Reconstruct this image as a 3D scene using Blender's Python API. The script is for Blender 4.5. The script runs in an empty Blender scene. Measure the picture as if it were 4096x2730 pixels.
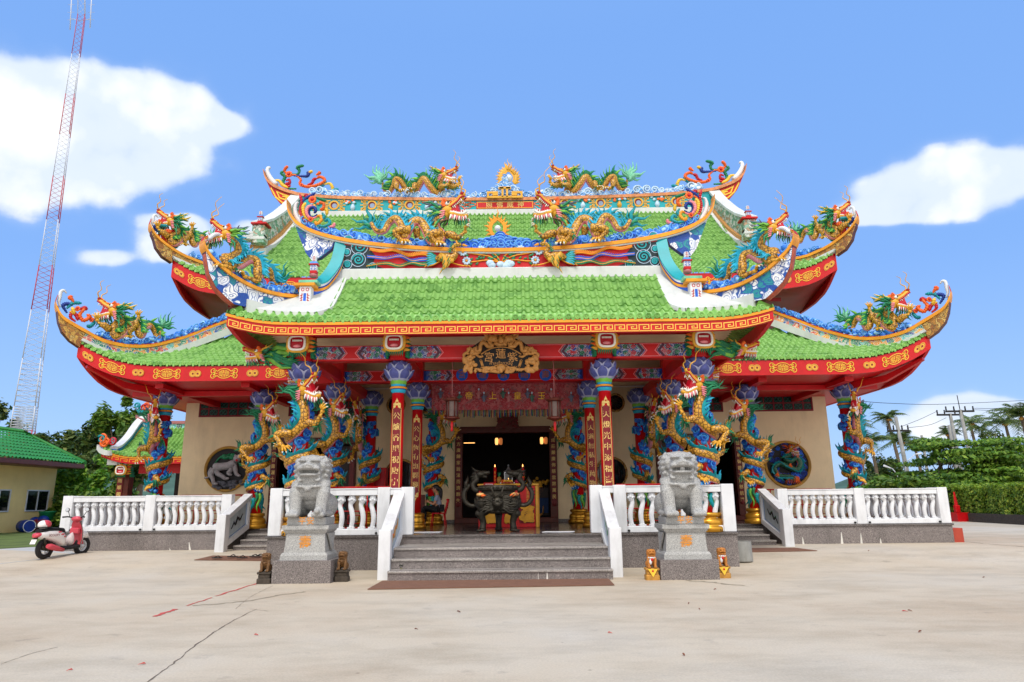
import bpy, bmesh, math, random
from mathutils import Vector, Matrix
R = random.Random(11)
sc = bpy.context.scene
COL = sc.collection
PI = math.pi
V = Vector
# ------------------------------------------------------------------ camera model (used to survey the photograph)
FPX = 2730.8
CAMX, CAMZ = 0.33, 1.6
PITCH, YAW, ROLL = math.radians(13.17), math.radians(.15), math.radians(-.573)
def cam_axes():
 cp, sp = math.cos(PITCH), math.sin(PITCH); cr, sr = math.cos(ROLL), math.sin(ROLL)
 rz = Matrix.Rotation(YAW, 3, 'Z')
 F = V((0, cp, sp)); U = V((0, -sp, cp)); X = V((1, 0, 0))
 return rz @ (cr*X + sr*U), rz @ (cr*U - sr*X), rz @ F
AX, AU, AF = cam_axes()
def ray(px, py):
 return AX*(px-2048) - AU*(py-1365) + AF*FPX
def P(px, py, y):                      # survey point of the photo (4096 px) lying at distance y
 d = ray(px, py); t = y/d.y
 return V((CAMX+d.x*t, y, CAMZ+d.z*t))
def PZ(px, py, z):
 d = ray(px, py); t = (z-CAMZ)/d.z
 return V((CAMX+d.x*t, d.y*t, z))
def PD(px, py, k):                     # on the diagonal vertical plane  x - y = k
 d = ray(px, py); t = (k-CAMX)/(d.x-d.y)
 return V((CAMX+d.x*t, d.y*t, CAMZ+d.z*t))
def gz(x, y):
 t = min(1, max(0, (y-16.0)/4.2)); t = t*t*(3-2*t)
 return .28*t
def G(px, py):
 z = 0.0
 for _ in range(40):
  p = PZ(px, py, z); z = .5*z+.5*gz(p.x, p.y)
 return p
# ------------------------------------------------------------------ objects
def thing(name, label, cat, loc=(0, 0, 0), group=None):
 o = bpy.data.objects.new(name, None); COL.objects.link(o); o.location = loc
 o.empty_display_size = .2
 o['label'] = label; o['category'] = cat; o['kind'] = 'thing'
 if group: o['group'] = group
 return o
def tag(o, label, cat, group=None):
 o['label'] = label; o['category'] = cat
 if group: o['group'] = group
 return o
def kind(o, k):
 o['kind'] = k; return o
def wloc(o):
 p = V((0, 0, 0))
 while o: p = p + o.location; o = o.parent
 return p
def dup(o, parent=None, label=None):
 c = o.copy(); COL.objects.link(c)
 if parent: c.parent = parent
 if label: c['label'] = label
 for ch in o.children: dup(ch, c)
 return c
class MB:
 def __init__(s): s.v = []; s.f = []; s.m = []; s.s = []
 def add(s, vs, fs, mi=0, sm=False):
  b = len(s.v); s.v.extend([tuple(p) for p in vs])
  for f in fs:
   s.f.append([b+i for i in f]); s.m.append(mi); s.s.append(sm)
  return s
 def box(s, x0, x1, y0, y1, z0, z1, mi=0):
  if x0 > x1: x0, x1 = x1, x0
  vs = [(x, y, z) for z in (z0, z1) for y in (y0, y1) for x in (x0, x1)]
  return s.add(vs, [(0, 2, 3, 1), (4, 5, 7, 6), (0, 1, 5, 4), (2, 6, 7, 3), (0, 4, 6, 2), (1, 3, 7, 5)], mi)
 def bbox(s, x0, x1, y0, y1, z0, z1, mi=0, b=.01):   # box with chamfered edges
  if x0 > x1: x0, x1 = x1, x0
  c = V(((x0+x1)/2, (y0+y1)/2, (z0+z1)/2)); h = V(((x1-x0)/2, (y1-y0)/2, (z1-z0)/2))
  b = min(b, h.x*.45, h.y*.45, h.z*.45)
  vs = []; idx = {}
  for sx in (-1, 1):
   for sy in (-1, 1):
    for sz in (-1, 1):
     for a in range(3):
      d = [h.x-b, h.y-b, h.z-b]; d[a] += b
      idx[(sx, sy, sz, a)] = len(vs)
      vs.append((c.x+sx*d[0], c.y+sy*d[1], c.z+sz*d[2]))
  fs = []
  I = lambda k, a: idx[(k[0], k[1], k[2], a)]
  for a in range(3):
   o1, o2 = [i for i in range(3) if i != a]
   for sg in (-1, 1):
    ks = []
    for u, w in ((-1, -1), (1, -1), (1, 1), (-1, 1)):
     k = [0, 0, 0]; k[a] = sg; k[o1] = u; k[o2] = w; ks.append(k)
    fs.append([I(k, a) for k in ks])
   for u in (-1, 1):
    for w in (-1, 1):
     k1 = [0, 0, 0]; k1[a] = -1; k1[o1] = u; k1[o2] = w
     k2 = list(k1); k2[a] = 1
     fs.append([I(k1, o1), I(k2, o1), I(k2, o2), I(k1, o2)])
  for sx in (-1, 1):
   for sy in (-1, 1):
    for sz in (-1, 1):
     fs.append([idx[(sx, sy, sz, a)] for a in range(3)])
  return s.add(vs, fs, mi)
 def tube(s, pts, rad, n=8, mi=0, caps=True, sq=1.0, sm=True, up=None, mfn=None):
  pts = [V(p) for p in pts]; m = len(pts)
  if not hasattr(rad, '__len__'): rad = [rad]*m
  t0 = (pts[1]-pts[0]).normalized()
  u = V(up) if up else (V((0, 0, 1)) if abs(t0.z) < .9 else V((0, 1, 0)))
  b = len(s.v)
  for i in range(m):
   t = (pts[min(i+1, m-1)]-pts[max(i-1, 0)])
   t = t.normalized() if t.length > 1e-9 else t0
   u2 = u - t*u.dot(t)
   u2 = u2.normalized() if u2.length > 1e-6 else t.orthogonal().normalized()
   if not up: u = u2
   w = t.cross(u2)
   for k in range(n):
    a = 2*PI*k/n
    s.v.append(tuple(pts[i]+(u2*math.cos(a)*rad[i] + w*math.sin(a)*rad[i]*sq)))
  for i in range(m-1):
   for k in range(n):
    k2 = (k+1) % n
    s.f.append([b+i*n+k, b+i*n+k2, b+(i+1)*n+k2, b+(i+1)*n+k]); s.s.append(sm)
    s.m.append(mfn(i, k) if mfn else mi)
  if caps:
   s.f.append([b+k for k in range(n)][::-1]); s.m.append(mi); s.s.append(False)
   s.f.append([b+(m-1)*n+k for k in range(n)]); s.m.append(mfn(m-1, 0) if mfn else mi); s.s.append(False)
  return s
 def lathe(s, prof, c=(0, 0, 0), n=20, mi=0, sm=True, mfn=None, rot=0):
  b = len(s.v); m = len(prof)
  for (r, z) in prof:
   for k in range(n):
    a = 2*PI*k/n+rot
    s.v.append((c[0]+r*math.cos(a), c[1]+r*math.sin(a), c[2]+z))
  for i in range(m-1):
   for k in range(n):
    k2 = (k+1) % n
    s.f.append([b+i*n+k, b+i*n+k2, b+(i+1)*n+k2, b+(i+1)*n+k]); s.m.append(mfn(i) if mfn else mi); s.s.append(sm)
  s.f.append([b+k for k in range(n)][::-1]); s.m.append(mfn(0) if mfn else mi); s.s.append(False)
  s.f.append([b+(m-1)*n+k for k in range(n)]); s.m.append(mfn(m-2) if mfn else mi); s.s.append(False)
  return s
 def ell(s, c, r, mi=0, n=12, m=8, mat=None):
  if not hasattr(r, '__len__'): r = (r, r, r)
  vs = []; fs = []
  for i in range(m+1):
   ph = PI*i/m
   for k in range(n):
    a = 2*PI*k/n
    p = V((r[0]*math.sin(ph)*math.cos(a), r[1]*math.sin(ph)*math.sin(a), r[2]*math.cos(ph)))
    if mat: p = mat @ p
    vs.append(p+V(c))
  for i in range(m):
   for k in range(n):
    k2 = (k+1) % n
    fs.append([i*n+k, (i+1)*n+k, (i+1)*n+k2, i*n+k2])
  return s.add(vs, fs, mi, True)
 def plate(s, poly, off, mi=0, mi2=None):     # polygon (3-D points) thickened by vector off
  off = V(off); n = len(poly); poly = [V(p) for p in poly]
  vs = poly+[p+off for p in poly]
  b = len(s.v); s.v.extend([tuple(p) for p in vs])
  s.f.append([b+i for i in range(n)]); s.m.append(mi); s.s.append(False)
  s.f.append([b+n+i for i in range(n)][::-1]); s.m.append(mi); s.s.append(False)
  for i in range(n):
   j = (i+1) % n
   s.f.append([b+i, b+n+i, b+n+j, b+j]); s.m.append(mi if mi2 is None else mi2); s.s.append(False)
  return s
 def sheet(s, rows, mi=0, sm=True, thick=None):
  m = len(rows); n = len(rows[0]); b = len(s.v)
  for r in rows: s.v.extend([tuple(p) for p in r])
  for i in range(m-1):
   for k in range(n-1):
    s.f.append([b+i*n+k, b+i*n+k+1, b+(i+1)*n+k+1, b+(i+1)*n+k]); s.m.append(mi); s.s.append(sm)
  return s
 def wall(s, top, bot, off, mi=0, sm=False, mtop=None):  # strip between two curves, thickened by off (vector or list)
  n = len(top); top = [V(p) for p in top]; bot = [V(p) for p in bot]
  offs = [V(off)]*n if not isinstance(off, list) else [V(o) for o in off]
  b = len(s.v)
  for i in range(n):
   s.v.extend([tuple(top[i]), tuple(bot[i]), tuple(bot[i]+offs[i]), tuple(top[i]+offs[i])])
  for i in range(n-1):
   for k in range(4):
    k2 = (k+1) % 4
    s.f.append([b+i*4+k, b+i*4+k2, b+i*4+4+k2, b+i*4+4+k]); s.m.append(mtop if (k == 3 and mtop is not None) else mi); s.s.append(sm)
  s.f.append([b, b+3, b+2, b+1]); s.m.append(mi); s.s.append(False)
  e = b+(n-1)*4
  s.f.append([e, e+1, e+2, e+3]); s.m.append(mi); s.s.append(False)
  return s
 def xf(s, M, start=0):
  for i in range(start, len(s.v)): s.v[i] = tuple(M @ V(s.v[i]))
  return s
 def mirror(s):                                # copy mirrored in x
  n = len(s.v); k = len(s.f)
  s.v.extend([(-x, y, z) for (x, y, z) in s.v[:n]])
  for i in range(k):
   s.f.append([j+n for j in s.f[i]][::-1]); s.m.append(s.m[i]); s.s.append(s.s[i])
  return s
 def flipx(s):
  s.v = [(-x, y, z) for (x, y, z) in s.v]; s.f = [f[::-1] for f in s.f]; return s
 def build(s, name, mats, parent=None, recalc=True):
  if not isinstance(mats, (list, tuple)): mats = [mats]
  me = bpy.data.meshes.new(name)
  if parent is not None:
   o0 = wloc(parent); vs = [(x-o0.x, y-o0.y, z-o0.z) for (x, y, z) in s.v]
  else: vs = s.v
  me.from_pydata(vs, [], s.f)
  for m in mats: me.materials.append(m)
  me.polygons.foreach_set('material_index', s.m)
  me.polygons.foreach_set('use_smooth', s.s)
  me.update()
  if recalc:
   bm = bmesh.new(); bm.from_mesh(me)
   bmesh.ops.recalc_face_normals(bm, faces=bm.faces); bm.to_mesh(me); bm.free()
  o = bpy.data.objects.new(name, me); COL.objects.link(o)
  if parent is not None: o.parent = parent
  return o
def bez(pts, n):                        # Catmull-Rom through points
 pts = [V(p) for p in pts]; out = []
 q = [2*pts[0]-pts[1]]+pts+[2*pts[-1]-pts[-2]]
 m = len(pts)-1
 for i in range(n):
  t = i/(n-1)*m; k = min(int(t), m-1); t -= k
  a, b, c, d = q[k], q[k+1], q[k+2], q[k+3]
  out.append(.5*((2*b)+(c-a)*t+(2*a-5*b+4*c-d)*t*t+(3*b-a-3*c+d)*t**3))
 return out
def lerp(tab, x):
 if x <= tab[0][0]: return tab[0][1]
 for (a, b), (c, d) in zip(tab, tab[1:]):
  if x <= c: return b+(d-b)*(x-a)/(c-a)
 return tab[-1][1]
def mix(a, b, t): return a+(b-a)*t
def mx(p): return V((-p[0], p[1], p[2]))
# ------------------------------------------------------------------ materials
def lin(c): c /= 255; return c/12.92 if c <= .04045 else ((c+.055)/1.055)**2.4
def C(r, g, b): return (lin(r), lin(g), lin(b), 1)
def nd(nt, t, **k):
 n = nt.nodes.new(t)
 for a, b in k.items():
  if a in n.inputs: n.inputs[a].default_value = b
  else: setattr(n, a, b)
 return n
def mk(name):
 m = bpy.data.materials.new(name); m.use_nodes = True
 nt = m.node_tree; b = nt.nodes['Principled BSDF']
 tc = nd(nt, 'ShaderNodeTexCoord')
 return m, nt, b, tc.outputs['Object']
def ramp(nt, src, stops, interp='LINEAR'):
 r = nd(nt, 'ShaderNodeValToRGB'); r.color_ramp.interpolation = interp
 e = r.color_ramp.elements
 while len(e) < len(stops): e.new(.5)
 for i, (p, c) in enumerate(stops):
  e[i].position = p; e[i].color = c if len(c) == 4 else (*c, 1)
 nt.links.new(src, r.inputs[0]); return r.outputs[0]
def mixc(nt, f, a, b, mode='MIX'):
 n = nd(nt, 'ShaderNodeMix', data_type='RGBA', blend_type=mode)
 for s, v in ((0, f), (6, a), (7, b)):
  if hasattr(v, 'is_output'): nt.links.new(v, n.inputs[s])
  else: n.inputs[s].default_value = v
 return n.outputs[2]
def noise(nt, co, scale, detail=3, rough=.55, out='Fac'):
 n = nd(nt, 'ShaderNodeTexNoise', Scale=scale, Detail=detail, Roughness=rough)
 nt.links.new(co, n.inputs['Vector']); return n.outputs[out]
def stretch(nt, co, sx, sy, sz):
 n = nd(nt, 'ShaderNodeMapping'); n.inputs['Scale'].default_value = (sx, sy, sz)
 nt.links.new(co, n.inputs['Vector']); return n.outputs[0]
def bump(nt, b, h, strength, dist=.02):
 n = nd(nt, 'ShaderNodeBump', Strength=strength, Distance=dist)
 nt.links.new(h, n.inputs['Height']); nt.links.new(n.outputs[0], b.inputs['Normal'])
def sh(c, k): return (min(1, c[0]*k), min(1, c[1]*k), min(1, c[2]*k), 1)
def mat(name, col, rough=.5, var=.25, scale=3.0, bmp=0.0, bs=30, metal=0, grime=0.0, spec=.4):
 m, nt, b, co = mk(name)
 n1 = noise(nt, co, scale, 5, .6)
 c = ramp(nt, n1, [(.3, sh(col, 1-var)), (.7, sh(col, 1+var*.6))])
 if grime:
  n2 = noise(nt, stretch(nt, co, 1.3, 1.3, .35), scale*.9, 6, .7)
  g = ramp(nt, n2, [(.48, (0, 0, 0)), (.75, (grime, grime, grime))])
  c = mixc(nt, g, c, (.09, .075, .055, 1))
 nt.links.new(c, b.inputs['Base Color'])
 b.inputs['Roughness'].default_value = rough; b.inputs['Metallic'].default_value = metal
 b.inputs['Specular IOR Level'].default_value = spec
 if bmp: bump(nt, b, noise(nt, co, bs, 4), bmp)
 return m
def pattern(name, cols, scale, line=None, rough=.4, warp=.6, lw=.06):
 """painted scroll-work: warped cells in a few flat paint colours with outlines"""
 m, nt, b, co = mk(name)
 nv = nd(nt, 'ShaderNodeTexNoise', Scale=scale*.55, Detail=1.5); nt.links.new(co, nv.inputs['Vector'])
 w = nd(nt, 'ShaderNodeVectorMath', operation='SCALE'); nt.links.new(nv.outputs['Color'], w.inputs[0]); w.inputs['Scale'].default_value = warp
 a = nd(nt, 'ShaderNodeVectorMath', operation='ADD'); nt.links.new(co, a.inputs[0]); nt.links.new(w.outputs[0], a.inputs[1])
 v1 = nd(nt, 'ShaderNodeTexVoronoi', Scale=scale, feature='F1'); nt.links.new(a.outputs[0], v1.inputs['Vector'])
 ve = nd(nt, 'ShaderNodeTexVoronoi', Scale=scale, feature='DISTANCE_TO_EDGE'); nt.links.new(a.outputs[0], ve.inputs['Vector'])
 sx = nd(nt, 'ShaderNodeSeparateColor'); nt.links.new(v1.outputs['Color'], sx.inputs[0])
 n = len(cols)
 c = ramp(nt, sx.outputs[0], [(i/n, k) for i, k in enumerate(cols)], 'CONSTANT')
 # swirl rings inside each cell
 mth = nd(nt, 'ShaderNodeMath', operation='MULTIPLY'); nt.links.new(v1.outputs['Distance'], mth.inputs[0]); mth.inputs[1].default_value = 26
 s2 = nd(nt, 'ShaderNodeMath', operation='SINE'); nt.links.new(mth.outputs[0], s2.inputs[0])
 if line is not None:
  g = ramp(nt, s2.outputs[0], [(.55, (0, 0, 0)), (.8, (.75, .75, .75))])
  c = mixc(nt, g, c, line)
  e = ramp(nt, ve.outputs['Distance'], [(lw*.5, (1, 1, 1)), (lw, (0, 0, 0))])
  c = mixc(nt, e, c, line)
 nt.links.new(c, b.inputs['Base Color']); b.inputs['Roughness'].default_value = rough
 bump(nt, b, s2.outputs[0], .25, .01)
 return m
def scales(name, c1, c2, dark, scale=20, rough=.38):
 m, nt, b, co = mk(name)
 v = nd(nt, 'ShaderNodeTexVoronoi', Scale=scale, feature='F1'); nt.links.new(co, v.inputs['Vector'])
 ve = nd(nt, 'ShaderNodeTexVoronoi', Scale=scale, feature='DISTANCE_TO_EDGE'); nt.links.new(co, ve.inputs['Vector'])
 c = mixc(nt, noise(nt, co, 2.5), c1, c2)
 e = ramp(nt, ve.outputs['Distance'], [(.03, (.9, .9, .9)), (.15, (0, 0, 0))])
 c = mixc(nt, e, c, dark)
 nt.links.new(c, b.inputs['Base Color']); b.inputs['Roughness'].default_value = rough
 inv = nd(nt, 'ShaderNodeMath', operation='SUBTRACT'); inv.inputs[0].default_value = 1; nt.links.new(v.outputs['Distance'], inv.inputs[1])
 bump(nt, b, inv.outputs[0], .6, .02)
 return m
def granite(name, base, sp1, sp2, scale=140, rough=.55, patch=.2):
 m, nt, b, co = mk(name)
 v = nd(nt, 'ShaderNodeTexVoronoi', Scale=scale, feature='F1'); nt.links.new(co, v.inputs['Vector'])
 sx = nd(nt, 'ShaderNodeSeparateColor'); nt.links.new(v.outputs['Color'], sx.inputs[0])
 c = ramp(nt, sx.outputs[0], [(0, sp1), (.28, base), (.78, sp2)], 'CONSTANT')
 c2 = ramp(nt, noise(nt, stretch(nt, co, .55, .55, .12), 2.2, 5, .65), [(.3, (1-patch*1.6,)*3), (.7, (1+patch*.3,)*3)])
 c = mixc(nt, 1.0, c, c2, 'MULTIPLY')
 nt.links.new(c, b.inputs['Base Color']); b.inputs['Roughness'].default_value = rough
 bump(nt, b, noise(nt, co, 60, 3), .15, .01)
 return m
def emis(name, col, s):
 m, nt, b, co = mk(name)
 b.inputs['Base Color'].default_value = col
 b.inputs['Emission Color'].default_value = col; b.inputs['Emission Strength'].default_value = s
 return m
K = {}
K['red'] = mat('red_paint', C(198, 8, 18), .45, .14, 2.5, .05, 40)
K['red_column'] = mat('red_column_paint', C(200, 10, 20), .3, .12, 2)
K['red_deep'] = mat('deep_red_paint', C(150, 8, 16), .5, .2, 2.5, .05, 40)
K['maroon'] = mat('maroon_paint', C(126, 18, 34), .55, .2, 4)
K['wood'] = mat('red_brown_wood', C(92, 34, 22), .45, .35, 7)
K['darkwood'] = mat('dark_wood', C(40, 20, 16), .5, .3, 6)
K['beige'] = mat('beige_render', C(234, 213, 174), .85, .09, 1.1, .12, 160, grime=.2)
K['cream'] = mat('cream_render', C(232, 206, 138), .85, .07, 1.1, .12, 160, grime=.10)
K['white'] = mat('white_paint', C(222, 224, 228), .5, .08, 2.0, .08, 30, grime=.28)
K['curb'] = mat('white_mortar', C(208, 212, 210), .7, .08, 1.6, .1, 30, grime=.22)
K['gold'] = mat('gold_paint', C(226, 168, 52), .38, .2, 5)
K['goldband'] = mat('orange_gold_paint', C(236, 156, 30), .4, .22, 3)
K['goldmetal'] = mat('gilded_metal', C(205, 150, 50), .3, .2, 3, metal=.75)
K['goldleaf'] = mat('gilded_carving', C(196, 140, 74), .45, .35, 14, .3, 40)
K['goldtext'] = mat('gold_lettering', C(236, 204, 120), .5, .1, 4)
K['orange'] = mat('orange_paint', C(238, 104, 28), .4, .25, 8)
K['yellow'] = mat('yellow_paint', C(240, 196, 60), .4, .2, 7)
K['pink'] = mat('pink_paint', C(236, 140, 150), .45, .25, 9)
K['teal'] = mat('teal_paint', C(0, 146, 158), .4, .25, 6)
K['tealband'] = mat('turquoise_paint', C(20, 160, 170), .45, .15, 2)
K['aqua'] = mat('sky_blue_paint', C(40, 176, 214), .4, .3, 6)
K['blue'] = mat('blue_paint', C(22, 96, 214), .4, .3, 4)
K['navy'] = mat('navy_paint', C(12, 50, 140), .4, .25, 6)
K['green'] = mat('green_paint', C(24, 128, 84), .4, .35, 6)
K['green2'] = mat('bright_green_paint', C(120, 190, 70), .4, .3, 6)
K['mint'] = mat('pale_green_paint', C(120, 196, 160), .45, .3, 6)
K['skyw'] = mat('pale_blue_paint', C(190, 216, 240), .5, .2, 6)
K['grey'] = mat('grey_blue_paint', C(98, 104, 128), .45, .3, 7)
K['black'] = mat('black_paint', C(22, 22, 26), .45, .2, 4)
K['tooth'] = mat('white_enamel', C(240, 240, 232), .35, .05, 4)
K['mouth'] = mat('mouth_red', C(190, 20, 40), .35, .2, 8)
K['scale'] = scales('golden_scales', C(226, 176, 60), C(196, 132, 34), C(70, 36, 8), 12)
K['scale_big'] = scales('golden_scales_small', C(226, 176, 60), C(200, 136, 36), C(74, 40, 10), 13)
K['scale_green'] = scales('green_scales', C(60, 130, 90), C(40, 96, 70), C(14, 40, 30), 20)
K['belly'] = mat('pink_belly', C(224, 150, 158), .45, .3, 14)
K['granite'] = granite('grey_brown_granite', C(124, 116, 114), C(70, 64, 64), C(166, 156, 152))
K['granite_d'] = granite('dark_floor_granite', C(112, 106, 104), C(58, 54, 54), C(150, 142, 138), 120, .28)
K['tread'] = granite('tread_granite', C(166, 160, 154), C(112, 106, 104), C(196, 190, 184), 120, .4)
K['stone'] = granite('pale_grey_granite', C(166, 166, 164), C(126, 127, 127), C(192, 191, 188), 150, .7, .12)
K['bronze'] = mat('dark_bronze', C(58, 54, 46), .38, .45, 9, .5, 45, metal=.45)
K['oldbronze'] = mat('brown_bronze', C(112, 78, 42), .5, .5, 9, .4, 60)
K['rust'] = mat('dark_weathered_stone', C(70, 62, 54), .85, .4, 12, .5, 50)
K['concrete'] = mat('grey_cement', C(150, 150, 146), .9, .25, 3, .3, 60, grime=.5)
K['cord'] = mat('black_cable', C(30, 30, 30), .6, .1)
K['mat'] = mat('brown_carpet', C(128, 92, 74), .95, .15, 5, .5, 260)
K['glass'] = mat('dark_glass', C(14, 18, 20), .08, .1, 1, spec=.6)
K['alu'] = mat('aluminium_frame', C(196, 200, 206), .4, .05)
K['lattice'] = pattern('green_lattice_glaze', [C(8, 52, 48), C(10, 64, 56), C(6, 40, 40), C(14, 76, 64)], 9, C(40, 116, 96), .35, .1)
K['fresco'] = pattern('blue_white_scrollwork', [C(238, 240, 244), C(228, 234, 242), C(18, 70, 160), C(240, 240, 240), C(30, 140, 150), C(232, 236, 244)], 4.2, C(30, 80, 160), .45, .5, .05)
K['fresco2'] = pattern('pale_mosaic_scrollwork', [C(226, 226, 214), C(120, 170, 140), C(236, 236, 230), C(190, 150, 120), C(220, 220, 214), C(150, 190, 170)], 7, C(90, 130, 110), .5, .4, .05)
K['tealscroll'] = pattern('teal_cloud_scroll', [C(20, 60, 70), C(90, 190, 190), C(8, 30, 36), C(40, 120, 130)], 5, C(200, 230, 230), .45, .4, .05)
K['floral'] = pattern('painted_floral_border', [C(20, 120, 110), C(230, 140, 40), C(40, 150, 120), C(200, 50, 40), C(110, 190, 190), C(30, 90, 160), C(230, 170, 60)], 6.5, C(230, 220, 200), .45, .5, .03)
K['gilt'] = pattern('gilded_relief', [C(206, 160, 70), C(190, 132, 50), C(214, 176, 96), C(160, 100, 40)], 7, C(90, 66, 40), .5, .5, .04)
K['beam'] = pattern('beam_scrollwork', [C(16, 56, 140), C(20, 30, 70), C(40, 130, 110), C(60, 30, 60), C(180, 30, 40), C(24, 70, 170)], 8, C(196, 200, 220), .45, .45, .035)
K['redgilt'] = pattern('carved_red_and_gold', [C(130, 20, 20), C(200, 150, 80), C(150, 24, 24), C(214, 170, 100)], 15, C(224, 180, 110), .5, .3, .05)
K['banner'] = pattern('embroidered_maroon_cloth', [C(150, 30, 46), C(158, 34, 50), C(140, 26, 42), C(176, 92, 92), C(148, 30, 44), C(124, 78, 78)], 11, C(180, 104, 108), .8, .3, .03)
K['redfret'] = pattern('terracotta_fret', [C(190, 80, 50), C(150, 50, 36), C(206, 110, 70), C(170, 64, 44)], 14, C(220, 160, 110), .5, .1, .06)
K['edgebrown'] = mat('terracotta_edge', C(176, 84, 60), .5, .35, 18)
K['oldorange'] = mat('weathered_orange_paint', C(214, 140, 90), .6, .4, 9, grime=.2)
K['holesky'] = mat('pale_hole_paint', C(140, 160, 190), .6, .1, 3)
K['scrolld'] = mat('dark_teal_ground', C(14, 40, 48), .45, .2, 5)
K['plaqueblack'] = mat('blue_black_lacquer', C(8, 13, 20), .65, .2, 4)
K['bronzetext'] = mat('brown_gold_lettering', C(170, 100, 40), .45, .2, 8)
K['banner2'] = mat('rose_cloth', C(178, 78, 90), .8, .15, 5)
K['mint2'] = mat('jade_thread', C(70, 110, 100), .7, .2, 8)
K['pinkdull'] = mat('dull_pink', C(176, 110, 112), .6, .2, 8)
K['lampglass'] = mat('frosted_lamp_glass', C(110, 90, 84), .4, .3, 9)
K['skyblue'] = mat('light_blue_paint', C(92, 164, 240), .45, .3, 6)
K['pearl'] = mat('white_pearl', C(222, 228, 230), .25, .08, 3)
K['pewter'] = mat('pewter', C(110, 112, 116), .35, .2, 6, metal=.6)
K['magenta'] = mat('magenta_fruit', C(176, 30, 80), .5, .3, 12)
K['navydim'] = mat('dark_blue_cloth', C(30, 60, 110), .7, .3, 8)
K['shirt'] = mat('pale_blue_shirt', C(150, 158, 184), .85, .1, 6)
K['blackcloth'] = mat('black_cloth', C(22, 22, 26), .85, .2, 6)
K['paper'] = mat('white_paper', C(230, 232, 240), .8, .03)
K['olive'] = mat('olive_rubber', C(124, 120, 84), .8, .2, 9)
K['olive2'] = mat('dark_olive_upper', C(44, 48, 40), .7, .25, 9)
K['flame'] = emis('candle_flame', (1, .45, .12, 1), 3.0)
K['glow'] = emis('warm_lamp_glow', (1, .5, .14, 1), 1.6)
K['glowdim'] = emis('dim_lamp_glow', (1, .3, .08, 1), .35)
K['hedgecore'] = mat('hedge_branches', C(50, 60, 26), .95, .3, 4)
K['mastred'] = mat('red_mast_paint', C(176, 48, 48), .5, .1, 4)
K['mastwhite'] = mat('white_mast_paint', C(196, 200, 208), .5, .1, 4)
K['brickred'] = mat('brick_red_panel', C(170, 66, 48), .7, .1, 4)
K['bagwhite'] = mat('translucent_bag', C(206, 190, 188), .4, .15, 9)
def cloudmat(name, deep, light):
 m, nt, b, co = mk(name)
 v = nd(nt, 'ShaderNodeTexVoronoi', Scale=3.2, feature='SMOOTH_F1'); nt.links.new(co, v.inputs['Vector'])
 mth = nd(nt, 'ShaderNodeMath', operation='MULTIPLY'); nt.links.new(v.outputs['Distance'], mth.inputs[0]); mth.inputs[1].default_value = 22
 s2 = nd(nt, 'ShaderNodeMath', operation='SINE'); nt.links.new(mth.outputs[0], s2.inputs[0])
 c = ramp(nt, s2.outputs[0], [(.2, deep), (.85, light)])
 nt.links.new(c, b.inputs['Base Color']); b.inputs['Roughness'].default_value = .45
 bump(nt, b, s2.outputs[0], .5, .03)
 return m
K['cloudblue'] = cloudmat('painted_blue_cloud', C(48, 128, 236), C(150, 202, 248))
K['cloudpale'] = cloudmat('weathered_blue_cloud', C(140, 190, 236), C(232, 238, 244))
K['cloudcol'] = cloudmat('column_blue_cloud', C(20, 96, 206), C(64, 158, 232))
def tilemat(name, c1, c2):
 m, nt, b, co = mk(name)
 v = nd(nt, 'ShaderNodeTexVoronoi', Scale=4.2, feature='F1'); nt.links.new(co, v.inputs['Vector'])
 sx = nd(nt, 'ShaderNodeSeparateColor'); nt.links.new(v.outputs['Color'], sx.inputs[0])
 n = noise(nt, co, .8, 5, .65)
 a = nd(nt, 'ShaderNodeMath', operation='ADD'); nt.links.new(sx.outputs[0], a.inputs[0]); nt.links.new(n, a.inputs[1])
 c = ramp(nt, a.outputs[0], [(.45, c1), (1.25, c2)])
 g = ramp(nt, noise(nt, stretch(nt, co, 2.5, .6, .6), 2.6, 6, .7), [(.55, (0, 0, 0)), (.9, (.22, .22, .22))])
 c = mixc(nt, g, c, C(92, 112, 56))
 nt.links.new(c, b.inputs['Base Color']); b.inputs['Roughness'].default_value = .42
 bump(nt, b, noise(nt, co, 40, 3), .12, .01)
 return m
K['tile'] = tilemat('green_roof_tile', C(90, 148, 56), C(132, 186, 90))
K['sheetroof'] = mat('green_sheet_roof', C(38, 130, 50), .55, .22, 1.5, .05, 30, grime=.15)
K['lotus'] = mat('lotus_petal_paint', C(84, 92, 160), .45, .35, 9)
K['fretgold'] = mat('fret_gold_paint', C(238, 188, 78), .4, .12, 5)
K['green_d'] = mat('dark_green_paint', C(16, 88, 60), .4, .35, 6)
K['amber'] = mat('amber_paint', C(226, 146, 40), .5, .2, 8)
K['lotus_w'] = mat('lotus_petal_rim', C(168, 174, 206), .45, .2, 9)
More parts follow.
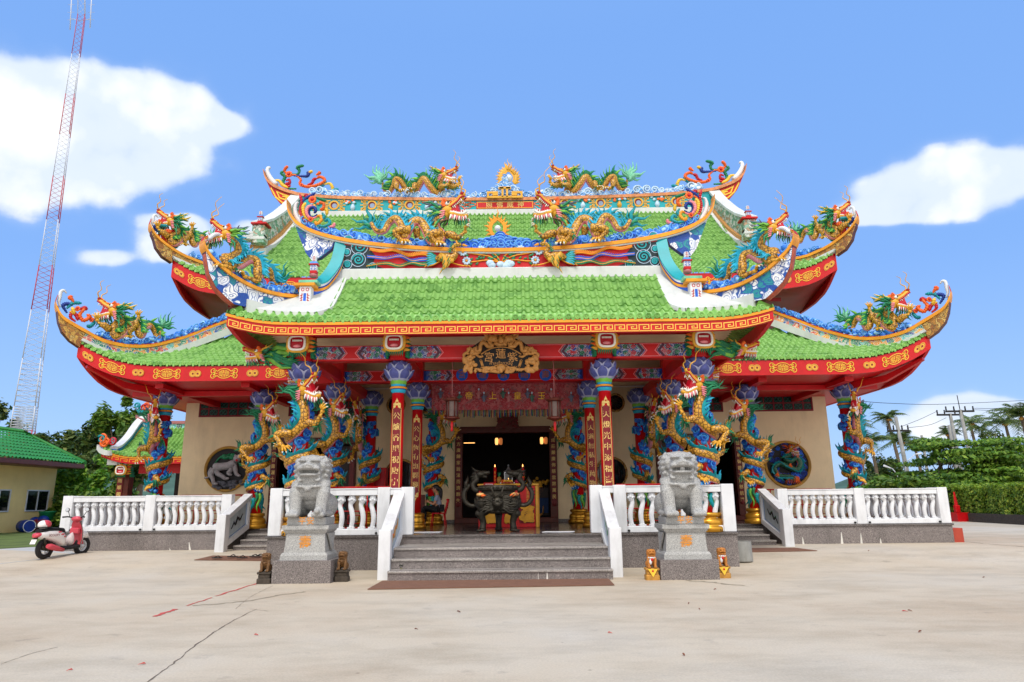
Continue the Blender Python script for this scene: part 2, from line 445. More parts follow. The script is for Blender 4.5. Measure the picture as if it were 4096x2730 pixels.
# ------------------------------------------------------------------ lettering
TXT = {}
def text_mb(s, size, vertical=False, gap=1.25, thick=.004):
 """mesh of the characters, centred, in the xz plane facing -y"""
 key = (s, size, vertical, gap)
 if key in TXT: return TXT[key]
 mb = MB(); chars = list(s) if vertical else [s]
 for i, ch in enumerate(chars):
  cu = bpy.data.curves.new('lettering', 'FONT'); cu.body = ch; cu.size = size
  cu.offset = .005*size; cu.align_x = 'CENTER'; cu.align_y = 'CENTER'; cu.resolution_u = 3
  o = bpy.data.objects.new('lettering', cu); COL.objects.link(o)
  dg = bpy.context.evaluated_depsgraph_get()
  me = bpy.data.meshes.new_from_object(o.evaluated_get(dg))
  dz = -(i-(len(chars)-1)/2)*size*gap if vertical else 0
  mb.add([(v.co.x, -thick, v.co.y+dz) for v in me.vertices], [list(p.vertices) for p in me.polygons])
  bpy.data.objects.remove(o); bpy.data.meshes.remove(me); bpy.data.curves.remove(cu)
 TXT[key] = mb
 return mb
def lettering(name, s, size, pos, m, parent, rotz=0, vertical=False, gap=1.25, M=None):
 src = text_mb(s, size, vertical, gap); mb = MB()
 T = Matrix.Translation(V(pos)) @ (M if M else Matrix.Rotation(rotz, 4, 'Z'))
 mb.add([T @ V(p) for p in src.v], src.f)
 return mb.build(name, m, parent, recalc=False)
# ================================================================== GROUND
F = .83
def concrete():
 m, nt, b, co = mk('plaza_concrete')
 c = ramp(nt, noise(nt, co, .16, 5, .62), [(.3, C(192, 172, 146)), (.5, C(204, 190, 168)), (.72, C(204, 196, 182))])
 s1 = ramp(nt, noise(nt, stretch(nt, co, .6, 1.2, 1), .9, 7, .7), [(.34, (.76, .75, .73)), (.55, (1, 1, 1))])
 c = mixc(nt, .75, c, s1, 'MULTIPLY')
 s3 = ramp(nt, noise(nt, stretch(nt, co, 1, 1, 1), 2.2, 5, .6), [(.62, (1, 1, 1)), (.74, (.6, .6, .63))])
 c = mixc(nt, .55, c, s3, 'MULTIPLY')
 s4 = ramp(nt, noise(nt, co, 38, 6, .8), [(.3, (.74, .74, .74)), (.62, (1, 1, 1))])
 c = mixc(nt, .9, c, s4, 'MULTIPLY')
 v = nd(nt, 'ShaderNodeTexVoronoi', Scale=1.3, feature='F1'); nt.links.new(co, v.inputs['Vector'])
 d = ramp(nt, v.outputs['Distance'], [(.012, (.35, .3, .26)), (.035, (1, 1, 1))])
 c = mixc(nt, .7, c, d, 'MULTIPLY')
 nt.links.new(c, b.inputs['Base Color']); b.inputs['Roughness'].default_value = .9
 bump(nt, b, noise(nt, co, 25, 6, .7), .25, .02)
 return m
K['plaza'] = concrete()
xs = [-900, -400, -200, -100, -60, -40]+[x for x in range(-30, 31, 2)]+[40, 60, 100, 200, 400, 900]
ys = [-300, -100, -40, -10, 0, 5, 10, 14]+[15+.5*i for i in range(14)]+[22, 24, 27, 30, 35, 40, 50, 70, 100, 200, 400, 1200]
mb = MB(); mb.sheet([[(x, y, gz(x, y)) for x in xs] for y in ys])
kind(mb.build('ground', K['plaza']), 'structure')
def strip(name, pts, w, m, lift=.004, jit=0):
 pts = [V(p) for p in pts]; rows = []
 for i, p in enumerate(pts):
  t = (pts[min(i+1, len(pts)-1)]-pts[max(i-1, 0)]).normalized(); n = V((-t.y, t.x, 0))
  ww = w*(1+R.uniform(-jit, jit)); j = n*R.uniform(-jit, jit)*w*1.5
  a, c = p+n*ww/2+j, p-n*ww/2+j
  rows.append([(a.x, a.y, gz(a.x, a.y)+lift), (c.x, c.y, gz(c.x, c.y)+lift)])
 mb = MB(); mb.sheet(rows); o = mb.build(name, m); return kind(o, 'structure')
K['crack'] = mat('ground_crack_dirt', C(112, 100, 88), .95, .3, 6)
K['redline'] = mat('worn_red_paint', C(196, 84, 78), .85, .25, 5)
K['stain'] = mat('damp_stain', C(150, 138, 118), .9, .2, 4)
K['crackp'] = mat('slab_joint_dirt', C(150, 138, 122), .95, .2, 6)
cr = [G(590, 2730), G(700, 2650), G(760, 2600), G(850, 2535), G(940, 2480), G(1025, 2438)]
strip('slab_joint', bez(cr, 40), .013, K['crack'], .004, .6)
strip('slab_joint', bez([G(945, 2436), G(1000, 2390), G(1090, 2345)], 20), .009, K['crackp'], .004, .6)
strip('slab_joint', bez([G(945, 2437), G(1010, 2438), G(1070, 2446)], 16), .009, K['crackp'], .004, .6)
strip('slab_joint', bez([G(0, 2660), G(120, 2618), G(230, 2590)], 20), .010, K['crackp'], .004, .6)
strip('slab_joint', bez([G(3840, 2165), G(3960, 2178), G(4096, 2188)], 16), .03, K['crack'], .004, .5)
for a, c, w in (((1037, 2332), (865, 2386), .05), ((850, 2392), (745, 2425), .035), ((705, 2438), (610, 2468), .07)):
 strip('red_painted_line', bez([G(*a), G((a[0]+c[0])/2, (a[1]+c[1])/2), G(*c)], 14), w, K['redline'], .005, .3)
strip('drain_stain', bez([G(770, 2424), G(900, 2414), G(1010, 2402), G(1120, 2382), G(1220, 2368)], 24), .07, K['stain'], .003, .4)
strip('drain_stain', bez([G(2740, 2322), G(2860, 2332), G(2975, 2344)], 16), .09, K['stain'], .003, .5)
# fallen leaves and litter
K['deadleaf'] = mat('dead_leaf', C(120, 70, 46), .8, .4, 9)
K['redleaf'] = mat('red_petal', C(196, 60, 50), .8, .3, 9)
for i, (px, py, red) in enumerate(((567, 2660, 1), (278, 2685, 1), (2735, 2623, 0), (2755, 2417, 0), (2798, 2440, 0), (3680, 2530, 0), (3640, 2446, 0), (3620, 2448, 1), (2440, 2535, 1), (1835, 2450, 0), (1025, 2543, 1), (3475, 2205, 0), (3935, 2312, 0), (1665, 2520, 0), (2860, 2360, 0))):
 p = G(px, py); a = R.uniform(0, PI); l = R.uniform(.025, .05); w = l*.3
 q = [(-l, 0, .004), (-l*.3, w, .012), (l*.5, w*.8, .02), (l, 0, .008), (l*.4, -w, .02), (-l*.4, -w*.8, .012)]
 mb = MB(); mb.plate([Matrix.Rotation(a, 3, 'Z') @ V(k)+p for k in q], (0, 0, .003))
 o = mb.build('fallen_leaf', K['redleaf'] if red else K['deadleaf'])
 tag(o, 'small %s fallen leaf lying on the pale concrete plaza' % ('reddish' if red else 'brown'), 'leaf', 'fallen leaves on the plaza')
# ================================================================== TERRACE AND STEPS
terr = thing('stone_terrace', 'speckled grey granite terrace with polished floor carrying the whole temple', 'terrace', (0, 20, 0))
CY, SY = 16.9, 20.9          # front faces of the middle and side terraces
CXW, SXW = 5.6, 13.2
mb = MB(); mb.box(-CXW, CXW, CY, SY+.2, -.3, F-.06); mb.build('plinth', K['granite'], terr)
for s in (-1, 1):
 mb = MB(); mb.box(s*(CXW+.003), s*SXW, SY+1.2, 36.6, -.3, F-.06); mb.box(s*8.15, s*SXW, SY, SY+1.2, -.3, F-.06)
 mb.build('plinth', K['granite'], terr)
mb = MB(); mb.bbox(-CXW-.04, CXW+.04, CY-.04, 36.6, F-.06, F, b=.012)
for s in (-1, 1):
 mb.bbox(s*(CXW+.041), s*(SXW+.04), SY+1.16, 36.6, F-.06, F, b=.012)
 mb.bbox(s*8.11, s*(SXW+.04), SY-.04, SY+1.159, F-.06, F, b=.012)
K['floor'] = granite('polished_floor_granite', C(104, 98, 96), C(62, 56, 56), C(140, 132, 128), 110, .12, .3)
mb.build('floor', K['floor'], terr)
# mortar streaks on the plinth faces
K['mortar'] = mat('white_mortar_drip', C(214, 212, 206), .8, .1)
cyl = [PZ(1966, yy, z).y for yy, z in ((2282, .2075), (2233.7, .415), (2189.5, .6225))]
t = thing('stone_steps', 'wide front flight of granite steps with shoes on the lowest tread', 'steps', (0, cyl[0], 0), 'granite flights of steps up to the terrace')
yl = cyl+[CY-.041]
for i in range(3):
 z = .2075*(i+1); mb = MB()
 mb.box(-2.33, 2.33, yl[i]+.03, yl[i+1]+.03, -.2, z-.05, 0)
 mb.bbox(-2.335, 2.335, yl[i], yl[i+1]+.029, z-.049, z, 1, .008)
 for k in range(3): mb.box(-2.3, 2.3, yl[i]+.06+.05*k, yl[i]+.08+.05*k, z, z+.003, 0)
 mb.build('step', [K['granite'], K['tread']], t)
mb = MB()
for x, w in ((.95, .035), (.78, .012)): mb.plate([(x, yl[0]+.026, .0), (x+w, yl[0]+.026, .0), (x+w*.8, yl[0]+.026, .15), (x+w*.3, yl[0]+.026, .15)], (0, -.003, 0))
mb.build('mortar_streak', K['mortar'], t)
for s, lb in ((-1, 'left side flight of granite steps with slippers at its foot'), (1, 'side flight of granite steps beside the concrete drum')):
 y0 = 20.55; x0, x1 = s*(CXW+.05), s*7.86
 t = thing('stone_steps', lb, 'steps', (s*6.7, y0, .28), 'granite flights of steps up to the terrace')
 for i in range(3):
  z = .28+.1375*(i+1); ya, yb = y0+.5*i, y0+.5*(i+1) if i < 2 else SY+1.15
  xa, xb = min(x0, x1), max(x0, x1); mb = MB()
  mb.box(xa+.002, xb-.002, ya+.03, yb+.03, 0, z-.05, 0)
  mb.bbox(xa, xb, ya, yb+.029, z-.049, z, 1, .008)
  for k in range(3): mb.box(xa+.02, xb-.02, ya+.06+.05*k, ya+.08+.05*k, z, z+.003, 0)
  mb.build('step', [K['granite'], K['tread']], t)
mb = MB()
for px, pt, pb, w in ((3365, 2130, 2178, 10), (3443, 2135, 2178, 9), (3521, 2155, 2178, 8), (3210, 2150, 2178, 8), (756, 2170, 2205, 9), (678, 2195, 2205, 6)):
 a = P(px, pt, SY-.003); c = P(px+4, pb, SY-.003); ww = w*SY/FPX/2
 mb.plate([(a.x-ww*.2, SY-.001, a.z), (a.x+ww*.2, SY-.001, a.z), (c.x+ww, SY-.001, c.z), (c.x-ww, SY-.001, c.z)], (0, -.003, 0))
mb.build('mortar_streak', K['mortar'], terr)
# ================================================================== BALUSTRADES
def baluster_mb():
 mb = MB(); H = .70
 ctl = [(.0, .0), (.012, .06), (.03, .16), (.028, .27), (.0, .38), (-.03, .46), (-.03, .53), (-.008, .58), (.0, .64), (0, H)]
 rad = [.066, .06, .062, .066, .064, .058, .06, .085, .09, .07]
 pts = bez([V((a, 0, z)) for a, z in ctl], 28); rr = [lerp(list(zip([i/9 for i in range(10)], rad)), i/27) for i in range(28)]
 mb.tube(pts, rr, 12, 0, up=(1, 0, 0), sq=.92)
 mb.bbox(-.085, .085, -.075, .075, 0, .035, b=.01)
 for k in range(5): mb.ell((.05*math.cos(k*1.2)+.02, -.05, .03), (.03, .03, .022), n=6, m=4)
 for k in range(9):      # carved fish-head bumps
  a = 2*PI*k/9; mb.ell((.085*math.cos(a), .085*math.sin(a), .60+.02*(k % 2)), (.028, .028, .03), n=6, m=4)
 for k in range(7):
  a = 2*PI*k/7+.3; mb.ell((.07*math.cos(a), .07*math.sin(a), .66), (.026, .026, .024), n=6, m=4)
 return mb
BAL = None
def balustrade(label, p0, p1, posts, nbal, flip, rail_h=1.02, group='white balustrade runs', ends=True, axis='x', extra=None):
 """run from p0 to p1 with square posts at given fractions and nbal balusters in each bay"""
 global BAL
 p0 = V(p0); p1 = V(p1); d = p1-p0; L = d.length; d.normalize(); rz = math.atan2(d.y, d.x)
 t = thing('balustrade', label, 'balustrade', p0, group)
 t.rotation_euler.z = rz
 def put(mb, name, m=K['white']):
  o = mb.build(name, m); o.parent = t; return o
 pw = .15
 ps = [q*L for q in posts]
 for q in ps:
  mb = MB(); mb.bbox(q-pw, q+pw, -.13, .13, .003, rail_h+.02, b=.012)
  put(mb, 'post')
 for a, c in zip(ps, ps[1:]):
  mb = MB(); mb.bbox(a+pw+.001, c-pw-.001, -.115, .115, .004, .15, b=.012); put(mb, 'bottom_rail')
  mb = MB(); mb.bbox(a+pw+.001, c-pw-.001, -.11, .11, rail_h-.17, rail_h-.03, b=.012); mb.bbox(a+pw+.002, c-pw-.002, -.125, .125, rail_h-.03, rail_h, b=.01); put(mb, 'top_rail')
 for (a, c), n in zip(zip(ps, ps[1:]), nbal):
  for i in range(n):
   x = a+pw+(c-a-2*pw)*(i+.5)/n
   if BAL is None:
    BAL = baluster_mb().build('baluster', K['white']); o = BAL
   else: o = BAL.copy(); COL.objects.link(o)
   o.parent = t; o.location = (x, 0, .15); o.scale = ((-1 if flip else 1)*.95, .95, (rail_h-.32)/.70)
   o.rotation_euler.z = R.uniform(-.15, .15)
 for x in (extra or []):
  mb = MB(); mb.tube([(x, -.17, .05), (x, -.10, .05)], .028, 8); put(mb, 'drain_pipe', K['cord'])
 return t
SZ = F
lb = balustrade('white baluster railing on the left front terrace, stone lion before it', (-5.45, CY+.12, F), (-2.28, CY+.12, F), [0, .82, .999], [9, 0], False, 1.1, extra=[.25, 2.45])
rb = balustrade('white baluster railing on the right front terrace, stone lion before it', (2.28, CY+.12, F), (5.45, CY+.12, F), [.001, .18, 1], [0, 9], True, 1.1, extra=[.75, 2.9])
for s, l in ((-1, 'long white baluster railing on the left side terrace behind the scooter'), (1, 'long white baluster railing on the right side terrace near the hedge')):
 if s < 0: balustrade(l, (-13.05, SY+.12, F), (-8.15, SY+.12, F), [.0, .505, .97], [9, 9], False, 1.02, extra=[.2, 2.27, 2.68])
 else: balustrade(l, (8.15, SY+.12, F), (13.05, SY+.12, F), [.03, .495, 1], [9, 9], True, 1.02, extra=[2.2, 2.63, 4.7])
 l2 = l.split(' baluster')[0]
 balustrade('white baluster railing along the %s end of the side terrace, seen behind the front run' % ('left' if s < 0 else 'right'), (s*13.05, SY+.28, F), (s*13.05, SY+8.3, F), [.018, .5, 1], [16, 16], s > 0, 1.02)
def stair_rail(label, x, top, bot, zt, zb, s, artcol):
 """sloping closed rail: painted panel in a white frame with a square newel at the foot"""
 t = thing('stair_rail', label, 'stair rail', (x, bot, zb), 'white stair rails with painted panels')
 hw = .09
 mb = MB(); mb.bbox(x-.13, x+.13, bot-.13, bot+.13, zb-.05, zb+1.02, b=.012); mb.build('newel_post', K['white'], t)
 A = V((0, bot+.131, zb+1.02)); B = V((0, top, zt+1.06))           # top edge
 A0 = V((0, bot+.131, zb+.12)); B0 = V((0, top, zt+.02))
 def beam(p, q, p2, q2, w, name, m):
  mb = MB(); mb.plate([(x-w, p.y, p.z), (x-w, q.y, q.z), (x-w, q2.y, q2.z), (x-w, p2.y, p2.z)], (2*w, 0, 0)); return mb.build(name, m, t)
 d = V((0, 0, .11))
 beam(A, B, A-d, B-d, .125, 'handrail', K['white'])
 beam(A-d*.99, B-d*.99, A-d*1.6, B-d*1.6, .085, 'moulding', K['white'])
 beam(A0+d*1.4, B0+d*1.4, A0, B0, .1, 'bottom_rail', K['white'])
 def at(p, q, f): return p+(q-p)*f
 beam(at(A, B, .92)-d*1.6, at(A, B, 1)-d*1.6, at(A0, B0, .92)+d*1.4, at(A0, B0, 1)+d*1.4, .1, 'end_post', K['white'])
 beam(A-d*1.6, at(A, B, .08)-d*1.6, A0+d*1.4, at(A0, B0, .08)+d*1.4, .1, 'end_post', K['white'])
 def q(f, g): # inside panel coords
  u, l = at(A, B, f)-d*1.6, at(A0, B0, f)+d*1.4
  return l+(u-l)*g
 mb = MB(); mb.plate([V((x-.03, 0, 0))+q(a, g) for a, g in ((.08, 0), (.92, 0), (.92, 1), (.08, 1))], (.06, 0, 0)); mb.build('panel', K['panelblue'], t)
 mb = MB(); mb.plate([V((x-.034, 0, 0))+q(a, g) for a, g in ((.12, .05), (.88, .05), (.88, .95), (.12, .95))], (.068, 0, 0)); mb.build('painting', K['panelart'], t)
 mb = MB()
 for sd in (-1, 1):
  pts = bez([V((x+sd*.04, 0, 0))+q(a, g) for a, g in ((.25, .35), (.35, .55), (.42, .4), (.5, .65), (.6, .45), (.72, .62))], 26)
  mb.tube(pts, [.012+.014*math.sin(PI*i/25) for i in range(26)], 6, 0)
  for k in range(4): mb.ell(pts[4+5*k]+V((0, .02, .04)), (.012, .035, .03), 1, 6, 4)
 mb.build('painted_figure', artcol, t)
K['panelblue'] = mat('pale_blue_border', C(110, 150, 196), .5, .15, 3)
K['panelart'] = mat('pale_blue_wash', C(178, 192, 200), .5, .25, 2.5)
stair_rail('white stair rail left of the front steps with a tiger painting', -2.47, CY+.1, PZ(1545, 2321, 0).y+.1, F, 0, -1, [K['goldleaf'], K['orange']])
stair_rail('white stair rail right of the front steps with a green dragon painting', 2.47, CY+.1, PZ(2455, 2310, 0).y+.1, F, 0, 1, [K['green'], K['teal']])
stair_rail('white stair rail of the left side steps, bird painting on its blue panel', -8.0, SY+.9, 20.05, F, .28, -1, [K['black'], K['grey']])
stair_rail('white stair rail of the right side steps, black dragon painting on its panel', 8.0, SY+.9, 20.05, F, .28, 1, [K['black'], K['green']])
# door mats
def carpet(label, q):
 pts = [G(*p) for p in q]; mb = MB()
 mb.plate([(p.x, p.y, gz(p.x, p.y)+.006) for p in pts], (0, 0, .014)); o = mb.build('door_mat', K['mat'])
 return tag(o, label, 'mat', 'brown mats at the foot of the steps')
carpet('wide brown carpet mat in front of the middle flight of steps', [(1470, 2361), (2458, 2344), (2428, 2312), (1530, 2327)])
carpet('brown mat in front of the left side steps under black sandals', [(776, 2243), (1062, 2246), (1062, 2228), (850, 2226)])
carpet('brown mat in front of the right side steps', [(3000, 2211), (3270, 2206), (3180, 2194), (3000, 2196)])
# ================================================================== LIONS
def lion_mesh(voxel=.022):
 """seated guardian lion, facing -y, base at z=0, about 1.12 tall; one voxel-remeshed body"""
 mb = MB()
 def e(c, r, rot=None): mb.ell(c, r, 0, 16, 10, rot)
 e((0, .10, .40), (.235, .26, .30)); e((0, -.04, .50), (.25, .22, .25)); e((0, -.10, .62), (.21, .17, .17))
 for s in (-1, 1):
  e((s*.20, .20, .20), (.13, .22, .20)); e((s*.235, .02, .06), (.075, .15, .06))
  mb.tube([(s*.19, -.10, .58), (s*.205, -.17, .40), (s*.19, -.20, .2), (s*.19, -.22, .06)], [.10, .098, .086, .085], 12)
  e((s*.19, -.27, .06), (.095, .11, .065))
  for k in (-1.5, -.5, .5, 1.5): e((s*.19+k*.045, -.355, .05), (.028, .05, .046))
  e((s*.235, -.11, .055), (.06, .05, .05))
  # shoulder scroll
  e((s*.20, -.06, .56), (.085, .11, .12))
 e((0, .33, .32), (.09, .10, .26))
 # head
 e((0, -.13, .86), (.205, .19, .185)); e((0, -.10, .95), (.20, .17, .11))
 e((0, -.27, .83), (.165, .12, .085))           # upper muzzle
 e((0, -.25, .715), (.145, .12, .045))          # jaw
 e((0, -.345, .88), (.062, .05, .045))          # nose
 for s in (-1, 1):
  e((s*.105, -.30, .815), (.07, .07, .05)); e((s*.05, -.365, .865), (.03, .03, .028))
  e((s*.09, -.285, .945), (.075, .05, .03)); e((s*.085, -.275, .905), (.04, .04, .03))   # brow, eye
  e((s*.17, -.05, .985), (.045, .035, .07)); e((s*.185, -.15, .87), (.06, .08, .1))
  e((s*.135, -.22, .755), (.05, .08, .07))
  for i in range(4):
   for j in range(3):
    z = .70+.085*i; a = .15+.13*j
    e((s*(.215+.02*math.sin(i)), -.12+.085*j, z), (.045, .05, .048))
  for i in range(5): e((s*.035+s*.04*i, -.20+.03*i, 1.01-.012*i), (.036, .045, .034))
 for i in range(5):
  for j in range(4): e((-.14+.07*i, -.12+.08*j, 1.035-.012*abs(i-2)-.03*j), (.042, .045, .032))
 for i in range(3):
  for j in range(5): e((-.16+.08*j, .06+.02*(i % 2), .95-.1*i), (.055, .06, .06))
 # tongue
 e((0, -.29, .765), (.06, .07, .022))
 # collar band, tassels, bell
 for k in range(28):
  a = 2*PI*k/28; mb.ell((.255*math.cos(a), -.06+.235*math.sin(a), .555+.045*math.sin(a)), (.034, .034, .03), 0, 8, 5)
 e((0, -.295, .475), (.05, .04, .05)); e((0, -.30, .50), (.07, .03, .03))
 for s in (-1, 1):
  mb.tube(bez([(s*.13, -.235, .70), (s*.16, -.25, .64), (s*.13, -.27, .61), (s*.10, -.265, .64)], 10), .022, 6)
 return mb
def remesh(o, voxel, smooth=3):
 md = o.modifiers.new('r', 'REMESH'); md.mode = 'VOXEL'; md.voxel_size = voxel
 s = o.modifiers.new('s', 'SMOOTH'); s.factor = .5; s.iterations = smooth
 dg = bpy.context.evaluated_depsgraph_get()
 me = bpy.data.meshes.new_from_object(o.evaluated_get(dg))
 o.modifiers.clear(); old = o.data; o.data = me; bpy.data.meshes.remove(old)
 me.polygons.foreach_set('use_smooth', [True]*len(me.polygons)); me.update()
 return o
def carve(o, f):
 for v in o.data.vertices: v.co = f(v.co)
 o.data.update()
LION = lion_mesh().build('body', K['stone']); remesh(LION, .0135, 2)
def lionface(c):      # cut the mouth, eye lines, mane furrows, collar and paw grooves into the block
 d = V(c)
 if c.y < -.16:
  k = min(1, (-.16-c.y)/.08)
  d.y += .12*math.exp(-((c.z-.765)/.026)**2-(c.x/.13)**4)*k
  d.y += .028*math.exp(-((c.z-.925+.1*abs(abs(c.x)-.09))/.012)**2-((abs(c.x)-.09)/.07)**4)*k
  d.y -= .02*math.exp(-((c.z-.955)/.015)**2-((abs(c.x)-.09)/.08)**4)*k
  if c.z < .10 and abs(c.x) > .1: d.z -= .012*max(0, math.cos((abs(c.x)-.19)*2*PI/.045)-.3)
 if abs(c.x) > .17 and .62 < c.z < 1.0: d.x -= math.copysign(.016*max(0, math.sin(c.z*75+c.y*20)), c.x)
 r = abs(c.z-(.575-.16*(c.y+.06)*-.25))
 if .5 < c.z < .62 and c.y < .1: d = d+V((c.x, c.y+.06, 0)).normalized()*(-.014 if abs(c.z-.525-.045*((-c.y-.06)/.235)*-1) < .01 else 0)
 return d
carve(LION, lionface)
def pedestal(cx, label_b, label_p, label_l, gold, s):
 Y0 = 14.62; D = 1.25
 zz = lambda py, y=Y0: P(1590 if s < 0 else 2760, py, y).z
 z1 = zz(2240); x0, x1 = (cx-.60, cx+.60)
 t = thing('granite_block', label_b, 'granite block', (cx, Y0, 0), 'granite blocks under the stone lions')
 mb = MB(); mb.bbox(x0, x1, Y0, Y0+D, -.05, z1, b=.006); mb.build('block', K['granite'], t)
 t = thing('lion_pedestal', label_p, 'pedestal', (cx, Y0+.6, z1), 'carved pedestals of the stone lions')
 c = V((cx, Y0+.52, z1)); h = [0, .13, .17, .22, .55, .60, .64, .72, .735, .90]
 H = P(1500, 2068, Y0+.3).z - P(1500, 2236, Y0+.3).z; k = H/.90
 def sq(a, b2, za, zb, top=None, mi=0):
  mb = MB(); wa, wb = a, (top or a); ya, yb = a*.86, (top or a)*.86
  r = [[(c.x-wa, c.y-ya, c.z+za*k), (c.x+wa, c.y-ya, c.z+za*k), (c.x+wa, c.y+ya, c.z+za*k), (c.x-wa, c.y+ya, c.z+za*k)], [(c.x-wb, c.y-yb, c.z+zb*k), (c.x+wb, c.y-yb, c.z+zb*k), (c.x+wb, c.y+yb, c.z+zb*k), (c.x-wb, c.y+yb, c.z+zb*k)]]
  vs = r[0]+r[1]; return vs
 mb = MB()
 for a, za, zb, tp in ((.49, 0, .10, .485), (.485, .1001, .155, .455), (.43, .1551, .56, .40)):
  mb.add(sq(a, 0, za, zb, tp), [(0, 1, 2, 3), (4, 5, 6, 7), (0, 1, 5, 4), (1, 2, 6, 5), (2, 3, 7, 6), (3, 0, 4, 7)])
 mb.build('waist', K['stone'], t)
 mb = MB()
 for a, za, zb, tp in ((.415, .5601, .60, .44), (.45, .6001, .645, .46), (.49, .6451, .735, .49)):
  mb.add(sq(a, 0, za, zb, tp), [(0, 1, 2, 3), (4, 5, 6, 7), (0, 1, 5, 4), (1, 2, 6, 5), (2, 3, 7, 6), (3, 0, 4, 7)])
 for sx in (-1, 1): # carved drapery triangle on the side
  mb.plate([(c.x+sx*.425, c.y-.28, c.z+.56*k), (c.x+sx*.425, c.y+.28, c.z+.56*k), (c.x+sx*.455, c.y, c.z+.17*k)], (sx*.03, 0, 0))
 mb.build('cornice', K['stone'], t)
 mb = MB(); mb.bbox(c.x-.40, c.x+.40, c.y-.36, c.y+.40, c.z+.74*k, c.z+.90*k, b=.006); mb.build('inscribed_block', K['stone'], t)
 lettering('inscription', '平安', .17, (c.x, c.y-.362, c.z+.82*k), K['amber'], t)
 lettering('inscription', '壽', .27, (c.x, c.y-.367, c.z+.36*k), K['amber'], t, M=Matrix.Rotation(.06, 4, 'X'))
 t = thing('stone_lion', label_l, 'lion statue', (c.x, c.y, c.z+.90*k), 'pair of large stone guardian lions')
 t.rotation_euler.z = 0
 o = LION if s < 0 else LION.copy()
 if s > 0: COL.objects.link(o)
 o.parent = t
 hh = P(1650, 1816, Y0+.4).z-(c.z+.90*k); f = hh/1.065
 o.scale = (s*-f*1.16, f*1.12, f)
 mb = MB()
 if s > 0: # ball under the paw / in the mouth
  mb.ell((c.x-.22*f*1.1, c.y-.30*f, c.z+.90*k+.10), (.12, .12, .115), 0, 16, 10); mb.ell((c.x, c.y-.33*f, c.z+.90*k+.765*f), .045*f, 0, 10, 8)
  mb.build('stone_ball', K['stone'], t)
 else:
  mb.ell((c.x+.20*f*1.1, c.y-.38*f, c.z+.90*k+.11), (.10, .10, .12), 0, 12, 8)
  mb.ell((c.x+.20*f*1.1, c.y-.46*f, c.z+.90*k+.13), (.06, .06, .06), 0, 12, 8)
  mb.build('lion_cub', K['stone'], t)
 mb = MB()
 for sx in (-1, 1):
  for q, dz in ((-.05, .045), (.05, .045)):
   mb.lathe([(.0, 0), (.016, 0), (.012, -.045), (0, -.06)], (c.x+sx*.10*f, c.y-.335*f, c.z+.90*k+.795*f), 8)
 mb.build('fangs', K['stone'], t)
 # small lions at the block's corners
 for i, sx in enumerate((-1, 1)):
  bx = cx+sx*(.60+.16); by = Y0+.10+(.25 if sx > 0 else 0)
  g = 'small lions at the corners of the left granite block' if s < 0 else 'small lions at the corners of the right granite block'
  where = ('left' if sx < 0 else 'right')
  pl = thing('small_plinth', ('%s plinth under the small %s lion' % ('dark weathered stone' if s < 0 else 'ochre painted', 'bronze' if s < 0 else 'gold'))+' on the %s of its granite block' % where, 'plinth', (bx, by, 0), 'plinths under the small lions')
  m1 = K['rust'] if s < 0 else K['ochre']
  mb = MB(); mb.bbox(bx-.14, bx+.14, by-.12, by+.12, -.02, .11, b=.02); mb.bbox(bx-.12, bx+.12, by-.10, by+.10, .1, .19, b=.02); mb.bbox(bx-.14, bx+.14, by-.12, by+.12, .185, .235, b=.015)
  mb.build('block', m1, pl)
  if s > 0:
   mb = MB(); mb.plate([(bx-.10, by-.122, .22), (bx+.10, by-.122, .22), (bx, by-.124, .06)], (0, -.006, 0)); mb.ell((bx, by-.128, .18), (.022, .012, .022), 1, 8, 5)
   mb.build('painted_cloth', [K['yellow'], K['red']], pl)
  st = thing('small_lion', ('small brown bronze lion' if s < 0 else 'small white and gold lion with red bib')+' %s of its granite block' % where, 'lion statue', (bx, by, .236), g)
  o2 = LION.copy(); COL.objects.link(o2); o2.parent = st; o2.scale = (.34*sx, .34, .35); o2.rotation_euler.z = .0
  o2.material_slots[0].link = 'OBJECT'; o2.material_slots[0].material = K['oldbronze'] if s < 0 else K['goldlion']
  if s > 0:
   mb = MB(); mb.ell((bx, by-.105, .40), (.028, .02, .03), 0, 8, 6); mb.build('bib', K['red'], st)
   mb = MB(); mb.ell((bx, by-.055, .436), (.085, .05, .03), 0, 10, 6); mb.ell((bx-.03, by-.09, .36), (.03, .02, .06), 0, 8, 6); mb.build('white_fur', K['white'], st)
K['ochre'] = mat('ochre_paint', C(186, 134, 56), .6, .35, 8, .2, 40, grime=.4)
K['goldlion'] = mat('gold_orange_paint', C(184, 118, 48), .5, .4, 12, .2, 60)
pedestal(-4.06, 'speckled granite block under the left stone lion', 'pale carved stone pedestal under the left lion with orange characters', 'pale stone guardian lion with open mouth, paw on a cub', False, -1)
pedestal(3.87, 'speckled granite block under the right stone lion', 'pale carved stone pedestal under the right lion with orange characters', 'pale stone guardian lion with a ball in its mouth and under its paw', True, 1)
